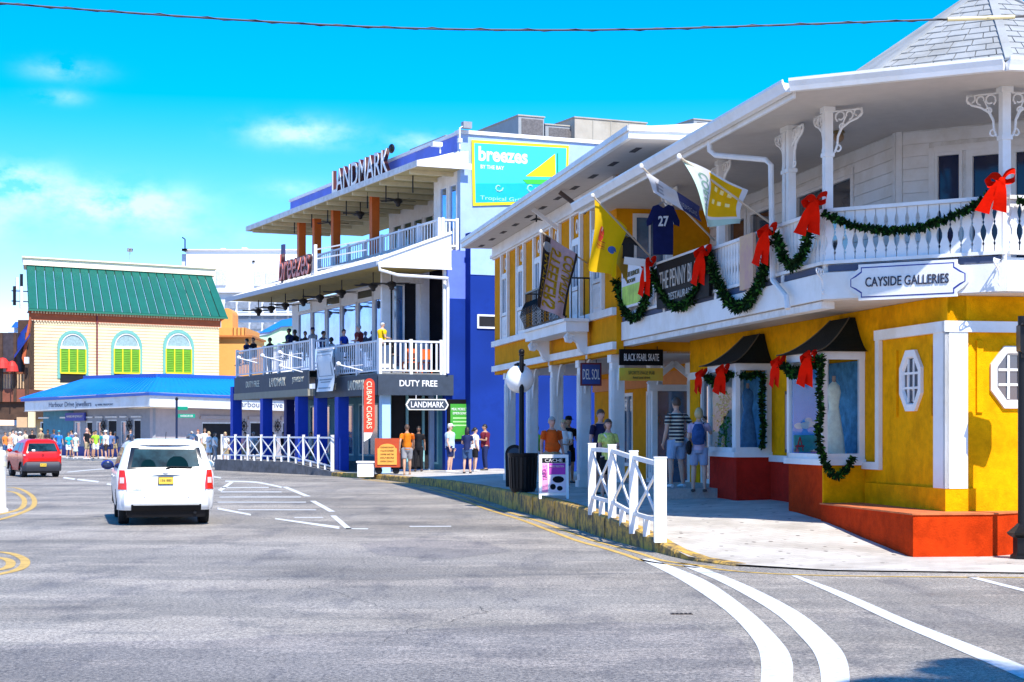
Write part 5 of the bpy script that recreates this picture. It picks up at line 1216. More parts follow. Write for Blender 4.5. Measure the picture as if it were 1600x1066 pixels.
ax=FG.xa(203,rd+1); t=thing('roof_antenna','thin pole with a small round double head on the green roof ridge','antenna',(ax,rd+1,zt0+.66),FG)
obj('pole',MB().tube([(ax,rd+1,zt0+.6),(ax,rd+1,zt0+1.75)],.03,5),grey,t); obj('head',MB().lathe([(.22,0),(.25,.1),(.22,.3),(.0,.34)],(ax,rd+1,zt0+1.7),10),grey,t); obj('sensor',MB().ell((ax-.1,rd+.76,zt0+1.86),(.06,.06,.06)).ell((ax+.1,rd+.76,zt0+1.86),(.06,.06,.06)),blkm,t)
# dark lattice antennas on the gable of that roof
t=thing('antenna_rack','cluster of dark panel antennas on the left gable of the green roofed building','antenna',(x0r-.4,1,zg1+1),FG)
ax_=FG.xa(38,1.5)
for i,(dx,dz,h) in enumerate(((-.25,0.2,1.7),(-.75,.4,1.5),(-.5,1.7,.9),(-.1,1.6,1.3))): obj('panel',MB().box(ax_+dx-.10,ax_+dx+.10,1.4+i*.12,1.6+i*.12,zg1+dz,zg1+dz+h),blkm if i%2 else white,t)
for z in (.7,1.5): obj('rack_arm',MB().box(ax_-.95,ax_+.9,1.7,1.76,zg1+z,zg1+z+.08),blkm,t)
# ================================================================== plain blocks farther off
wb=thing('white_tower_block','plain white flat roofed block with grey louvre panels behind the green roof','building',P(285,600,190))
Y=190
def pb(parent,name,u0,u1,v0,v1,Y0,Y1,m,**k):
    a=P(u0,v0,Y0); b=P(u1,v1,Y0); return obj(name,MB().box(a.x,b.x,Y0,Y1,b.z if v1<900 else 0,a.z),m,parent,**k)
wblk=M('bright_white_render',(.86,.86,.86),.8,var=.03)
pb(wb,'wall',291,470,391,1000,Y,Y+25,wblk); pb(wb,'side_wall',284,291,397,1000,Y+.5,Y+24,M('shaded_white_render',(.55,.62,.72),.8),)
for u0,u1,v0,v1 in ((338,353,421,446),(397,413,423,447),(415,432,424,447)): pb(wb,'louvre_panel',u0,u1,v0,v1,Y-.2,Y-.003,M('louvre_grey',(.52,.54,.57),.7,var=.3,scale=6))
pb(wb,'dark_vent',394,398,407,410,Y-.15,Y-.003,blkm); pb(wb,'ledge',283,472,389.5,391,Y-.3,Y+25,white)
pb(wb,'roof_box',345,352,388,391,Y+2,Y+4,white); pb(wb,'roof_box',378,386,387,391,Y+2,Y+4,white)
t=thing('roof_antenna','small dark mast at the left corner of the white block','antenna',P(289,391,Y)); pz=P(289,391,Y); obj('mast',MB().tube([pz,pz+Vector((0,0,1.2)),pz+Vector((-.3,0,1.4))],.08,5),blkm,t); obj('mount',MB().box(pz.x-.3,pz.x+.3,pz.y-.3,pz.y+.3,pz.z-.1,pz.z+.15),blkm,t)
gb=thing('office_block','pale grey lower block with rows of shaded windows behind the orange tower','building',P(340,600,175))
pb(gb,'wall',330,480,457,1000,175,186,M('pale_grey_render',(.62,.64,.66),.8,var=.08)); 
for i in range(6):
    for j in range(3): pb(gb,'window',352+i*20,368+i*20,472+j*16,482+j*16,174.8,174.99,M('grey_window',(.22,.25,.30),.4,var=.3))
pb(gb,'cornice',328,482,453,457,174.5,186,white); pb(gb,'cornice',328,482,490,493,174.5,174.95,white)
og=thing('orange_building','small orange rendered tower with rounded top and parapet beside the cream wall','building',P(345,600,148))
ogm=M('orange_render',(.80,.36,.09),.8,var=.06); Y=148
pb(og,'wall',338,392,526,1000,Y,Y+8,ogm); pb(og,'parapet',338,384,512,524,Y-.1,Y+8,ogm); pb(og,'ledge',337,394,524,527,Y-.4,Y+8,M('dark_orange_ledge',(.45,.16,.04),.8))
dm=MB(); a=P(344,512,Y); b=P(362,490,Y); pts=[(a.x,a.z),(b.x,a.z)]+[( (a.x+b.x)/2+(b.x-a.x)/2*math.cos(PI*k/10), b.z+(b.x-a.x)/2*math.sin(PI*k/10)) for k in range(11)]
dm.slab([(x_,Y+.5,z_) for x_,z_ in pts],(0,3,0)); obj('rounded_top',dm,ogm,og)
for i in range(4): pb(og,'rail_post',364+i*6,365+i*6,512,524,Y-.2,Y-.101,M('brown_rail',(.2,.06,.02),.7))
ab=thing('wavy_roof_building','white and pale green building with curved blue roof seen beyond the terrace','building',P(400,600,160))
Y=160; pb(ab,'wall',372,470,535,1000,Y,Y+9,wblk)
cv=[(383,545),(383,530),(400,526),(420,522),(440,512),(470,508),(470,545)]
obj('green_band',MB().slab([P(u,v,Y-.2) for u,v in cv],(0,.19,0)),M('pale_green_band',(.50,.75,.50),.7),ab)
cv=[(392,521),(408,518),(440,500),(470,495),(470,509),(440,510),(420,519)]
obj('blue_roof',MB().slab([P(u,v,Y-.5) for u,v in cv],(0,3,0)),rb,ab)
# ---- buildings cut by the left edge
lb=thing('verandah_building','dark timber verandah building at the left edge with upper railing and blue side roof','building',P(10,700,128))
tim=M('dark_timber',(.07,.035,.02),.8,var=.4,scale=2); Y=128
pb(lb,'ground_wall',-60,30,665,1000,Y+1.5,Y+12,M('striped_white_shop',(.35,.34,.33),.8,var=.5,scale=3)); pb(lb,'ground_beam',-60,42,628,655,Y,Y+12,tim); pb(lb,'deck',-60,44,608,628,Y-.3,Y+12,M('rust_deck',(.22,.07,.04),.8,var=.2))
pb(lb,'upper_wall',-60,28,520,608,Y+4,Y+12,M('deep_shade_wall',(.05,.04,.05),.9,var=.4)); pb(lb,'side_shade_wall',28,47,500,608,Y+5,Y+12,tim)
m=MB(); 
a,b=P(-60,583,Y-.2),P(44,583,Y-.2); m.beam(a,b,.12,.14); obj('top_rail',m,M('brown_rail',(0,0,0)),lb)
for i in range(24):
    u=-58+i*4.3; obj('baluster',MB().beam(P(u,607,Y-.2),P(u,584,Y-.2),.09,.09),M('tan_baluster',(.55,.36,.20),.7),lb)
for u in (2,24,42): obj('post',MB().beam(P(u,628,Y-.25),P(u,520,Y-.25),.22,.22),tim,lb)
obj('blue_awning',MB().slab([P(22,560,Y-1),P(47,525,Y-1),P(47,500,Y+6),P(30,520,Y+6)],(0,0,.1)),navy,lb)
obj('timber_bracket',MB().slab([P(34,560,Y-.5),P(46,495,Y-.5),P(47,505,Y-.5),P(38,570,Y-.5)],(0,.4,0)),M('rust_red_trim',(0,0,0)),lb)
pb(lb,'lamp_box',38,44,558,568,Y-1.2,Y-.9,white)
pb(lb,'sill_band',26,45,652,668,Y-.6,Y-.31,M('tan_baluster',(0,0,0))); pb(lb,'cream_post',44,54,640,668,Y-1,Y-.7,M('cream_clapboard',(0,0,0)))
th_=thing('small_tower','pale blue turret with blue roof and black finials behind the verandah','building',P(28,560,150))
Y=150; pb(th_,'wall',22,38,512,1000,Y,Y+3,M('pale_blue_render',(.60,.75,.82),.8)); obj('roof',MB().slab([P(17,512,Y-.3),P(42,512,Y-.3),P(37,503,Y+1),P(24,503,Y+1)],(0,1,.05)),rb2,th_)
for v in (520,531,545): obj('ledge',MB().box(P(15,v,Y).x,P(24,v,Y).x,Y-.4,Y-.003,P(20,v+2,Y).z,P(20,v,Y).z),rb2,th_)
for i,(u,v,w) in enumerate(((4,565,13),(19,570,10))):
    t=thing('red_parasol',('larger' if i==0 else 'smaller')+' red parasol on the verandah at the left edge','parasol',P(u,600,127),WF,'red parasols on the verandah')
    c=P(u,v,127); obj('canopy',MB().lathe([(w*.047,-.5),(w*.04,-.1),(w*.02,.22),(.0,.3)],c,12),M('parasol_red',(.62,.03,.02),.6,var=.15),t); obj('pole',MB().tube([c,c+Vector((0,0,-2.2))],.04,6),blkm,t)
# ================================================================== vehicles
def car(name,label,pos,heading,spec):
    """outline(z): rear y, front y, half width, corner radius; lofted from slices; details laid on that surface"""
    t=thing(name,label,'car',(0,0,0)); t.location=pos; t.rotation_euler=(0,0,heading)
    S=spec['slices']      # (z, yr, yf, hw, rc)
    def at(z):
        if z<=S[0][0]: return S[0]
        for a,b in zip(S,S[1:]):
            if a[0]<=z<=b[0]:
                k=(z-a[0])/(b[0]-a[0]) if b[0]>a[0] else 0; return tuple(p+(q-p)*k for p,q in zip(a,b))
        return S[-1]
    def rear(x,z,d=0):
        _,yr,yf,hw,rc=at(z); ax=abs(x); y=yr
        if ax>hw-rc: y=yr+rc*(1-math.sqrt(max(0,1-((ax-(hw-rc))/rc)**2)))
        return Vector((x,y-d,z))
    def side(y,z,s,d=0):
        _,yr,yf,hw,rc=at(z); x=hw
        if y<yr+rc: x=hw-rc+rc*math.sqrt(max(0,1-((yr+rc-y)/rc)**2))
        if y>yf-rc*2: x=hw-rc*2+rc*2*math.sqrt(max(0,1-((y-yf+rc*2)/(rc*2))**2))
        return Vector((s*(x+d),y,z))
    def outline(z):
        _,yr,yf,hw,rc=at(z); o=[]
        for i in range(17): o.append(rear(-(hw)+2*hw*(.5-.5*math.cos(PI*i/16)),z))
        n=22; 
        for i in range(1,n): y=yr+rc+(yf-2*rc-yr-rc)*i/n; o.append(Vector((hw,y,z)))
        for i in range(9): a=PI/2*i/8; o.append(Vector((hw-2*rc+2*rc*math.cos(a),yf-2*rc+2*rc*math.sin(a),z)))
        for i in range(9): a=PI/2*(1-i/8); o.append(Vector((-(hw-2*rc+2*rc*math.cos(a)),yf-2*rc+2*rc*math.sin(a),z)))
        for i in range(1,n): y=yf-2*rc-(yf-2*rc-yr-rc)*i/n; o.append(Vector((-hw,y,z)))
        return o
    zs=spec['zs']; rings=[outline(z) for z in zs]; k=len(rings[0]); vs=[p for r_ in rings for p in r_]; fs=[]
    wy=spec['wheels']; wr=spec['wr']
    for i in range(len(zs)-1):
        for j in range(k):
            q=(i*k+j,i*k+(j+1)%k,(i+1)*k+(j+1)%k,(i+1)*k+j); c=sum((vs[v] for v in q),Vector())/4
            if c.z<wr*2+.06 and abs(c.x)>.55 and any((c.y-w)**2+(c.z-wr)**2<(wr+.06)**2 for w in wy): continue
            fs.append(q)
    fs.append(tuple(range(k))[::-1])
    zt=zs[-1]; top=len(vs); 
    _,yr,yf,hw,rc=at(zt)
    inner=[Vector((p.x*.8,(p.y-(yr+yf)/2)*.9+(yr+yf)/2,zt+.025)) for p in rings[-1]]; vs+=inner
    for j in range(k): fs.append(((len(zs)-1)*k+j,(len(zs)-1)*k+(j+1)%k,top+(j+1)%k,top+j))
    fs.append(tuple(range(top,top+k)))
    body=obj('body',MB().add(vs,fs),spec['paint'],t,smooth=True)
    obj('underbody',MB().box(-spec['hw']*.82,spec['hw']*.82,.3,spec['len']-.3,.18,.62),blk,t)
    def rpatch(nm,x0,x1,z0,z1,m,d=.006,nx=12,nz=8,par=t,shape=None,inset=None):
        def f(a,b):
            z=z0+(z1-z0)*b; xa,xb=(x0,x1) if not shape else shape(b)
            return rear(xa+(xb-xa)*a,z,d)
        return obj(nm,MB().grid(f,nx,nz),m,par,smooth=True)
    def spatch(nm,s,ys0,ys1,z0,z1,m,d=.006):
        def f(a,b):
            z=z0+(z1-z0)*b; y0=ys0[0]+(ys0[1]-ys0[0])*b; y1=ys1[0]+(ys1[1]-ys1[0])*b; return side(y0+(y1-y0)*a,z,s,d)
        mb=MB().grid(f,8,6); 
        if s<0: mb.f=[q[::-1] for q in mb.f]
        return obj(nm,mb,m,t,smooth=True)
    for w in wy:
        for s in (-1,1):
            x=s*(spec['hw']-.13); 
            ty=MB(); prof=[(wr*.62,-.09),(wr*.95,-.10),(wr,-.07),(wr,.07),(wr*.95,.10),(wr*.62,.09)]
            vs2=[];n=24
            for (r_,o_) in prof:
                for q in range(n): vs2.append((x+o_,w+r_*math.cos(2*PI*q/n),wr+r_*math.sin(2*PI*q/n)))
            fs2=[(i*n+q,i*n+(q+1)%n,(i+1)*n+(q+1)%n,(i+1)*n+q) for i in range(5) for q in range(n)]
            wh=obj('wheel',MB().add(vs2,fs2),M('tyre_rubber',(.018,.018,.019),.85,var=.2),t,smooth=True)
            rim=MB(); 
            rim.tube([(x+s*.05,w,wr),(x+s*.085,w,wr)],wr*.2,10)
            for q in range(6): a=2*PI*q/6; rim.beam((x+s*.07,w,wr),(x+s*.06,w+wr*.62*math.cos(a),wr+wr*.62*math.sin(a)),.03,.07,(1,0,0))
            rim.tube([(x-.02*s,w+wr*.62*math.cos(2*PI*q/24),wr+wr*.62*math.sin(2*PI*q/24)) for q in range(25)],.03,5); obj('rim',rim,M('alloy_rim',(.5,.5,.52),.35,metal=.8,var=.05),wh)
            obj('wheel_arch_lip',MB().tube([(s*(spec['hw']-.012),w+(wr+.07)*math.cos(PI*q/12),wr+(wr+.07)*math.sin(PI*q/12)) for q in range(13)],.022,5),spec['lip'],t,smooth=True)
    spec['extra'](t,rear,side,rpatch,spatch,at)
    return t
whp=M('white_car_paint',(.78,.79,.80),.18,var=.02,spec=.6); carg=M('tinted_car_glass',(.012,.035,.045),.04,var=.95,scale=2.2,spec=.35,ior=1.45)
redl=M('tail_light_red',(.55,.02,.01),.15,var=.2,scale=20,spec=.8); ltw=M('tail_light_clear',(.65,.50,.48),.15,var=.2,scale=20); plate=M('yellow_plate',(.72,.48,.05),.4,var=.08)
blp=M('black_plastic',(.010,.010,.012),.6,var=.2,spec=.2)
def van_extra(t,rear,side,rp,sp,at):
    def sh(b): w=.735-.085*b; return (-w,w)
    g=rp('rear_window',0,0,1.085,1.50,M('window_black_rim',(.008,.01,.014),.1,spec=.8),.006,16,8,shape=sh)
    def sh2(b): w=.655-.075*b; return (-w,w)
    rp('pane',0,0,1.125,1.47,carg,.010,16,8,par=g,shape=sh2)
    # seats seen through the glass
    for x,w,z,h in ((.22,.21,1.13,.20),(-.33,.14,1.13,.14)): rp('headrest',x-w,x+w,z,z+h,M('seat_teal_shadow',(.002,.015,.02),.9,spec=.02),.013,6,6,par=g,shape=lambda b,x=x,w=w:(x-w*math.sqrt(max(.02,1-b*b*.9)),x+w*math.sqrt(max(.02,1-b*b*.9))))
    wp=MB().tube([rear(.0,1.10,.03),rear(.1,1.13,.035),rear(.5,1.115,.03)],.012,5); obj('wiper',wp,blp,t)
    for s in (-1,1):
        def shl(b,s=s):
            a=.885 if b<.85 else .875; w=.15-.05*b if b>.3 else .135
            x=sorted((s*(.905-.03*b),s*(.905-.03*b-w-.03*(1-b)))); return tuple(x)
        l=rp('tail_light',0,0,.70,1.07,redl,.012,8,10,shape=shl)
        def shc(b,s=s): return tuple(sorted((s*.87,s*.79)))
        rp('clear_lens',0,0,.82,.93,ltw,.016,4,3,par=l,shape=shc)
    # bumper
    bm=MB()
    def bf(a,b):
        x=-.93+1.86*a; ph=b; z=.30+.34*ph; bulge=.085*math.sin(PI*min(1,max(.0,.12+ph*.85)))
        p=rear(max(-.895,min(.895,x*.965)),z,bulge); p.x=x*.985; 
        if abs(x)>.80: p.y+=(abs(x)-.80)*1.6
        return p
    obj('bumper',MB().grid(bf,28,8),whp,t,smooth=True)
    obj('bumper_insert',MB().grid(lambda a,b: (lambda p:Vector((p.x,p.y-.012,p.z)))(bf(.14+.72*a,-.02+.36*b+(.0 if .05<a<.95 else 0))),18,4),blp,t,smooth=True)
    obj('bumper_chrome_strip',MB().tube([bf(.16+.68*i/16,.30)+Vector((0,-.02,0)) for i in range(17)],.008,5),grey,t)
    obj('valance',MB().grid(lambda a,b: rear(-.74+1.48*a,.16+.18*b,.02),12,2),blp,t)
    for x in (-.42,.43): obj('parking_sensor',MB().ell(bf(.5+x/1.86,.72)+Vector((0,-.005,0)),(.012,.008,.012),6,4),blp,t)
    obj('tailgate_seam',MB().tube([rear(-.74,.655,.012)]+[rear(x/10,.645,.012) for x in range(-7,8)]+[rear(.74,.655,.012)],.004,4),M('seam_shadow',(.12,.12,.13),.8),t)
    for s in (-1,1): obj('tailgate_seam',MB().tube([rear(s*(.745),.66+.02*i,.010) for i in range(3)],.004,4),M('seam_shadow',(0,0,0)),t)
    obj('handle_recess',MB().grid(lambda a,b: rear(-.33+.66*a,.955-.02*math.sin(PI*a)*0+.028*b*math.sin(PI*a),.012),16,2),M('chrome_dark',(.12,.12,.13),.25,metal=.6),t)
    pl_=rp('licence_plate',-.14,.13,.80,.93,plate,.024,2,2); me=text_fit('156 880',.21,.05,.02,.003)
    n=Matrix.Translation(rear(0,.87,.027))@Matrix.Rotation(R(90),4,'X'); me.transform(n); obj('lettering',me,M('plate_text',(.20,.12,.03),.5),pl_)
    obj('plate_frame',MB().tube([rear(-.145,.795,.024),rear(.135,.795,.024),rear(.135,.935,.024),rear(-.145,.935,.024),rear(-.145,.795,.024)],.008,4),blp,pl_)
    bd=MB(); c=rear(-.01,1.02,.02); bd.tube([c+Vector((.05*math.cos(k*PI/8),0,.02*math.sin(k*PI/8))) for k in range(17)],.006,5); obj('badge',bd,M('chrome_badge',(.3,.3,.32),.3,metal=.7),t)
    me=text_fit('KIA',.055,.018,.0,.003); me.transform(Matrix.Translation(c)@Matrix.Rotation(R(90),4,'X')); obj('badge_lettering',me,M('chrome_badge',(0,0,0)),t)
    me=text_fit('CARENS',.17,.022,.02,.003); me.transform(Matrix.Translation(rear(-.55,.70,.016))@Matrix.Rotation(R(90),4,'X')); obj('lettering',me,M('chrome_badge',(0,0,0)),t)
    obj('high_stop_lamp',MB().grid(lambda a,b: rear(-.12+.24*a,1.545+.018*b,.012),4,1),redl,t)
    sp_=MB()
    for i in range(13): pass
    obj('roof_spoiler',MB().grid(lambda a,b: Vector((-.62+1.24*a,.26+.12*abs(2*a-1)**3+.22*b,1.60+.035*b-.01*(2*a-1)**2)),14,3).grid(lambda a,b: Vector((-.62+1.24*a,.26+.12*abs(2*a-1)**3+.0*b,1.60-.045*b-.01*(2*a-1)**2)),14,1),whp,t,smooth=True)
    for s in (-1,1):
        rr=[(s*.62,.55,1.60),(s*.62,.64,1.70),(s*.60,1.2,1.735),(s*.59,2.0,1.735),(s*.58,2.5,1.70),(s*.585,2.62,1.62)]
        obj('roof_rail',MB().tube(rr,.032,6),M('roof_rail_dark',(.04,.05,.08),.4,metal=.3),t)
        for a,b in (((.55,.62),(1.25,1.25)),((1.32,1.32),(2.25,2.20)),((2.32,2.27),(3.2,2.75))): sp('side_window',s,a,b,1.09,1.50,carg,.006)
        sp('door_seam',s,(1.27,1.27),(1.285,1.285),.4,1.08,M('seam_shadow',(0,0,0)),.004); sp('door_seam',s,(2.27,2.27),(2.285,2.285),.4,1.08,M('seam_shadow',(0,0,0)),.004)
        for y in (1.45,2.45): obj('door_handle',MB().tube([side(y,.93,s,.02),side(y+.2,.93,s,.02)],.015,5),whp,t)
        mi=obj('door_mirror',MB().ell((s*1.03,3.02,1.12),(.13,.07,.10),12,8),navy if s<0 else whp,t,smooth=True); obj('mirror_glass',MB().ell((s*1.03,2.975,1.12),(.105,.03,.078),12,8),M('mirror_glass',(.35,.55,.7),.1,metal=.6) if s>0 else M('mirror_dark',(.02,.03,.08),.2),mi,smooth=True); obj('mirror_arm',MB().tube([(s*.86,3.05,1.07),(s*.98,3.03,1.09)],.025,5),blp,mi)
    obj('antenna',MB().tube([(.03,.75,1.66),(.03,.55,1.80)],.006,4),blp,t)
    obj('exhaust',MB().tube([(.55,.02,.25),(.55,.3,.25)],.03,8),blkm,t)
vz=[.30,.36,.44,.52,.60,.68,.76,.84,.92,1.0,1.06,1.12,1.2,1.28,1.36,1.44,1.5,1.55,1.59,1.62,1.64]
VS=[(.18,.10,4.4,.84,.20),(.36,.02,4.48,.90,.21),(.60,.0,4.5,.925,.21),(.90,.03,4.45,.93,.21),(1.0,.05,4.25,.92,.20),(1.06,.09,3.60,.90,.19),(1.5,.30,2.95,.76,.18),(1.58,.36,2.75,.71,.18),(1.62,.42,2.6,.64,.16),(1.64,.50,2.45,.58,.17)]
vp=G(258,822,0); 
car('white_car','white estate people carrier with roof rails driving away in the near lane',(vp.x,vp.y+.1,0),R(14.5),dict(slices=VS,zs=vz,wheels=(.95,3.65),wr=.315,hw=.90,len=4.5,paint=whp,lip=blp,extra=van_extra))
rdp=M('red_car_paint',(.60,.012,.008),.2,var=.03,spec=.6)
def red_extra(t,rear,side,rp,sp,at):
    g=rp('rear_window',0,0,1.0,1.32,carg,.006,14,6,shape=lambda b:(-.58+.09*b,.58-.09*b))
    obj('glint',MB().grid(lambda a,b: rear(-.40+.12*a,1.02+.06*b,.012),2,2),M('glint_white',(.8,.8,.8),.3),g)  # white patch painted on the rear glass as a glint of sun
    for s in (-1,1):
        l=rp('tail_light',0,0,.80,1.0,redl,.012,6,6,shape=lambda b,s=s:tuple(sorted((s*.745,s*(.60+.05*b))))); rp('clear_lens',0,0,.84,.90,ltw,.016,3,2,par=l,shape=lambda b,s=s:tuple(sorted((s*.73,s*.66))))
    def bf(a,b):
        x=-.77+1.54*a; z=.24+.36*b; p=rear(max(-.735,min(.735,x*.955)),z,.06*math.sin(PI*(.15+.8*b))); p.x=x
        if abs(x)>.66: p.y+=(abs(x)-.66)*1.5
        return p
    obj('bumper',MB().grid(bf,22,7),M('grey_bumper_plastic',(.045,.05,.065),.55,var=.1),t,smooth=True)
    pl_=rp('licence_plate',-.12,.12,.42,.54,plate,.085,2,2)
    me=text_fit('T 119',.18,.05,.02,.003); me.transform(Matrix.Translation(rear(0,.48,.089))@Matrix.Rotation(R(90),4,'X')); obj('lettering',me,M('plate_text',(0,0,0)),pl_)
    bd=MB(); c=rear(0,.86,.02); bd.tube([c+Vector((.04*math.cos(k*PI/6),0,.04*math.sin(k*PI/6))) for k in range(13)],.007,5); obj('badge',bd,blp,t)
    obj('tailgate_seam',MB().tube([rear(-.6+.1*i,.63,.012) for i in range(13)],.006,4),M('seam_shadow_red',(.15,.01,.01),.8),t)
    obj('wiper',MB().tube([rear(0,1.01,.02),rear(.35,1.05,.02)],.01,4),blp,t)
    for s in (-1,1):
        for a,b in (((.50,.60),(1.15,1.15)),((1.22,1.22),(2.3,1.95))): sp('side_window',s,a,b,1.0,1.34,carg,.006)
        sp('door_seam',s,(1.17,1.17),(1.185,1.185),.4,.99,M('seam_shadow_red',(0,0,0)),.004)
        mi=obj('door_mirror',MB().ell((s*.86,2.1,1.04),(.10,.06,.08),10,6),rdp,t,smooth=True); obj('mirror_arm',MB().tube([(s*.72,2.12,1.0),(s*.82,2.1,1.02)],.02,5),blp,mi)
        obj('door_handle',MB().tube([side(1.3,.86,s,.02),side(1.48,.86,s,.02)],.013,5),rdp,t)
    obj('valance',MB().grid(lambda a,b: rear(-.6+1.2*a,.16+.16*b,.02),8,2),blp,t)
RS=[(.18,.08,3.4,.68,.12),(.45,.0,3.5,.735,.13),(.75,.0,3.48,.745,.14),(.92,.04,3.3,.735,.14),(.99,.07,2.85,.72,.14),(1.34,.24,2.15,.60,.13),(1.42,.32,1.95,.54,.14),(1.46,.42,1.8,.46,.15)]
rz=[.26,.34,.42,.5,.58,.66,.74,.82,.9,.96,1.02,1.1,1.2,1.3,1.36,1.41,1.44,1.46]
rpn=G(67,746,0)
car('red_car','small red hatchback with yellow plate driving away on the left',(rpn.x,rpn.y,0),R(27),dict(slices=RS,zs=rz,wheels=(.60,2.85),wr=.27,hw=.745,len=3.5,paint=rdp,lip=blp,extra=red_extra))
M('poster_black',(.006,.006,.007),.6,spec=.12)
# ================================================================== fences
def xfence(name,label,posts,ztop,zbot,group=None,pw=.10,big=None):
    """posts: list of world (x,y); ztop/zbot: lists of heights; X braces between neighbouring posts"""
    t=thing(name,label,'fence',(posts[0][0],posts[0][1],zbot[0]))
    for i,(x,y) in enumerate(posts):
        w=pw*(1.35 if big and i in big else 1); g=zbot[i]-.12; h=ztop[i]+.04
        p=obj('post',MB().box(x-w/2,x+w/2,y-w/2,y+w/2,g,h).box(x-w/2-.008,x+w/2+.008,y-w/2-.008,y+w/2+.008,h,h+.02),white,t)
    for i in range(len(posts)-1):
        a=Vector((*posts[i],0)); b=Vector((*posts[i+1],0)); d=(b-a).normalized(); a=a+d*pw*.5; b=b-d*pw*.5
        Z=lambda p,z: Vector((p.x,p.y,z))
        obj('rail',MB().beam(Z(a,ztop[i]-.05),Z(b,ztop[i+1]-.05),.06,.07),white,t); obj('rail',MB().beam(Z(a,zbot[i]+.20),Z(b,zbot[i+1]+.20),.05,.06),white,t)
        n=Vector((-d.y,d.x,0))*.014
        obj('brace',MB().beam(Z(a,zbot[i]+.23)+n,Z(b,ztop[i+1]-.09)+n,.025,.05),white,t); obj('brace',MB().beam(Z(a,ztop[i]-.09)-n,Z(b,zbot[i+1]+.23)-n,.025,.05),white,t)
        m=a.lerp(b,.5); obj('foot_block',MB().box(m.x-.05,m.x+.05,m.y-.05,m.y+.05,(zbot[i]+zbot[i+1])/2-.1,(zbot[i]+zbot[i+1])/2+.17),white,t)
    return t
# far fence on its concrete ramp wall
Af=P(347,0,78.6); Bf=P(520,0,69.2)
def onf(u):
    k=(u-800)/FOC; d=Bf-Af; t=(k*Af.y-Af.x)/(d.x-k*d.y); return Af+d*t,t
pf=[];zt_=[];zb2=[]
for u in (347,368,387.5,408.5,429.5,451.4,474.5,497.6,519.5):
    p,tt=onf(u); pf.append((p.x,p.y)); zt_.append(1.58); zb2.append(.52-.34*max(0,(tt-.65)/.35))
xfence('deck_fence','long white crossbraced fence on the grey ramp wall before the blue building',pf,zt_,zb2,big=(8,))
d=(Bf-Af); d.z=0; d.normalize(); n=Vector((d.y,-d.x,0)); n=n if n.y<0 else -n
a=Af-d*.5+n*.15; b=Bf+d*1.2+n*.15
rw=MB(); a0=Vector((a.x,a.y,0)); m_=Vector((*(Af.lerp(Bf,.65)+n*.15)[:2],0)); b0=Vector((b.x,b.y,0))
for p,q,zp_,zq in ((a0,m_,.50,.50),(m_,b0,.50,.10)):
    rw.add([Vector((p.x,p.y,-.05)),Vector((q.x,q.y,-.05)),Vector((q.x,q.y,zq)),Vector((p.x,p.y,zp_)),Vector((p.x,p.y,-.05))-n*3.2,Vector((q.x,q.y,-.05))-n*3.2,Vector((q.x,q.y,zq))-n*3.2,Vector((p.x,p.y,zp_))-n*3.2],[(0,1,2,3),(3,2,6,7),(0,3,7,4),(1,5,6,2),(4,7,6,5)])
solo('ramp_wall',rw,M('rough_grey_ramp_concrete',(.15,.15,.16),.95,var=.3,scale=3,bump=.5,stain=.3),'low rough grey concrete wall carrying the long white fence','wall',tuple(a0))
# near fence on the pavement
pn=[];zt_=[];zb2=[]
for u,v0,v1,Y in ((1022,718,835,25.9),(981,708,822,27.4),(948,698,803,29.2),(917,696,794,30.6)):
    p=P(u,v1,Y); pn.append((p.x+.09,p.y)); zb2.append(max(p.z,gz(p.x+.09,p.y))); zt_.append(EYE+(HOR-v0)/FOC*Y-.02)
xfence('kerb_fence','short white crossbraced fence with thick end post on the kerb edge',pn,zt_,zb2,pw=.135,big=(0,))
# ================================================================== street furniture near the kerb
p=P(815,0,39.7); g=gz(p.x,p.y)
lp=thing('street_lamp','black street lamp with a white globe hung beside the pole','street lamp',(p.x,p.y,g))
ztop=EYE+(HOR-548)/FOC*39.7
obj('pole',MB().lathe([(.10,0),(.10,.25),(.065,.35),(.055,ztop-g-.3),(.05,ztop-g-.12),(.075,ztop-g-.10),(.03,ztop-g-.05)],(p.x,p.y,g),12),blk,lp,smooth=True)
obj('finial',MB().ell((p.x,p.y,ztop-.03),(.07,.07,.075),12,8),blk,lp,smooth=True); zg=EYE+(HOR-592)/FOC*39.7
obj('arm',MB().tube([(p.x,p.y,zg+.33),(p.x-.04,p.y+.24,zg+.33)],.03,6),blk,lp)
gl=obj('globe',MB().ell((p.x-.04,p.y+.24,zg),(.33,.33,.33),20,12),M('white_globe_glass',(.95,.95,.95),.25,var=.02,spec=.7),lp,smooth=True); obj('globe_collar',MB().lathe([(.12,.0),(.14,.06),(.06,.1)],(p.x-.04,p.y+.24,zg+.28),12),blk,gl)
def bag_pos(u,v,dz=0):
    """point on the pavement seen at (u,v)"""
    z=.45
    for _ in range(12): q=G(u,v,z); z=gz(q.x,q.y)
    q=G(u,v,z); return q
q=bag_pos(817,769); tb_=thing('litter_bin','black slatted litter bin with a printed band beside the lamp post','litter bin',tuple(q))
m=MB().lathe([(.27,.0),(.30,.08),(.33,.80),(.35,.86),(.35,.90),(.30,.90),(.28,.75),(.0,.74)],tuple(q),22); obj('barrel',m,blk,tb_,smooth=True)
for k in range(22): a=2*PI*k/22; obj('slat',MB().beam((q.x+.305*math.cos(a),q.y+.305*math.sin(a),q.z+.09),(q.x+.335*math.cos(a),q.y+.335*math.sin(a),q.z+.80),.05,.014,(math.cos(a),math.sin(a),0)),blkm,tb_)
q2=bag_pos(804,762); sg2=thing('oval_kerb_sign','black oval topped pavement sign behind the litter bin','sign',tuple(q2))
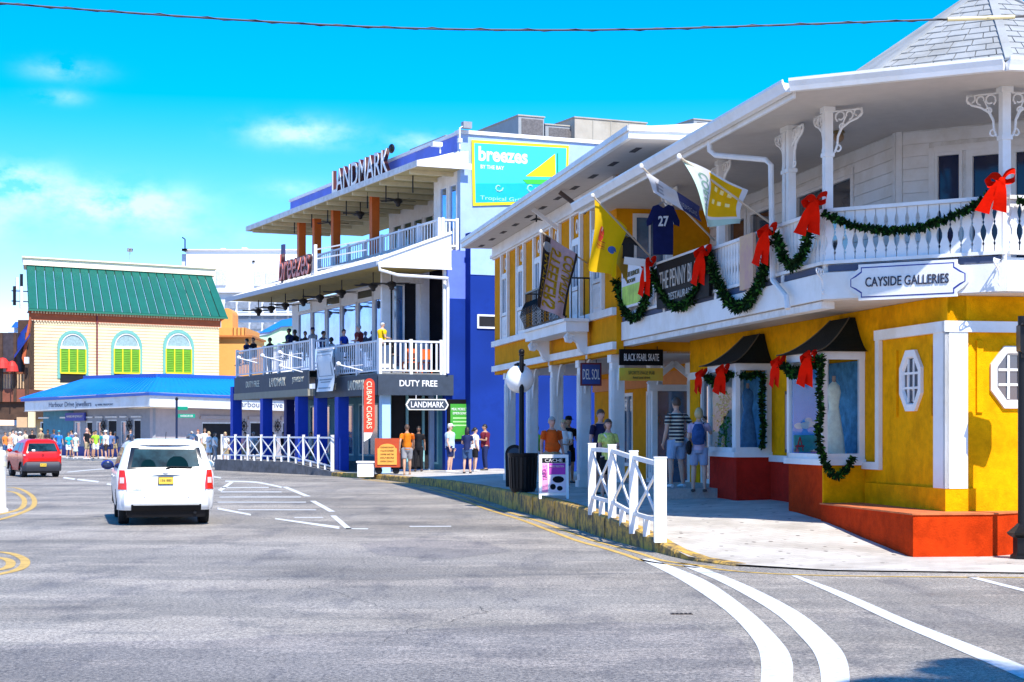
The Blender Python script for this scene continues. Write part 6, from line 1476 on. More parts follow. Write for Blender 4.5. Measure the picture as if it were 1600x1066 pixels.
m=MB().slab([(q2.x-.22,q2.y,q2.z+.02),(q2.x+.22,q2.y,q2.z+.02)]+[(q2.x+.24*math.cos(PI*k/10),q2.y,q2.z+.85+.24*math.sin(PI*k/10)) for k in range(11)],(0,.04,0)); obj('board',m,blk,sg2)
wq=Wall((q2.x,q2.y),(1,0),(0,-1)); obj('face',wq.poly(MB(),[(-.17,.45+q2.z),(.17,.45+q2.z)]+[(.18*math.cos(PI*k/10),q2.z+.83+.18*math.sin(PI*k/10)) for k in range(11)],.0,.006),M('sign_slate_blue',(.03,.06,.10),.5),sg2)
wtext(wq,sg2,'OPEN',.0,q2.z+.82,.22,.07,white,.008); wtext(wq,sg2,'DIVE',.0,q2.z+.66,.2,.07,white,.008)
# A-frame board
q=bag_pos(865,779); af=thing('pavement_board','white folding pavement board with pink and black poster beside the litter bin','sign',tuple(q))
def afr(dy,s):   # leaning frame
    pt=lambda x,z,d=0: Vector((q.x+x,q.y+s*(.32-.30*z/.92)+s*d,q.z+z)); return pt
for s in (-1,1):
    pt=afr(0,s); m=MB()
    for x in (-.28,.28): m.beam(pt(x,0),pt(x,.90),.05,.04)
    m.beam(pt(-.28,.88),pt(.28,.88),.05,.06); m.beam(pt(-.28,.10),pt(.28,.10),.05,.05); fr_=obj('frame',m,white,af)
    if s==-1:
        obj('poster',MB().slab([pt(-.25,.13),pt(.25,.13),pt(.25,.85),pt(-.25,.85)],(0,-.015,0)),M('poster_white_print',(.78,.76,.78),.5),af)
        sl=lambda pts,m_,nm,d: obj(nm,MB().slab([pt(*a_,d) for a_ in pts],(0,-.004,0)),m_,af)
        mag=M('poster_magenta',(.45,.03,.35),.5); pk=M('poster_pink',(.75,.25,.45),.5)
        sl([(-.24,.74),(.24,.74),(.24,.84),(-.24,.84)],M('poster_black',(.006,.006,.007),.6,spec=.12),'printed_band',.02); sl([(-.24,.14),(-.12,.14),(-.12,.73),(-.24,.73)],pk,'printed_band',.02)
        sl([(-.10,.50),(.24,.50),(.24,.73),(-.10,.73)],mag,'printed_panel',.02); sl([(-.10,.14),(.24,.14),(.24,.48),(-.10,.48)],M('poster_pale_pink',(.75,.62,.68),.5),'printed_panel',.02)
        for (cx_,cz,rx,rz_) in ((.09,.40,.12,.07),(-.02,.25,.06,.06),(.12,.22,.06,.05)):
            sl([(cx_+rx*math.cos(k*PI/6),cz+rz_*math.sin(k*PI/6)) for k in range(12)],M('poster_black',(0,0,0)),'printed_handbag',.026)
        wv=Wall((q.x,pt(0,.45).y),(1,0),(0,-1))
        wa=Wall((q.x,pt(0,.79).y),(1,0),(0,-1)); wtext(wa,af,'CACHE',.0,q.z+.79,.36,.07,white,.034); wtext(Wall((q.x,pt(0,.66).y),(1,0),(0,-1)),af,'LARGEST SELECTION',.06,q.z+.67,.30,.04,white,.034)
        wtext(wv,af,'UPSTAIRS',-.18,q.z+.43,.52,.09,M('poster_magenta',(0,0,0)),.036,rot=PI/2)
# red cart sign and white planter block by the blue building
q=G(605,741,.2); cs_=thing('menu_cart','red and orange arched menu board on a small cart outside the blue building','sign',tuple(q))
w_=Wall((q.x,q.y),(1,0),(0,-1)); hw=.46
obj('cart_body',MB().box(q.x-hw,q.x+hw,q.y+.0,q.y+.5,q.z+.25,q.z+1.33),M('cart_red',(.45,.06,.015),.5,var=.12),cs_)
obj('board',w_.poly(MB(),[(-.36,q.z+.35),(.36,q.z+.35),(.36,q.z+.95)]+[(.30*math.cos(PI*k/8),q.z+.97+.16*math.sin(PI*k/8)) for k in range(9)]+[(-.36,q.z+.95)],.0,.03),M('menu_orange',(.75,.36,.06),.6),cs_)
for i in range(5): wtext(w_,cs_,('CIGARS SHOP','WALK IN HUMIDOR','COFFEE AND TEA','SOUVENIRS','OPEN DAILY')[i],.0,q.z+1.0-.13*i,.5,.05,M('menu_print_brown',(.25,.08,.02),.6),.032)
for s in (-1,1): obj('wheel',MB().tube([(q.x+s*.32,q.y+.1,q.z+.13),(q.x+s*.32,q.y+.18,q.z+.13)],.13,14),blk,cs_)
q=G(571,741,.2); pl=solo('planter_block',MB().box(q.x-.30,q.x+.30,q.y,q.y+.6,q.z-.1,q.z+.42).box(q.x-.34,q.x+.34,q.y-.04,q.y+.64,q.z+.42,q.z+.48),white,'white square masonry block at the kerb left of the red menu cart','block',tuple(q))
# cuban cigars banner flag
q=G(574,741,.2)+Vector((0,.9,0)); s_=q.y/FOC; bf_=thing('feather_flag','tall red feather flag with rounded top reading down in pale letters','flag',tuple(q))
obj('pole',MB().tube([(q.x-.25,q.y+.02,q.z+.3),(q.x-.25,q.y+.02,q.z+3.5)],.02,6),grey,bf_); z0=EYE+(HOR-676)*s_; z1=EYE+(HOR-590)*s_; hw=8.5*s_
fw_=Wall((q.x,q.y),(1,0),(0,-1)); obj('cloth',fw_.poly(MB(),[(-hw,z0),(hw*.6,z0),(hw,z0+.2),(hw,z1-.25)]+[(hw*math.cos(PI*k/8),z1-.25+.22*math.sin(PI*k/8)) for k in range(1,8)]+[(-hw,z1-.25)],0,.02),M('flag_red',(.62,.05,.02),.6,var=.05),bf_)
obj('tail',fw_.poly(MB(),[(-hw,z0-.35),(hw*.2,z0-.2),(hw*.6,z0-.002),(-hw,z0-.002)],0,.02),white,bf_)
wtext(fw_,bf_,'CUBAN CIGARS',.0,(z0+z1)/2,(z1-z0)*.86,.20,M('flag_cream',(.8,.68,.45),.6),.022,rot=-PI/2,bold=.01)
# green poster on the blue wall
nr=Wall((0,0),(1,0),(0,-1)); nrF=F2
def f2box(name,label,cat,u0,u1,v0,v1,d0,d1,m,y=0):
    a,b=F2.xa(u0,y),F2.xa(u1,y); z0,z1=F2.za(v1,a,y),F2.za(v0,a,y); t=thing(name,label,cat,((a+b)/2,y-d1,z0),F2); w=Wall((0,y),(1,0),(0,-1))
    obj('board',w.box(MB(),a,b,z0,z1,d0,d1),m,t); return t,w,a,b,z0,z1
t,w,a,b,z0,z1=f2box('wall_poster','bright green notice on a black panel on the royal blue wall behind the waiting group','sign',698,739,624,690,.01,.08,M('poster_black',(0,0,0)))
obj('poster',w.box(MB(),a+.12,b-.08,z0+.1,z1-.18,.08,.09),M('poster_green',(.05,.32,.03),.5,var=.1),t)
wtext(w,t,'MEAL MOBILE TEA',(a+b)/2,z1-.38,(b-a)*.7,.10,white,.092); wtext(w,t,'EMERGENCY',(a+b)/2,z1-.54,(b-a)*.6,.09,white,.092)
for i in range(3): obj('printed_line',w.box(MB(),a+.22,b-.25,z1-.75-.14*i,z1-.70-.14*i,.091,.094),M('poster_pale_green',(.4,.7,.3),.5),t)
# hanging shop signs of the arcade
bpy.context.view_layer.update(); mark()
F=F1
def hang(name,label,u0,u1,v0,v1,x,board,tx,tm,frame_m=None,th=.05,rods=True,lines=None):
    y=F.ya((u0+u1)/2,x); a,b=F.xa(u0,y),F.xa(u1,y); z0,z1=F.za(v1,x,y),F.za(v0,x,y); t=thing(name,label,'sign',((a+b)/2,y,z0),F); w=Wall((0,y),(1,0),(0,-1))
    obj('board',w.box(MB(),a,b,z0,z1,-th,0),frame_m or board,t); obj('face',w.box(MB(),a+.04,b-.04,z0+.04,z1-.04,.001,.012),board,t)
    for (bt,ry,h,wf) in (lines or [(tx,.5,.45,.8)]): wtext(w,t,bt,(a+b)/2,z0+(z1-z0)*ry,(b-a)*wf,(z1-z0)*h,tm,.014)
    if rods:
        for s in (a+.12,b-.12): obj('hanger',MB().tube([w.pt(s,-.02,z1),w.pt(s,-.02,min(z1+.35,3.6))],.010,5),blkm,t)
    return t
hang('hanging_sign','dark blue hanging sign in a maroon frame between the arcade columns',907,940,567,603,-1.9,M('sign_blue',(.03,.07,.28),.5),'DEL SOL',white,M('maroon_frame',(.15,.02,.03),.5))
hang('hanging_sign','black hanging sign with small white lettering under the left end of the balcony',968,1036,546,571,-1.6,M('poster_black',(0,0,0)),'BLACK PEARL SKATE',white,rods=True)
hang('hanging_sign','green yellow and orange hanging sign directly below the black one',968,1036,575,595,-1.6,M('sign_lime_orange',(.72,.30,.03),.5,rgb2=(.45,.55,.05),scale=.9),'SPORTS PUB & GRILL',M('sign_dark_text',(.12,.10,.02),.5),rods=False,lines=[('SPORTS PAGE PUB',.62,.28,.6),('food and drink',.25,.2,.4)])
# signs fixed to the balcony
def balsign(name,label,u0,u1,z0,z1,m,x=-2.04):
    y0,y1=F.ya(u1,x),F.ya(u0,x); t=thing(name,label,'sign',(x,(y0+y1)/2,z0),F); w=Wall((x,0),(0,1),(-1,0)); obj('board',w.box(MB(),y0,y1,z0,z1,0,.05),m,t); return t,w,y0,y1
t,w,y0,y1=balsign('name_board','long black pub name board on the balcony railing half hidden by garland',1030,1112,4.16,5.02,M('poster_black',(0,0,0)))
wtext(w,t,'THE PENNY BLACK',(y0+y1)/2,4.68,(y1-y0)*.86,.34,M('sign_grey_text',(.42,.42,.40),.5),.052); wtext(w,t,'RESTAURANT',(y0+y1)/2,4.34,(y1-y0)*.5,.14,M('sign_grey_text',(0,0,0)),.052)
obj('edge_trim',w.box(MB(),y0,y1,5.02,5.06,0,.06),white,t)
t,w,y0,y1=balsign('poster_board','small pale green and white poster on the far end of the balcony railing',975,1006,4.35,5.25,M('poster_white_print',(0,0,0)))
obj('printed_panel',w.box(MB(),y0+.05,y1-.05,4.4,4.8,.05,.056),M('poster_lime',(.45,.65,.10),.6,var=.3,scale=4),t); wtext(w,t,'PIRATE LUNCH',(y0+y1)/2,5.02,(y1-y0)*.8,.10,M('sign_dark_text',(0,0,0)),.056); wtext(w,t,'ROOM',(y0+y1)/2,4.88,(y1-y0)*.4,.08,M('sign_dark_text',(0,0,0)),.056)
t,w,y0,y1=balsign('poster_board','faded pink and orange poster on the balcony railing behind the longest garland',1160,1181,4.12,5.0,M('faded_pink_poster',(.55,.28,.28),.6,rgb2=(.60,.42,.20),scale=2.5,var=.1))
# ================================================================== flags
def flag(label,corners,mat,pole,text=None,extra=None,wave=.06,fold=3,dd=.0,nm='flag'):
    """corners tl,tr,br,bl as (u,v,Y); cloth hung from a pole between two 3d points"""
    tl,tr,br,bl=[P(*c) for c in corners]
    t=thing('pole_flag',label,'flag',tuple(pole[1]))
    nrm=(tr-tl).cross(bl-tl).normalized()
    if nrm.y>0: nrm=-nrm
    def cl(a,b):
        p=tl.lerp(tr,a).lerp(bl.lerp(br,a),b); return p+nrm*(wave*math.sin(fold*PI*a+b*2.2)*(.3+.7*b)+wave*.4*math.sin(5*b+2*a))
    obj('cloth',MB().grid(cl,28,28),mat,t,smooth=True)
    obj('pole',MB().tube(pole,.018,7),M('pole_pale_wood',(.55,.48,.38),.5),t); obj('finial',MB().ell(pole[0],(.04,.04,.05),8,6),white,t)
    def lay(body,a0,a1,b0,b1,m,bold=.02,rot=0,flip=False):
        me=text_fit(body,1,1,bold,.0,flipx=flip)
        import bmesh
        bm=bmesh.new(); bm.from_mesh(me); bmesh.ops.triangulate(bm,faces=bm.faces); bmesh.ops.subdivide_edges(bm,edges=bm.edges,cuts=2,use_grid_fill=True); bm.to_mesh(me); bm.free()
        for v in me.vertices:
            x,y=v.co.x+.5,.5-v.co.y
            if rot: x,y=(1-y,x) if rot>0 else (y,1-x)
            v.co=cl(a0+(a1-a0)*x,b0+(b1-b0)*y)+nrm*.008
        obj('lettering',me,m,t)
    def patch(a0,a1,b0,b1,m,nm='printed_panel',f=None,d=.004):
        g=(lambda s,q:cl(a0+(a1-a0)*s,b0+(b1-b0)*q)+nrm*d) if f is None else (lambda s,q:cl(*f(s,q))+nrm*d)
        obj(nm,MB().grid(g,14,14),m,t,smooth=True)
    if extra: extra(lay,patch)
    return t
fmw=M('flag_white_cloth',(.72,.72,.74),.8,var=.06,scale=6); fny=M('flag_navy_cloth',(.03,.04,.14),.8,var=.2); fye=M('flag_yellow_cloth',(.92,.56,.002),.8,var=.08,scale=3)
def translucent(m,k=.5):
    t=m.node_tree; b=t.nodes['Principled BSDF']; o=t.nodes['Material Output']; tr=t.nodes.new('ShaderNodeBsdfTranslucent'); mx=t.nodes.new('ShaderNodeMixShader'); mx.inputs[0].default_value=k
    src=b.inputs['Base Color'].links
    if src: t.links.new(src[0].from_socket,tr.inputs['Color'])
    t.links.new(b.outputs[0],mx.inputs[1]); t.links.new(tr.outputs[0],mx.inputs[2]); t.links.new(mx.outputs[0],o.inputs['Surface'])
for m in (fmw,fye): translucent(m)
# 1 football supporters flag with mirrored lettering
def e1(lay,patch):
    g=M('flag_gold',(.80,.52,.02),.7); patch(0,.20,0,1,M('flag_black_strip',(.03,.02,.02),.7),d=.004); patch(.92,1,0,.95,M('flag_black_strip',(0,0,0)),d=.004)
    lay('STEELERS',.22,.56,.10,.95,g,.03,rot=-1,flip=True); lay('COUNTRY',.62,.92,.10,.82,g,.03,rot=-1,flip=True)
    patch(.02,.26,.06,.16,fmw,'emblem',f=lambda s,q:(.13+.12*(q)*math.cos(2*PI*s),.14+.07*q*math.sin(2*PI*s)),d=.01); lay('NATION',.06,.16,.25,.85,g,.02,rot=-1,flip=True)
flag('mauve and gold sports flag with mirrored gold lettering above the iron balconette',[(848,366,37.4),(902,398,38.2),(884,500,38.3),(838,478,37.6)],M('flag_mauve_cloth',(.62,.45,.50),.8,var=.15,scale=5),[P(845,362,37.3),P(918,412,39.0)],extra=e1)
def e2(lay,patch):
    rd_=M('flag_print_red',(.65,.05,.03),.7); bl_=M('flag_print_blue',(.05,.15,.5),.7); og_=M('flag_print_orange',(.75,.25,.02),.7)
    patch(0,0,0,0,rd_,'printed_crest',f=lambda s,q:(.30+.13*q*math.cos(2*PI*s),.40+.08*q*math.sin(2*PI*s)+.03*math.sin(6*s)),d=.006)
    for i in range(4): patch(.18,.5,.48+.035*i,.495+.035*i,og_ if i%2 else rd_,'printed_stripe',d=.006)
    patch(0,0,0,0,bl_,'printed_bird',f=lambda s,q:(.62+.10*q*math.cos(2*PI*s)+.08*s*q,.56+.07*q*math.sin(2*PI*s)),d=.006)
    patch(.27,.33,.30,.36,fmw,'printed_crest',d=.01)
flag('bright yellow flag with a small red crest hanging over the balcony end',[(929,312,32.6),(978,358,33.2),(966,434,33.3),(917,420,32.5)],fye,[P(926,306,32.4),P(1035,421,33.9)],extra=e2,wave=.10)
ff=thing('folded_flag_tail','shaded ochre rear fold of cloth hanging behind the yellow flag','flag',tuple(P(1000,380,33.6)))
tl,tr,br,bl=[P(*c) for c in ((962,345,33.4),(985,366,33.7),(980,442,33.7),(962,410,33.4))]
obj('cloth',MB().grid(lambda a,b: tl.lerp(tr,a).lerp(bl.lerp(br,a),b)+Vector((0,.08*math.sin(6*a+3*b),0)),10,14),M('flag_ochre_shade_cloth',(.45,.30,.02),.8,var=.1),ff,smooth=True)
def e3(lay,patch):
    patch(.58,1,0,1,fny); lay('NEW ENGLAND',.60,.95,.5,.8,fmw,.0); lay('E',.12,.30,.3,.8,M('flag_grey_print',(.45,.45,.5),.7)); 
flag('white and navy flag streaming beside the hanging jersey',[(1006,266,29.3),(1092,322,29.9),(1098,348,30.0),(1020,300,29.5)],fmw,[P(1002,260,29.2),P(1116,376,30.7)],extra=e3,wave=.08)
def e4(lay,patch):
    patch(.36,.92,.05,.80,fye); patch(0,.10,0,1,M('flag_pale_green',(.42,.60,.52),.8)); patch(.0,1,.86,1,M('flag_pale_green',(0,0,0)),d=.006)
    lay('CORNER',.12,.30,.15,.9,M('flag_green_print',(.25,.45,.38),.7),.02,rot=-1,flip=True)
    for i in range(3):
        for j in range(2): patch(.46+.14*i,.53+.14*i,.25+.22*j,.33+.22*j,M('flag_pale_yellow',(.85,.78,.35),.8),'printed_dot',d=.012)
flag('white green and yellow flag billowing in front of the gallery balcony',[(1064,248,26.0),(1166,298,26.9),(1146,352,27.0),(1102,352,26.2)],fmw,[P(1061,245,25.9),P(1207,351,27.2)],extra=e4,wave=.12,fold=2)
# jersey on a hanger and dark shirt
def shirt3(name,label,u,vtop,vbot,w,Y,m,num=None):
    s=Y/FOC; c=P(u,(vtop+vbot)/2,Y); h=(vbot-vtop)*s/2; hw=w*s/2; t=thing(name,label,'shirt',tuple(c))
    out_=[(-.30,1.0),(-.62,.93),(-1.0,.35),(-.98,.12),(-.66,.22),(-.62,.38),(-.60,-1),(.60,-1),(.62,.38),(.66,.22),(.98,.12),(1.0,.35),(.62,.93),(.30,1.0),(.0,.86)]
    m_=MB(); 
    def pt(a,b,d): return Vector((c.x+a*hw,c.y+d,c.z+b*h))
    n=len(out_); m_.add([pt(a,b,-.05*(1-abs(a))) for a,b in out_]+[pt(a,b,.05*(1-abs(a))+.012) for a,b in out_],[tuple(range(n))[::-1],tuple(range(n,2*n))]+[(i,(i+1)%n,(i+1)%n+n,i+n) for i in range(n)])
    obj('garment',m_,m,t)
    if num:
        me=text_fit(num,hw*.62,h*.42,.03,.006); me.transform(Matrix.Translation(Vector((c.x,c.y-.075,c.z+h*.32)))@Matrix.Rotation(R(90),4,'X')); obj('lettering',me,M('jersey_grey_number',(.5,.52,.55),.6),t)
        me=text_fit('27',hw*.10,h*.10,.0,.006)
    obj('hanger',MB().tube([pt(-.25,1.0,0),pt(0,1.12,0),pt(.25,1.0,0)],.012,5).tube([pt(0,1.12,0),pt(0,1.25,0),pt(.1,1.3,0)],.010,5),grey,t)
    return t
shirt3('jersey','navy football jersey with grey number hanging from the balcony edge',1036,320,398,52,31.0,M('jersey_navy',(.008,.012,.06),.8,spec=.1,var=.2,scale=8),'27')
shirt3('t_shirt','black T-shirt hanging behind the yellow flag at the balcony end',979,370,404,38,33.5,M('shirt_black_cloth',(.012,.012,.014),.8,var=.2))
bt=thing('banner_rail','short white horizontal bar bracket below the black T-shirt','bracket',tuple(P(1006,409,33.2))); a,b=P(975,407,33.2),P(1008,411,33.2); obj('bar',MB().beam(a,b,.05,.14),white,bt); obj('upright',MB().beam(P(1007,411,33.2),P(1008,440,33.2),.03,.03),white,bt)
# ================================================================== garlands and ribbons
needle=M('garland_green',(.006,.022,.006),.7,spec=.1,var=.6,scale=30); needle2=M('garland_bright_leaf',(.03,.12,.012),.6,spec=.2,var=.5,scale=30)
def garland(label,pts,r=.13,dens=230,seed=1,cat='garland'):
    rg=random.Random(seed); t=thing('christmas_garland',label,cat,tuple(pts[0]),F1,'christmas garlands along the gallery front')
    r*=.66; pts=[Vector(p) for p in pts]; core=obj('stem',MB().tube(pts,.03,5),needle,t)
    cum=[0]
    for i in range(len(pts)-1): cum.append(cum[-1]+(pts[i+1]-pts[i]).length)
    Lt=cum[-1]
    def at(s):
        for i in range(len(pts)-1):
            if s<=cum[i+1]: return pts[i].lerp(pts[i+1],(s-cum[i])/(cum[i+1]-cum[i]+1e-9)),(pts[i+1]-pts[i]).normalized()
        return pts[-1],(pts[-1]-pts[-2]).normalized()
    for nm,m,cnt in (('sprigs',needle,int(dens*Lt)),('bright_sprigs',needle2,int(dens*Lt*.35))):
        mb=MB()
        for k in range(cnt):
            p,d=at(rg.random()*Lt); a=Vector((rg.gauss(0,1),rg.gauss(0,1),rg.gauss(0,1))).normalized(); a=(a-d*a.dot(d)*.5).normalized(); l=r*rg.uniform(.6,1.25); w=a.cross(Vector((rg.gauss(0,1),rg.gauss(0,1),rg.gauss(0,1)))).normalized()*rg.uniform(.012,.022)
            q=p+a*r*rg.uniform(0,.35); mb.add([q-w,q+w,q+a*l*.6+w*1.1,q+a*l,q+a*l*.6-w*1.1],[(0,1,2,3,4)])
        obj(nm,mb,m,t,kind='stuff')
    return t
def swag(p0,p1,dip,n=16,out=0.0):
    p0=Vector(p0);p1=Vector(p1); return [p0.lerp(p1,i/n)+Vector((0,0,-4*dip*(i/n)*(1-i/n))) for i in range(n+1)]
gx=-2.10
B0=ch.pt(.02,.12,4.95); B1_=ch.pt(CL-.02,.14,5.12)
def fy(u): return F1.ya(u,gx)
garland('bright leafy green garland swagged across the corner balcony above the gallery sign',swag(B0,B1_,.40,22),.11,300,1)
garland('dark garland from the ribbon at the balcony corner to the next ribbon along the side',swag((gx,-.05,4.95),(gx,fy(1213),4.85),.62),.14,230,2)
garland('long dark garland drooping over the faded pink poster',swag((gx,fy(1207),4.75),(gx,fy(1108),4.85),.95,22),.16,230,3)
garland('dark garland hanging over the black pub board',swag((gx,fy(1108),4.85),(gx,fy(1020),4.95),.80,22),.16,210,4)
garland('dark garland at the far end of the balcony by the pale green poster',swag((gx,fy(1020),4.9),(gx,fy(962),5.0),.85,18),.16,210,5)
garland('green garland beyond the right ribbon at the right edge of the balcony',swag((P2[0]+.1,-2.14,4.95),(P2[0]+2.2,-2.14,5.0),.25),.11,280,6)
bpy.context.view_layer.update(); push_back(1.064)
garland('dark garland draped on the top of the nearer window bay',[(-.82,3.05,3.02),(-.86,3.6,2.82),(-.86,4.2,2.80),(-.84,4.85,2.98)],.15,260,7)
garland('long dark garland hanging down the nearer bay and curling below its sill',[(-.80,3.0,3.0),(-.84,3.02,2.6),(-.82,3.0,2.1),(-.86,3.0,1.7),(-.78,2.98,1.35),(-.66,2.96,1.12),(-.52,2.95,1.08),(-.38,2.95,1.22),(-.28,2.95,1.40)],.12,260,8)
garland('dark garland across the top of the farther window bay',[(-.80,9.4,2.9),(-.82,8.7,2.75),(-.80,7.9,2.92),(-.5,7.62,2.84),(-.25,7.62,2.92)],.14,260,9)
garland('dark garland hanging down the right side of the farther window bay',[(-.22,7.60,2.9),(-.25,7.60,2.4),(-.22,7.6,1.9),(-.24,7.6,1.5)],.11,260,10)
def bow(label,p,w,h,ang=0,lean=.0,drop=.75,group='red ribbons along the gallery front'):
    w*=.64; h*=.66; drop*=.66; p=Vector(p); t=thing('ribbon_bow',label,'ribbon',tuple(p),F1,group); c,s=math.cos(ang),math.sin(ang)
    def q(a,d,z): return p+Vector((c*a+s*d,-s*a*-1*0+s*a*0,0))+Vector((0,0,z)) if False else p+Vector((a*c-d*s*-1*0, a*s,0))+Vector((s*d,-c*d,z))
    for sd in (-1,1):
        rotm=Matrix.Rotation(ang,3,'Z')@Matrix.Rotation(-sd*.35-lean*.5,3,'Y')
        lp_=MB()
        def lf(a,b,sd=sd,rotm=rotm):
            th=2*PI*a; r_=w*.26*(1-math.cos(th))*(1+.1*math.sin(3*th)); x_=sd*(.02+r_); z_=h*.42*math.sin(th)*(.5+.5*(1-math.cos(th))/2); y_=(b-.5)*.15*(.35+.65*(1-math.cos(th))/2)
            return p+rotm@Vector((x_+.25*z_*(b-.5),y_,z_+(b-.5)*.10))
        obj('loop',lp_.grid(lf,16,3),redb,t,smooth=True)
        vs=[];fs=[]
        for i in range(7):
            k=i/6; a=sd*(.02+w*.28*k)-.06*k+lean*-.3*k; z=-drop*k; wd=.045+.07*k
            vs+= [q(a-wd,.05+.03*math.sin(5*k),z),q(a+wd,.08-.03*math.sin(4*k),z-.0)]
        vs[-1]=tuple(Vector(vs[-1])+Vector((0,0,-.08))); 
        for i in range(6): fs.append((2*i,2*i+1,2*i+3,2*i+2))
        obj('tail',MB().add(vs,fs),redb,t,smooth=True)
    obj('knot',MB().ell(p+Vector((0,0,0)),(.06,.07,.06),8,6),redb,t,smooth=True)
    return t
ac=math.atan2(ch.e.y,ch.e.x)
bpy.context.view_layer.update(); mark()
bow('largest red bow at the right corner post of the balcony',ch.pt(CL+.02,.22,5.18),.55,.30,ac,.25,.55)
bow('red bow at the left corner post of the balcony beside the name sign',ch.pt(-.05,.2,5.10),.50,.26,ac,.2,.62)
bow('red bow on the balcony rail at the double column',(gx-.1,fy(1210),4.88),.42,.30,-PI/2+.5,.2,.68)
bow('red bow between the pink poster and the black pub board',(gx-.1,fy(1108),4.90),.42,.30,-PI/2+.5,.1,.75)
bow('red bow at the left end of the black pub board',(gx-.1,fy(1022),5.05),.42,.30,-PI/2+.5,.1,.85)
bpy.context.view_layer.update(); push_back(1.064)
bow('small red bow at the top left of the nearer window bay',(-.92,4.75,3.0),.34,.25,-PI/2+.3,.0,.55); bow('red bow at the top corner of the nearer window bay',(-.92,3.25,3.02),.34,.3,-PI/2+.6,.0,.62)
bow('small red bow at the left of the farther window bay',(-.90,9.35,2.95),.30,.22,-PI/2+.3,.0,.5); bow('red bow at the top corner of the farther window bay',(-.90,7.95,2.98),.32,.25,-PI/2+.6,.0,.6)
# ================================================================== traffic signal at the right edge
q=G(1586,866,.02); q.y-=.9; q.x=(1597-800)/FOC*q.y; sgp=thing('traffic_signal','black traffic signal on a pole with flared lantern base at the right edge','traffic signal',tuple(q))
obj('base',MB().lathe([(.17,0),(.17,.05),(.13,.08),(.13,.30),(.20,.34),(.22,.37),(.12,.45),(.07,.50)],tuple(q),8),blkm,sgp); obj('pole',MB().tube([(q.x,q.y,q.z+.45),(q.x,q.y,3.45)],.06,12),blkm,sgp,smooth=True)
zh=EYE+(HOR-503)/FOC*q.y; zl_=EYE+(HOR-553)/FOC*q.y
hx=q.x+.10
m=MB(); pr=[]
m.slab([(hx+x_,q.y-.12,zz) for x_,zz in ((-.16,zl_+.04),(-.12,zl_),(.20,zl_),(.24,zl_+.04),(.24,zh-.06),(.20,zh),(-.10,zh),(-.16,zh-.06))],(0,.2,0)); hb=obj('housing',m,blkm,sgp)
obj('lens',MB().slab([(hx-.10,q.y-.125,zl_+.05),(hx+.18,q.y-.125,zl_+.05),(hx+.18,q.y-.125,zh-.07),(hx-.10,q.y-.125,zh-.07)],(0,-.01,0)),M('signal_grey_louvre',(.16,.22,.24),.4,var=.3,scale=40),hb)
obj('visor',MB().box(hx-.15,hx+.23,q.y-.22,q.y-.12,zh-.05,zh-.03),blkm,hb); obj('bracket',MB().box(q.x-.03,q.x+.03,q.y-.1,q.y+.1,zl_-.06,zl_),blkm,sgp)
# street name post at the bend
q=G(281,716,.13); q.y-=1.0; sn=thing('street_name_post','dark post with two green street name blades in front of the blue roofed shop','street sign',tuple(q))
s_=q.y/FOC; ztp=EYE+(HOR-625)*s_
obj('post',MB().tube([q,(q.x,q.y,ztp)],.07,8),M('post_navy',(.01,.02,.06),.4),sn); obj('finial',MB().ell((q.x,q.y,ztp+.05),(.1,.1,.12),8,6),blkm,sn)
zz=EYE+(HOR-650)*s_; b1=obj('name_blade',MB().box(q.x+.08,q.x+29*s_,q.y-.03,q.y+.03,zz-.11,zz+.11),green_sign,sn); wtext(Wall((q.x,q.y-.03),(1,0),(0,-1)),b1,'HARBOUR DR',16*s_,zz,.75,.12,white,.005)
zz=EYE+(HOR-638)*s_; obj('name_blade',MB().slab([(q.x+.05,q.y,zz-.1),(q.x+.55,q.y+.5,zz-.1),(q.x+.55,q.y+.5,zz+.1),(q.x+.05,q.y,zz+.1)],(.03,-.03,0)),green_sign,sn)
# overhead cable crossing the whole view
cb_=thing('overhead_cable','thin dark twisted cable sagging across the sky from edge to edge','cable',tuple(P(0,5,17)))
cp_=[(-250,-16),(0,5),(200,20),(400,33),(600,43),(800,47),(1000,46),(1200,40),(1400,33),(1600,26),(1900,12)]
cl_=[P(u,v,17+.9*(u/1600)) for u,v in cp_]; cl2=[]
for i in range(len(cl_)-1):
    for j in range(8):
        t=j/8; p0=cl_[max(i-1,0)];p1=cl_[i];p2=cl_[i+1];p3=cl_[min(i+2,len(cl_)-1)]; cl2.append(.5*((2*p1)+(p2-p0)*t+(2*p0-5*p1+4*p2-p3)*t*t+(3*p1-p0-3*p2+p3)*t**3))
obj('cable',MB().tube(cl2,.0105,6),M('cable_grey',(.06,.055,.06),.6),cb_,smooth=True)
obj('twisted_wire',MB().tube([p+Vector((0,.014*math.cos(i*2.2),.014*math.sin(i*2.2))) for i,p in enumerate(cl2)],.006,5),M('cable_dark',(.02,.02,.02),.6),cb_)
a,b=P(1480,30.5,17.83),P(1585,26.5,17.9); obj('sleeve',MB().tube([a,b],.022,8),M('sleeve_yellow',(.75,.62,.32),.5),cb_,smooth=True)
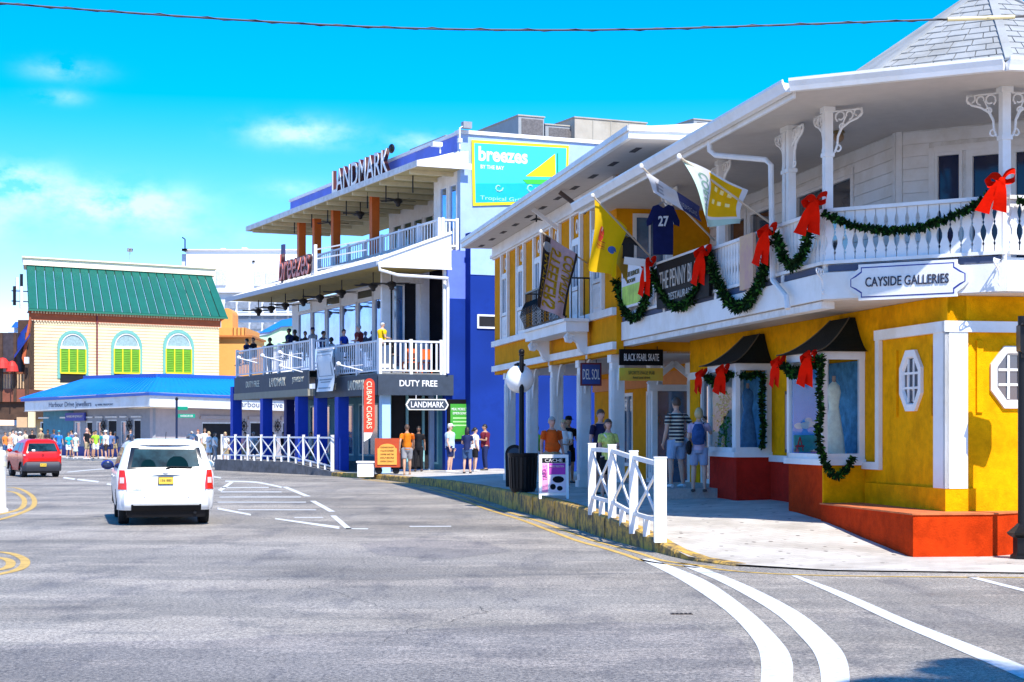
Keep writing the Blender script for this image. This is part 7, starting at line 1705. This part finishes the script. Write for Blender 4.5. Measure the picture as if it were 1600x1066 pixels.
# palm standing out of frame on the right: its shadow falls on the road
pp=Vector((5.5,8.2,0)); pm=thing('palm_tree','palm tree beside the road beyond the right edge of the view','tree',tuple(pp))
obj('trunk',MB().tube([(pp.x+.15*math.sin(i*.5),pp.y,i*.55) for i in range(11)],[.20-.008*i for i in range(11)],9),M('palm_trunk',(.22,.17,.12),.9,var=.3,scale=6),pm,smooth=True)
rg=random.Random(5); top=Vector((pp.x+.1,pp.y,5.6)); fm=MB()
for k in range(22):
    a=2*PI*k/22+rg.uniform(-.1,.1); el=rg.uniform(-.1,.9); d=Vector((math.cos(a),math.sin(a),0)); L_=rg.uniform(1.7,2.3); prev=top
    pts=[top+d*L_*t*(1-.15*t)+Vector((0,0,L_*(el*t-1.0*t*t))) for t in [i/9 for i in range(10)]]
    fm.tube(pts,.02,4); sd=Vector((-d.y,d.x,0))
    for i in range(1,10):
        for j in range(3):
            p=pts[i-1].lerp(pts[i],j/3)
            for s in (-1,1): l=.55*math.sin(PI*min(.95,(i+j/3)/10+.12)); q_=p+sd*s*l+d*.15+Vector((0,0,-.25*l)); fm.add([p-d*.05,p+d*.05,q_],[(0,1,2)])
obj('fronds',fm,M('palm_frond',(.05,.10,.02),.6,var=.2),pm,kind='stuff')
# ================================================================== people
JOBS=[]
def remeshed(mb,vox,smooth_it=2):
    me=mb.mesh('tmp'); o=bpy.data.objects.new('tmp',me); C.objects.link(o)
    r=o.modifiers.new('r','REMESH'); r.mode='VOXEL'; r.voxel_size=vox; r.use_smooth_shade=True
    s=o.modifiers.new('s','SMOOTH'); s.factor=.5; s.iterations=smooth_it
    return o
skins=[M('skin_light',(.60,.36,.26),.55,var=.06,scale=8),M('skin_tan',(.46,.25,.15),.55,var=.06,scale=8),M('skin_brown',(.20,.10,.06),.5,var=.06,scale=8),M('skin_pink',(.62,.33,.25),.55,var=.06,scale=8)]
hairs=dict(dark=M('hair_dark',(.015,.012,.010),.5,var=.3,scale=30),brown=M('hair_brown',(.09,.05,.03),.5,var=.3,scale=30),blond=M('hair_blond',(.55,.40,.20),.5,var=.2,scale=30),grey=M('hair_grey',(.40,.38,.36),.6,var=.2,scale=30),red=M('hair_red',(.30,.09,.03),.5,var=.2,scale=30))
shoem=dict(white=M('shoe_white',(.7,.7,.7),.5),dark=M('shoe_dark',(.03,.03,.03),.5),tan=M('shoe_tan',(.30,.18,.10),.6))
def striped(name,a,b,sc):
    m=bpy.data.materials.new(name); m.use_nodes=True; t=m.node_tree; n=t.nodes; l=t.links; co=n.new('ShaderNodeTexCoord'); sp=n.new('ShaderNodeSeparateXYZ'); l.new(co.outputs['Object'],sp.inputs[0])
    mm=n.new('ShaderNodeMath'); mm.operation='MULTIPLY'; mm.inputs[1].default_value=sc; l.new(sp.outputs['Z'],mm.inputs[0]); f=n.new('ShaderNodeMath'); f.operation='FRACT'; l.new(mm.outputs[0],f.inputs[0])
    r=n.new('ShaderNodeValToRGB'); r.color_ramp.interpolation='CONSTANT'; r.color_ramp.elements[0].color=(*a,1); r.color_ramp.elements[1].color=(*b,1); r.color_ramp.elements[1].position=.62; l.new(f.outputs[0],r.inputs[0])
    l.new(r.outputs[0],n['Principled BSDF'].inputs['Base Color']); n['Principled BSDF'].inputs['Roughness'].default_value=.8; MATS[name]=m; return m
def cloth(name,rgb,**k): return M('cloth_'+name,rgb,.85,spec=.15,var=k.get('var',.12),scale=k.get('scale',7),bump=.3,bscale=25,rgb2=k.get('rgb2'))
PK=0
def person(label,pos,face=0,h=1.72,shirt=None,pants=None,kind='shorts',hair='dark',style='short',skin=0,hat=None,pose='stand',shoes='dark',vox=.03,female=False,fat=1.0,long_sleeve=False,group=None,extra=None,sit=False,detail=False):
    """face in degrees, 0 looks towards the camera (-Y), 90 looks to +X"""
    k=h/1.75; b=MB(); f=fat; sw=.165 if female else .19
    t=thing('person',label,'person',(0,0,0),WF,group); sk=skins[skin]
    def V(x,y,z): return Vector((x,y,z))*k
    # legs
    legs=[]
    st=dict(stand=((-.02,.0),(.02,-.02)),walk=((.0,-.20),(.0,.20)),hip=((-.05,-.04),(.06,.03)),wide=((-.07,0),(.07,0))).get(pose,((-.02,0),(.02,-.02)))
    for i,s in enumerate((-1,1)):
        dx,dy=st[i]
        if sit: hp,kn,an=V(s*.09,0,.92),V(s*.11,-.42,.93),V(s*.11,-.42,.50)
        else: hp,kn,an=V(s*.09*(.9+.1*f),0,.90),V(s*.095+dx*.5,dy*.45-.02,.50),V(s*.10+dx,dy+.03,.085)
        legs.append((hp,kn,an)); th=.082*f*k; 
        ca=kn.lerp(an,.32)+Vector((0,.012,0))
        b.tube([hp+Vector((0,0,.05)),hp,hp.lerp(kn,.5),kn,ca,kn.lerp(an,.75),an],[th,th*1.02,th*.82,.054*k*f**.5,.056*k*f**.5,.040*k,.034*k],10)
        if not sit or True: b.tube([an+V(0,.05,-.04),an+V(0,-.02,-.035),an+V(0,-.13,-.055),an+V(0,-.17,-.06)],[(.034*k,.03*k),(.038*k,.035*k),(.042*k,.024*k),(.03*k,.018*k)],8)
    # torso and neck
    tz=[(.84,.13,.10),(.92,.158,.112),(1.0,.160*(.5+.5*f),.112*f),(1.12,.142*f,.105*f),(1.25,.160*(.5+.5*f),.115*(.5+.5*f)),(1.36,sw*.97,.108),(1.43,sw*.80,.085),(1.475,.085,.066)]
    b.tube([V(0,0,z) for z,_,_ in tz],[(a*k,c*k) for _,a,c in tz],16)
    if female: 
        for s in (-1,1): b.ell(V(s*.07,-.085,1.27),(.062*k,.055*k,.06*k),10,6)
    if fat>1.1: b.ell(V(0,-.06,1.05),(.14*k*f,.12*k*f,.14*k),12,8)
    b.tube([V(0,.01,1.42),V(0,.0,1.50),V(0,-.012,1.56)],[.058*k,.05*k,.052*k],10)
    # head
    hc=V(0,-.015,1.635); b.ell(hc,(.074*k,.092*k,.108*k),14,10); b.ell(hc+V(0,-.035,-.055),(.052*k,.055*k,.055*k),10,8)
    b.ell(hc+V(0,-.095,-.012),(.014*k,.022*k,.028*k),8,6)
    for s in (-1,1): b.ell(hc+V(s*.076,.005,-.01),(.012*k,.02*k,.032*k),8,6)
    # arms
    AP=dict(stand=[(( .045,.02,-.28),(.02,-.09,-.24))]*2,walk=[((.04,-.13,-.25),(.0,-.16,-.19)),((.04,.14,-.25),(.02,-.02,-.25))],
        hip=[((.14,.09,-.22),(-.14,-.12,-.13)),((.045,.02,-.28),(.02,-.08,-.24))],fold=[((.07,-.05,-.26),(-.20,-.16,.05)),((.07,-.05,-.26),(-.22,-.14,.02))],
        camera=[((.08,-.16,-.18),(-.14,-.10,.26)),((.05,-.02,-.27),(-.05,-.20,-.08))],hold=[((.05,-.06,-.27),(-.10,-.22,-.02)),((.05,-.06,-.27),(-.10,-.22,-.02))],lean=[((.10,-.20,-.20),(-.06,-.20,-.04)),((.10,-.20,-.20),(-.06,-.20,-.04))],wide=[((.09,.02,-.26),(.03,-.10,-.22))]*2).get(pose,[((.045,.02,-.28),(.02,-.09,-.24))]*2)
    arms=[]
    for i,s in enumerate((-1,1)):
        u_,l_=AP[i]; sh_=V(s*(sw-.005),0,1.395); el=sh_+Vector((s*(u_[0]+.02*(f-1)*4),u_[1],u_[2]))*k; wr=el+Vector((s*l_[0],l_[1],l_[2]))*k; arms.append((sh_,el,wr))
        b.tube([sh_+V(-s*.04,0,.01),sh_,sh_.lerp(el,.5),el,el.lerp(wr,.35),wr],[.05*k,.053*k*f**.4,.045*k*f**.5,.037*k,.038*k,.026*k],10)
        d=(wr-el).normalized(); b.tube([wr-d*.01,wr+d*.035*k,wr+d*.085*k],[(.024*k,.02*k),(.040*k,.018*k),(.036*k,.015*k)],8)
        arms[-1]+=(d,)
    jobs=[('body',remeshed(b,vox*.8),sk)]
    # clothes
    if shirt is not None:
        c=MB(); e=.018; top=[(z,a+e,q+e) for z,a,q in tz if z>=(.92 if kind!='dress' else .84)]; z0=top[0][0]
        lo=[(z0-.05,top[0][1]+.008,top[0][2]+.01)] if kind!='dress' else []
        if kind=='dress': lo=[(.48,.21,.19),(.62,.19,.165),(.78,.18,.15)]
        rr=lo+top[:-1]+[(1.455,.10,.08)]
        c.tube([V(0,0,z) for z,_,_ in rr],[(a*k,q*k) for _,a,q in rr],16)
        if female:
            for s in (-1,1): c.ell(V(s*.07,-.095,1.27),(.066*k,.06*k,.064*k),10,6)
        if fat>1.1: c.ell(V(0,-.068,1.05),(.155*k*f,.128*k*f,.155*k),12,8)
        for (a_,el,wr,d) in arms:
            if long_sleeve: c.tube([a_+Vector((0,0,.0)),a_.lerp(el,.5),el,wr],[.066*k,.058*k,.05*k,.042*k],10)
            elif style!='tank': c.tube([a_-Vector((a_.x*.2,0,0)),a_,a_.lerp(el,.62)],[.054*k,.060*k*f**.4,.057*k*f**.4],10)
        jobs.append(('dress' if kind=='dress' else 'shirt',remeshed(c,vox*.85),shirt))
    if pants is not None and kind!='dress':
        c=MB(); c.tube([V(0,0,z) for z in (.80,.86,.92,1.0)],[(.15*k,.115*k),(.168*k*f**.3,.128*k),(.172*k*f**.4,.128*k*f**.3),(.166*k*(.5+.5*f),.122*k*f)],16)
        for (hp,kn,an) in legs:
            if kind=='long': c.tube([hp+Vector((0,0,.02)),hp.lerp(kn,.5),kn,kn.lerp(an,.5),an+Vector((0,0,.02))],[.10*k*f,.088*k,.072*k,.066*k,.062*k],10)
            elif kind=='skirt': pass
            else:
                ex=.86 if kind=='shorts' else .62; c.tube([hp+Vector((0,0,.02)),hp.lerp(kn,.5),hp.lerp(kn,ex)],[.102*k*f,.096*k*f**.5,.088*k],10)
        if kind=='skirt': c.tube([V(0,0,z) for z in (.52,.7,.9,.98)],[(.22*k,.19*k),(.19*k,.16*k),(.175*k,.13*k),(.15*k,.12*k)],16)
        jobs.append(('trousers' if kind=='long' else ('skirt' if kind=='skirt' else 'shorts'),remeshed(c,vox*.85),pants))
    # hair, hat
    hm=hairs[hair]; q=MB()
    def cap(zcut,gr,back=0):
        vs=[];fs=[];nu,nv=16,7
        for i in range(nv+1):
            th=PI*.5*i/nv*1.25
            for j in range(nu):
                ph=2*PI*j/nu; x=math.sin(th)*math.cos(ph); y=math.sin(th)*math.sin(ph); z=math.cos(th)
                if y<0: z=max(z,.30+.0*y); 
                if z<.0 and y<.15: z=max(z,-.05)
                if y>.2: z=max(z,-.55-back)
                vs.append(hc+Vector((x*(.080+gr)*k,(y*(.098+gr)+.006)*k,z*(.114+gr)*k)))
        for i in range(nv):
            for j in range(nu): fs.append((i*nu+j,(i+1)*nu+j,(i+1)*nu+(j+1)%nu,i*nu+(j+1)%nu))
        return vs,fs
    if style!='bald':
        q.add(*cap(.3,.006))
        if style=='long': q.tube([hc+V(0,.05,.05),hc+V(0,.085,-.05),hc+V(0,.095,-.15),hc+V(0,.085,-.26)],[(.075*k,.05*k),(.085*k,.05*k),(.08*k,.045*k),(.05*k,.03*k)],10)
        if style in('bob',): q.ell(hc+V(0,.03,-.02),(.092*k,.09*k,.11*k),12,8)
        if style=='pony': q.tube([hc+V(0,.09,.04),hc+V(0,.14,-.02),hc+V(0,.13,-.14)],[.03*k,.032*k,.012*k],8)
        ho=obj('hair',q,hm,t,smooth=True)
    if hat:
        hb=MB(); hb.lathe([(.084*k,.02*k),(.090*k,.05*k),(.082*k,.10*k),(.05*k,.125*k),(.0,.13*k)],tuple(hc),14,1.15)
        if hat[1]=='cap': hb.tube([hc+V(0,-.08,.04),hc+V(0,-.14,.035),hc+V(0,-.18,.028)],[(.075*k,.006*k),(.07*k,.006*k),(.04*k,.005*k)],10)
        else: hb.lathe([(.15*k,.02*k),(.16*k,.03*k),(.085*k,.045*k)],tuple(hc),16,1.1)
        obj('hat',hb,hat[0],t,smooth=True)
    # face
    if vox<.025:
        eb=MB()
        for s in (-1,1): eb.ell(hc+V(s*.030,-.088,.018),(.013*k,.008*k,.008*k),8,5)
        obj('eyes',eb,M('eye_dark',(.03,.02,.02),.3),t); obj('mouth',MB().ell(hc+V(0,-.088,-.055),(.022*k,.008*k,.006*k),8,5),M('lip_colour',(.42,.14,.12),.5),t)
        fm_=MB()       # five fingers on each hand
        for si,(a_,el,wr,d) in enumerate(arms):
            s=-1 if si==0 else 1; side_=Vector((0,1,0))-d*d.y; side_.normalize(); pn_=d.cross(side_)
            for j,(o_,l_) in enumerate(((-.027,.062),(-.009,.070),(.009,.066),(.026,.052))):
                a0=wr+d*.075*k-side_*o_*k; c1=pn_*(-s)*.012*k; fm_.tube([a0,a0+d*l_*.5*k+c1,a0+d*l_*.85*k+c1*2.6],[.0085*k,.0078*k,.006*k],6)
            a0=wr+d*.03*k-side_*.03*k; fm_.tube([a0,a0+d*.03*k-side_*.022*k,a0+d*.055*k-side_*.026*k],[.010*k,.009*k,.007*k],6)
        obj('fingers',fm_,sk,t,smooth=True)
    sm_=MB()
    for hp,kn,an in legs: sm_.tube([an+V(0,.06,-.05),an+V(0,-.02,-.045),an+V(0,-.13,-.06),an+V(0,-.185,-.066)],[(.038*k,.034*k),(.043*k,.038*k),(.047*k,.026*k),(.03*k,.018*k)],10)
    obj('shoes',sm_,shoem[shoes],t,smooth=True)
    if extra: extra(t,k,hc,arms,V)
    JOBS.append((t,jobs)); t.location=pos; t.rotation_euler=(0,0,R(face)); 
    return t
def flush():
    bpy.context.view_layer.update(); dg=bpy.context.evaluated_depsgraph_get()
    for t,jobs in JOBS:
        for nm,o,m in jobs:
            me=bpy.data.meshes.new_from_object(o.evaluated_get(dg)); me.materials.clear(); me.materials.append(m)
            me.polygons.foreach_set('use_smooth',[True]*len(me.polygons))
            n=bpy.data.objects.new(nm,me); C.objects.link(n); n.parent=t
    for t,jobs in JOBS:
        for nm,o,m in jobs: old=o.data; bpy.data.objects.remove(o); bpy.data.meshes.remove(old)
def spot(u,v): return bag_pos(u,v)
def bagx(name,c,s,m):
    def f(t,k,hc,arms,V): 
        o=obj(name,MB().ell(V(*c),tuple(x*k for x in s),12,8),m,t,smooth=True)
    return f
wht=cloth('white',(.78,.78,.78)); nvy=cloth('navy',(.02,.03,.10)); blkc=cloth('black',(.015,.015,.018)); khk=cloth('khaki',(.35,.28,.17),var=.4,scale=14); dnm=cloth('denim',(.05,.10,.22)); ltd=cloth('light_denim',(.30,.42,.58)); 
# --- near people by the gallery
def sb1(t,k,hc,arms,V):
    w=arms[0][2]; obj('shopping_bag',MB().box(w.x-.05,w.x+.10,w.y-.02,w.y+.05,w.z-.36,w.z-.08),cloth('pale_blue_bag',(.45,.58,.70)),t)
person('man in a dark polo with pale stripes and light blue shorts on the gallery doorstep',(*P(1057,0,34.6)[:2],.69),205,1.80,striped('striped_polo',(.02,.018,.03),(.62,.58,.45),14.0),ltd,'shorts','brown','short',0,None,'hip','white',.018,extra=sb1,fat=1.08)
def bp(t,k,hc,arms,V):
    o=obj('backpack',MB().tube([V(0,.15,1.0),V(0,.19,1.12),V(0,.19,1.28),V(0,.15,1.40)],[(.12*k,.07*k),(.14*k,.09*k),(.13*k,.08*k),(.08*k,.05*k)],12),cloth('backpack_blue',(.03,.08,.22),var=.4),t,smooth=True); obj('strap',MB().tube([V(-.1,.1,1.42),V(-.1,-.06,1.44),V(-.12,-.12,1.3),V(-.13,0,1.05)],.014*k,5).tube([V(.1,.1,1.42),V(.1,-.06,1.44),V(.12,-.12,1.3),V(.13,0,1.05)],.014*k,5),nvy,t)
    w=arms[0][2]; obj('camera',MB().box(w.x-.05,w.x+.05,w.y-.08,w.y-.03,w.z+.02,w.z+.09),blk,t); obj('shoulder_bag',MB().ell(V(.20,.05,.92),(.07*k,.12*k,.15*k),10,8),blkc,t,smooth=True)
person('woman with a blue backpack raising a camera beside the striped man',(*P(1092,0,33.9)[:2],.62),170,1.66,cloth('lilac',(.52,.42,.56)),cloth('grey_blue',(.30,.36,.50)),'shorts','blond','bob',0,None,'camera','dark',.018,female=True,extra=bp)
q=spot(862,770); person('heavy man in an orange T-shirt behind the folding pavement board',tuple(q),20,1.72,cloth('orange_tee',(.72,.10,.012)),khk,'shorts','grey','short',3,None,'stand','dark',.02,fat=1.25)
q=spot(881,762); person('fair haired woman partly hidden behind the man in orange',tuple(q),-10,1.68,wht,dnm,'shorts','blond','bob',0,None,'hold','white',.02,female=True)
q=spot(888,755); person('man in a black T-shirt and black cap beside the arcade column',tuple(q),30,1.80,blkc,blkc,'shorts','dark','short',1,(blkc,'cap'),'hold','dark',.02)
q=spot(838,752); person('someone in a neon green and white top behind the lamp post',tuple(q),-30,1.62,cloth('neon_green',(.20,.75,.05)),wht,'shorts','brown','short',1,None,'stand','white',.022,female=True)
q=spot(938,772); person('tall man in a dark navy T-shirt behind the near fence',tuple(q),35,1.84,cloth('ink_navy',(.02,.02,.06)),blkc,'shorts','brown','short',3,None,'stand','dark',.02,fat=1.1)
def tb2(t,k,hc,arms,V): obj('bag_strap',MB().tube([V(-.12,-.09,1.42),V(-.04,-.15,1.3),V(.1,-.15,1.05)],.016*k,5),wht,t)
q=spot(950,782); person('woman in a yellow green sleeveless top standing behind the near fence',tuple(q),15,1.62,cloth('yellow_green',(.58,.62,.16),var=.35,scale=18),blkc,'shorts','brown','bob',3,None,'hold','dark',.02,female=True,extra=tb2)
# --- by the blue building
q=spot(703,738); person('man in white cap and pale blue shirt with a cloth bag by the blue wall',tuple(q),75,1.80,cloth('pale_blue_shirt',(.45,.58,.72)),nvy,'shorts','grey','short',0,(wht,'cap'),'stand','white',.024,fat=1.1,extra=lambda t,k,hc,arms,V: obj('tote_bag',MB().box(.18,.42,-.05,.02,.52,.85),cloth('canvas_bag',(.55,.48,.36)),t))
q=spot(730,740); person('woman with long black hair and navy top seen from behind at the blue wall',tuple(q),170,1.68,nvy,dnm,'shorts','dark','long',0,None,'hold','dark',.024,female=True)
q=spot(742,737); person('woman in a white top between the dark haired woman and the man in maroon',tuple(q),110,1.64,wht,blkc,'shorts','dark','pony',0,None,'stand','white',.026,female=True)
q=spot(758,735); person('man in a maroon shirt and dark trousers leaning by the blue wall',tuple(q),-70,1.74,cloth('maroon',(.16,.02,.035)),nvy,'long','dark','short',1,None,'fold','dark',.026)
q=P(636,0,62.5); q.z=gz(q.x,q.y); person('man in an orange and red T-shirt with grey shorts walking to the shop entrance',tuple(q),185,1.84,cloth('orange_red_tee',(.80,.28,.01),rgb2=(.6,.06,.01),scale=1.6),cloth('grey_shorts',(.28,.28,.30)),'shorts','brown','short',1,None,'walk','tan',.024,fat=1.15)
q=spot(578,733); person('man in a blue striped shirt behind the feather flag',tuple(q),200,1.76,striped('blue_stripe',(.02,.04,.12),(.08,.22,.5),12),cloth('grey_shorts',(0,0,0)),'shorts','dark','short',2,None,'stand','dark',.03)
q=P(654,0,66.3); q.z=gz(q.x,q.y); person('dark figure standing inside the shadowed shop entrance',tuple(q),0,1.76,blkc,blkc,'long','dark','short',2,None,'stand','dark',.03)
# --- crowd waiting at the bend
mint=cloth('mint_print',(.35,.62,.50),rgb2=(.7,.75,.7),scale=14,var=.3)
crowd=[(8,718,'orange top and blue shorts at the left edge of the crowd',cloth('orange_top',(.7,.22,.05)),dnm,'shorts','brown','short',1,None,1.62,'stand',False),
(14,717,'salmon tank top beside the red car at the left',cloth('salmon',(.75,.35,.22)),wht,'shorts','blond','bob',0,None,1.58,'hip',True),
(24,716,'white T-shirt just left of the red car',wht,khk,'shorts','grey','short',0,None,1.70,'stand',False),
(31,716,'white blouse and dark cap behind the red car',wht,nvy,'shorts','dark','short',0,(wht,'sun'),1.62,'stand',True),
(39,715,'cream shirt above the red car roof',cloth('cream',(.7,.62,.45)),khk,'shorts','brown','short',0,None,1.7,'stand',False),
(52,714,'dark top against the blue shop door',blkc,blkc,'long','dark','short',1,None,1.68,'stand',False),
(75,714,'dark jacket seen over the red car',cloth('charcoal',(.04,.04,.05)),blkc,'long','dark','short',2,None,1.72,'fold',False),
(94,717,'bright blue T-shirt and sun cap right of the red car',cloth('bright_blue',(.03,.22,.70)),cloth('blue_shorts',(.05,.15,.40)),'shorts','grey','short',0,(cloth('teal_cap',(.05,.3,.4)),'cap'),1.70,'hip',False),
(105,716,'turquoise shirt carrying a brown bag',cloth('turquoise',(.02,.42,.50)),wht,'shorts','brown','bob',1,None,1.60,'hold',True),
(118,718,'pale mint print dress and white hat',mint,None,'dress','blond','bob',0,(wht,'sun'),1.60,'stand',True),
(134,718,'black polo with camouflage shorts, bald',blkc,khk,'shorts','dark','bald',3,None,1.78,'wide',False),
(141,716,'dark shirt behind the bald man',cloth('charcoal',(0,0,0)),nvy,'shorts','dark','short',1,None,1.76,'stand',False),
(150,718,'lime green tank top and white shorts',cloth('lime',(.38,.72,.05)),wht,'shorts','dark','pony',1,None,1.66,'hip',True),
(160,716,'teal shirt half hidden behind the lime top',cloth('teal_shirt',(.03,.28,.32)),nvy,'shorts','dark','short',1,None,1.66,'stand',False),
(167,719,'white T-shirt with rucksack straps and black shorts',wht,cloth('dark_brown_shorts',(.05,.035,.03)),'shorts','brown','short',0,(wht,'cap'),1.70,'stand',False),
(174,716,'slate blue shirt at the right end of the main group',cloth('slate',(.12,.18,.35)),nvy,'shorts','dark','short',1,None,1.72,'stand',False),
(203,716,'black T-shirt and sunglasses in front of the dark doorway',blkc,khk,'shorts','brown','short',0,None,1.76,'hold',False),
(212,714,'dark red top beside the man in sunglasses',cloth('dark_red',(.18,.03,.03)),blkc,'shorts','dark','long',1,None,1.62,'stand',True),
(229,714,'tan shirt seen above the white car roof',cloth('tan_shirt',(.42,.25,.14)),khk,'shorts','red','short',0,None,1.72,'stand',False),
(243,712,'black shirt with dark hair above the white car roof',blkc,blkc,'long','dark','short',2,None,1.86,'stand',False),
(292,714,'pale cap behind the right side of the white car roof',cloth('cream',(0,0,0)),khk,'shorts','grey','short',0,(wht,'cap'),1.70,'stand',False),
(309,719,'white shirt and red hair right of the white car',wht,wht,'shorts','red','short',0,None,1.72,'hip',False),
(318,718,'white vest and sunglasses right of the white car',wht,khk,'shorts','brown','short',1,None,1.76,'stand',False),
(326,721,'long white dress beside the fence end',wht,None,'dress','blond','bob',0,None,1.62,'hold',True),
(337,721,'white top and grey leggings at the left end of the fence',wht,cloth('grey_shorts',(0,0,0)),'long','brown','bob',0,None,1.64,'walk',True)]
rc=random.Random(11)
for (u,v,lab,sh_,pa,kd,hr,stl,skn,hat,hh,ps,fem) in crowd:
    q=G(u+rc.uniform(-2,2),v+rc.uniform(-1.2,.8),.13); person(('woman' if fem else 'man')+' in '+lab,tuple(q),rc.uniform(-80,80),hh*rc.uniform(.95,1.05),sh_,pa,kd,hr,stl,skn,hat,ps,rc.choice(['white','dark','tan']),.04,female=fem,group='people waiting at the bend')
back=[(20,wht,'white','the salmon tank top'),(64,khk,'khaki','the roof of the red car'),(84,dnm,'denim blue','the right side of the red car'),(112,cloth('slate',(0,0,0)),'slate','the turquoise shirt'),(146,cloth('salmon',(0,0,0)),'salmon','the lime tank top'),(180,dnm,'denim blue','the right end of the main group'),(300,cloth('slate',(0,0,0)),'slate','the red haired man')]
for u,sh_,cn,ref in back:
    q=G(u,714.5,.13)
    person('back row figure in '+cn+' behind '+ref,tuple(q),rc.uniform(-80,80),rc.uniform(1.6,1.85),sh_,rc.choice([khk,nvy,dnm]),'shorts',rc.choice(['dark','brown','grey','blond']),'short',rc.choice([0,1,2]),None,rc.choice(['stand','hip','fold','hold']),'dark',.05,group='people waiting at the bend')
# people behind the long fence
for (u,Y,lab,sh_,hr,stl,hat,fem,z) in ((352,82,'woman in a white top with blond hair at the left of the long fence',wht,'blond','bob',None,True,.13),(367,84,'man in a white shirt behind the long fence by the first blue column',wht,'grey','short',(wht,'cap'),False,.13),(383,83,'woman in pink behind the long fence under the ship wheel',cloth('pink_top',(.7,.35,.38)),'brown','bob',None,True,.13),(396,85,'person in white bending behind the long fence',wht,'grey','short',None,False,.13),(426,84,'man in navy behind the middle of the long fence',nvy,'dark','short',None,False,.13),(443,86,'man in black at the dark opening behind the fence',blkc,'dark','short',None,False,.13),(486,80,'woman in white behind the right part of the long fence',wht,'brown','long',None,True,.13)):
    p_=P(u,0,Y); person(lab,(p_.x,p_.y,z),rc.uniform(-60,60),1.62,sh_,khk if fem else dnm,'shorts',hr,stl,0,hat,'stand','white',.045,female=fem,group='people behind the long fence')
# terrace diners
F=F2; zd=zfl
for (u,v,x,up,lab,sh_,hr,hat,sk_,sit_) in ((422,514,.7,1,'man in black standing at the rail of the upper left terrace',blkc,'dark',None,2,False),(386,535,.8,1,'dark haired head just above the rail at the left end of the terrace',nvy,'dark',None,1,True),(396,534,1.1,1,'second low head above the left end of the terrace rail',blkc,'brown',None,1,True),(452,520,.9,1,'woman in navy with dark curly hair at the terrace rail',nvy,'dark',None,2,True),(461,523,1.4,1,'person in black beside the curly haired diner',blkc,'dark',None,2,True),(477,525,1.2,1,'person in dark grey with back to the street on the terrace',cloth('charcoal',(0,0,0)),'dark',None,1,True),(489,520,1.4,1,'diner in pale grey and cap left of the banner',cloth('grey_shorts',(0,0,0)),'dark',(nvy,'cap'),1,True),(518,512,1.3,0,'waiter in a white shirt and black waistcoat on the terrace',wht,'dark',None,2,False),(505,524,.9,0,'diner in dark blue behind the banner top',nvy,'dark',None,1,True),(537,521,.7,0,'diner in royal blue leaning on the terrace table',cloth('royal_blue',(.02,.06,.40)),'brown',None,3,True),(561,515,.9,0,'diner in a dark red top at the terrace rail',cloth('dark_red',(0,0,0)),'grey',None,3,True),(597,510,.8,0,'man in a yellow shirt and white cap at the near end of the terrace',cloth('golden_yellow',(.75,.48,.01)),'grey',(wht,'cap'),0,True)):
    y=F.ya(u,x); Y=F.W(x,y).y; zh_=EYE+(HOR-v)/FOC*Y; hh=1.75; base=zfl+(up_ if up else 0)
    k_=1.74; z=zh_-k_
    x=x*.6; y=F.ya(u,x)
    if not sit_: z=base
    else: z+=.12
    w_=F.W(x,y); person(lab,(w_.x,w_.y,max(z,base-.45)),rc.uniform(-120,120),1.75,sh_,blkc,'long',hr,'short',sk_,hat,'hold' if sit_ else 'stand','dark',.035,sit=sit_,group='people on the restaurant terrace')
# terrace tables and orange chairs seen through the balusters
def chair(x,y,lab):
    t=thing('terrace_chair',lab,'chair',(x,y,zfl),F2,'orange chairs on the terrace'); c=M('chair_orange',(.70,.13,.02),.5)
    obj('seat',MB().box(x-.22,x+.22,y-.22,y+.22,zfl+.42,zfl+.46),c,t)
    for sx in (-.2,.2):
        for sy in (-.2,.2): obj('leg',MB().box(x+sx-.02,x+sx+.02,y+sy-.02,y+sy+.02,zfl,zfl+.42),c,t)
    obj('backrest',MB().box(x-.22,x+.22,y-.22,y-.19,zfl+.55,zfl+.95).box(x-.22,x-.18,y-.219,y-.191,zfl+.46,zfl+.55).box(x+.18,x+.22,y-.219,y-.191,zfl+.46,zfl+.55),c,t)
chair(F2.xa(640,.7),.7,'orange chair left of two behind the white end railing of the terrace'); chair(F2.xa(664,.9),.9,'orange chair right of two behind the white end railing of the terrace')
for i,(x,u) in enumerate(((1.1,548),(1.2,505),(1.0,436))):
    y=F2.ya(u,x); b0=zfl+(up_ if u<495 else 0); t=thing('terrace_table',['table under the diner in royal blue','table beside the waiter','table at the upper left terrace'][i]+' behind the rail','table',(x,y,b0),F2,'terrace tables')
    obj('table_top',MB().lathe([(.4,.72),(.4,.75)],(x,y,b0),14),white,t); obj('pedestal',MB().tube([(x,y,b0),(x,y,b0+.72)],.04,6),blk,t)
flush()
print('objects',len(bpy.data.objects),'polys',sum(len(m.polygons) for m in bpy.data.meshes))
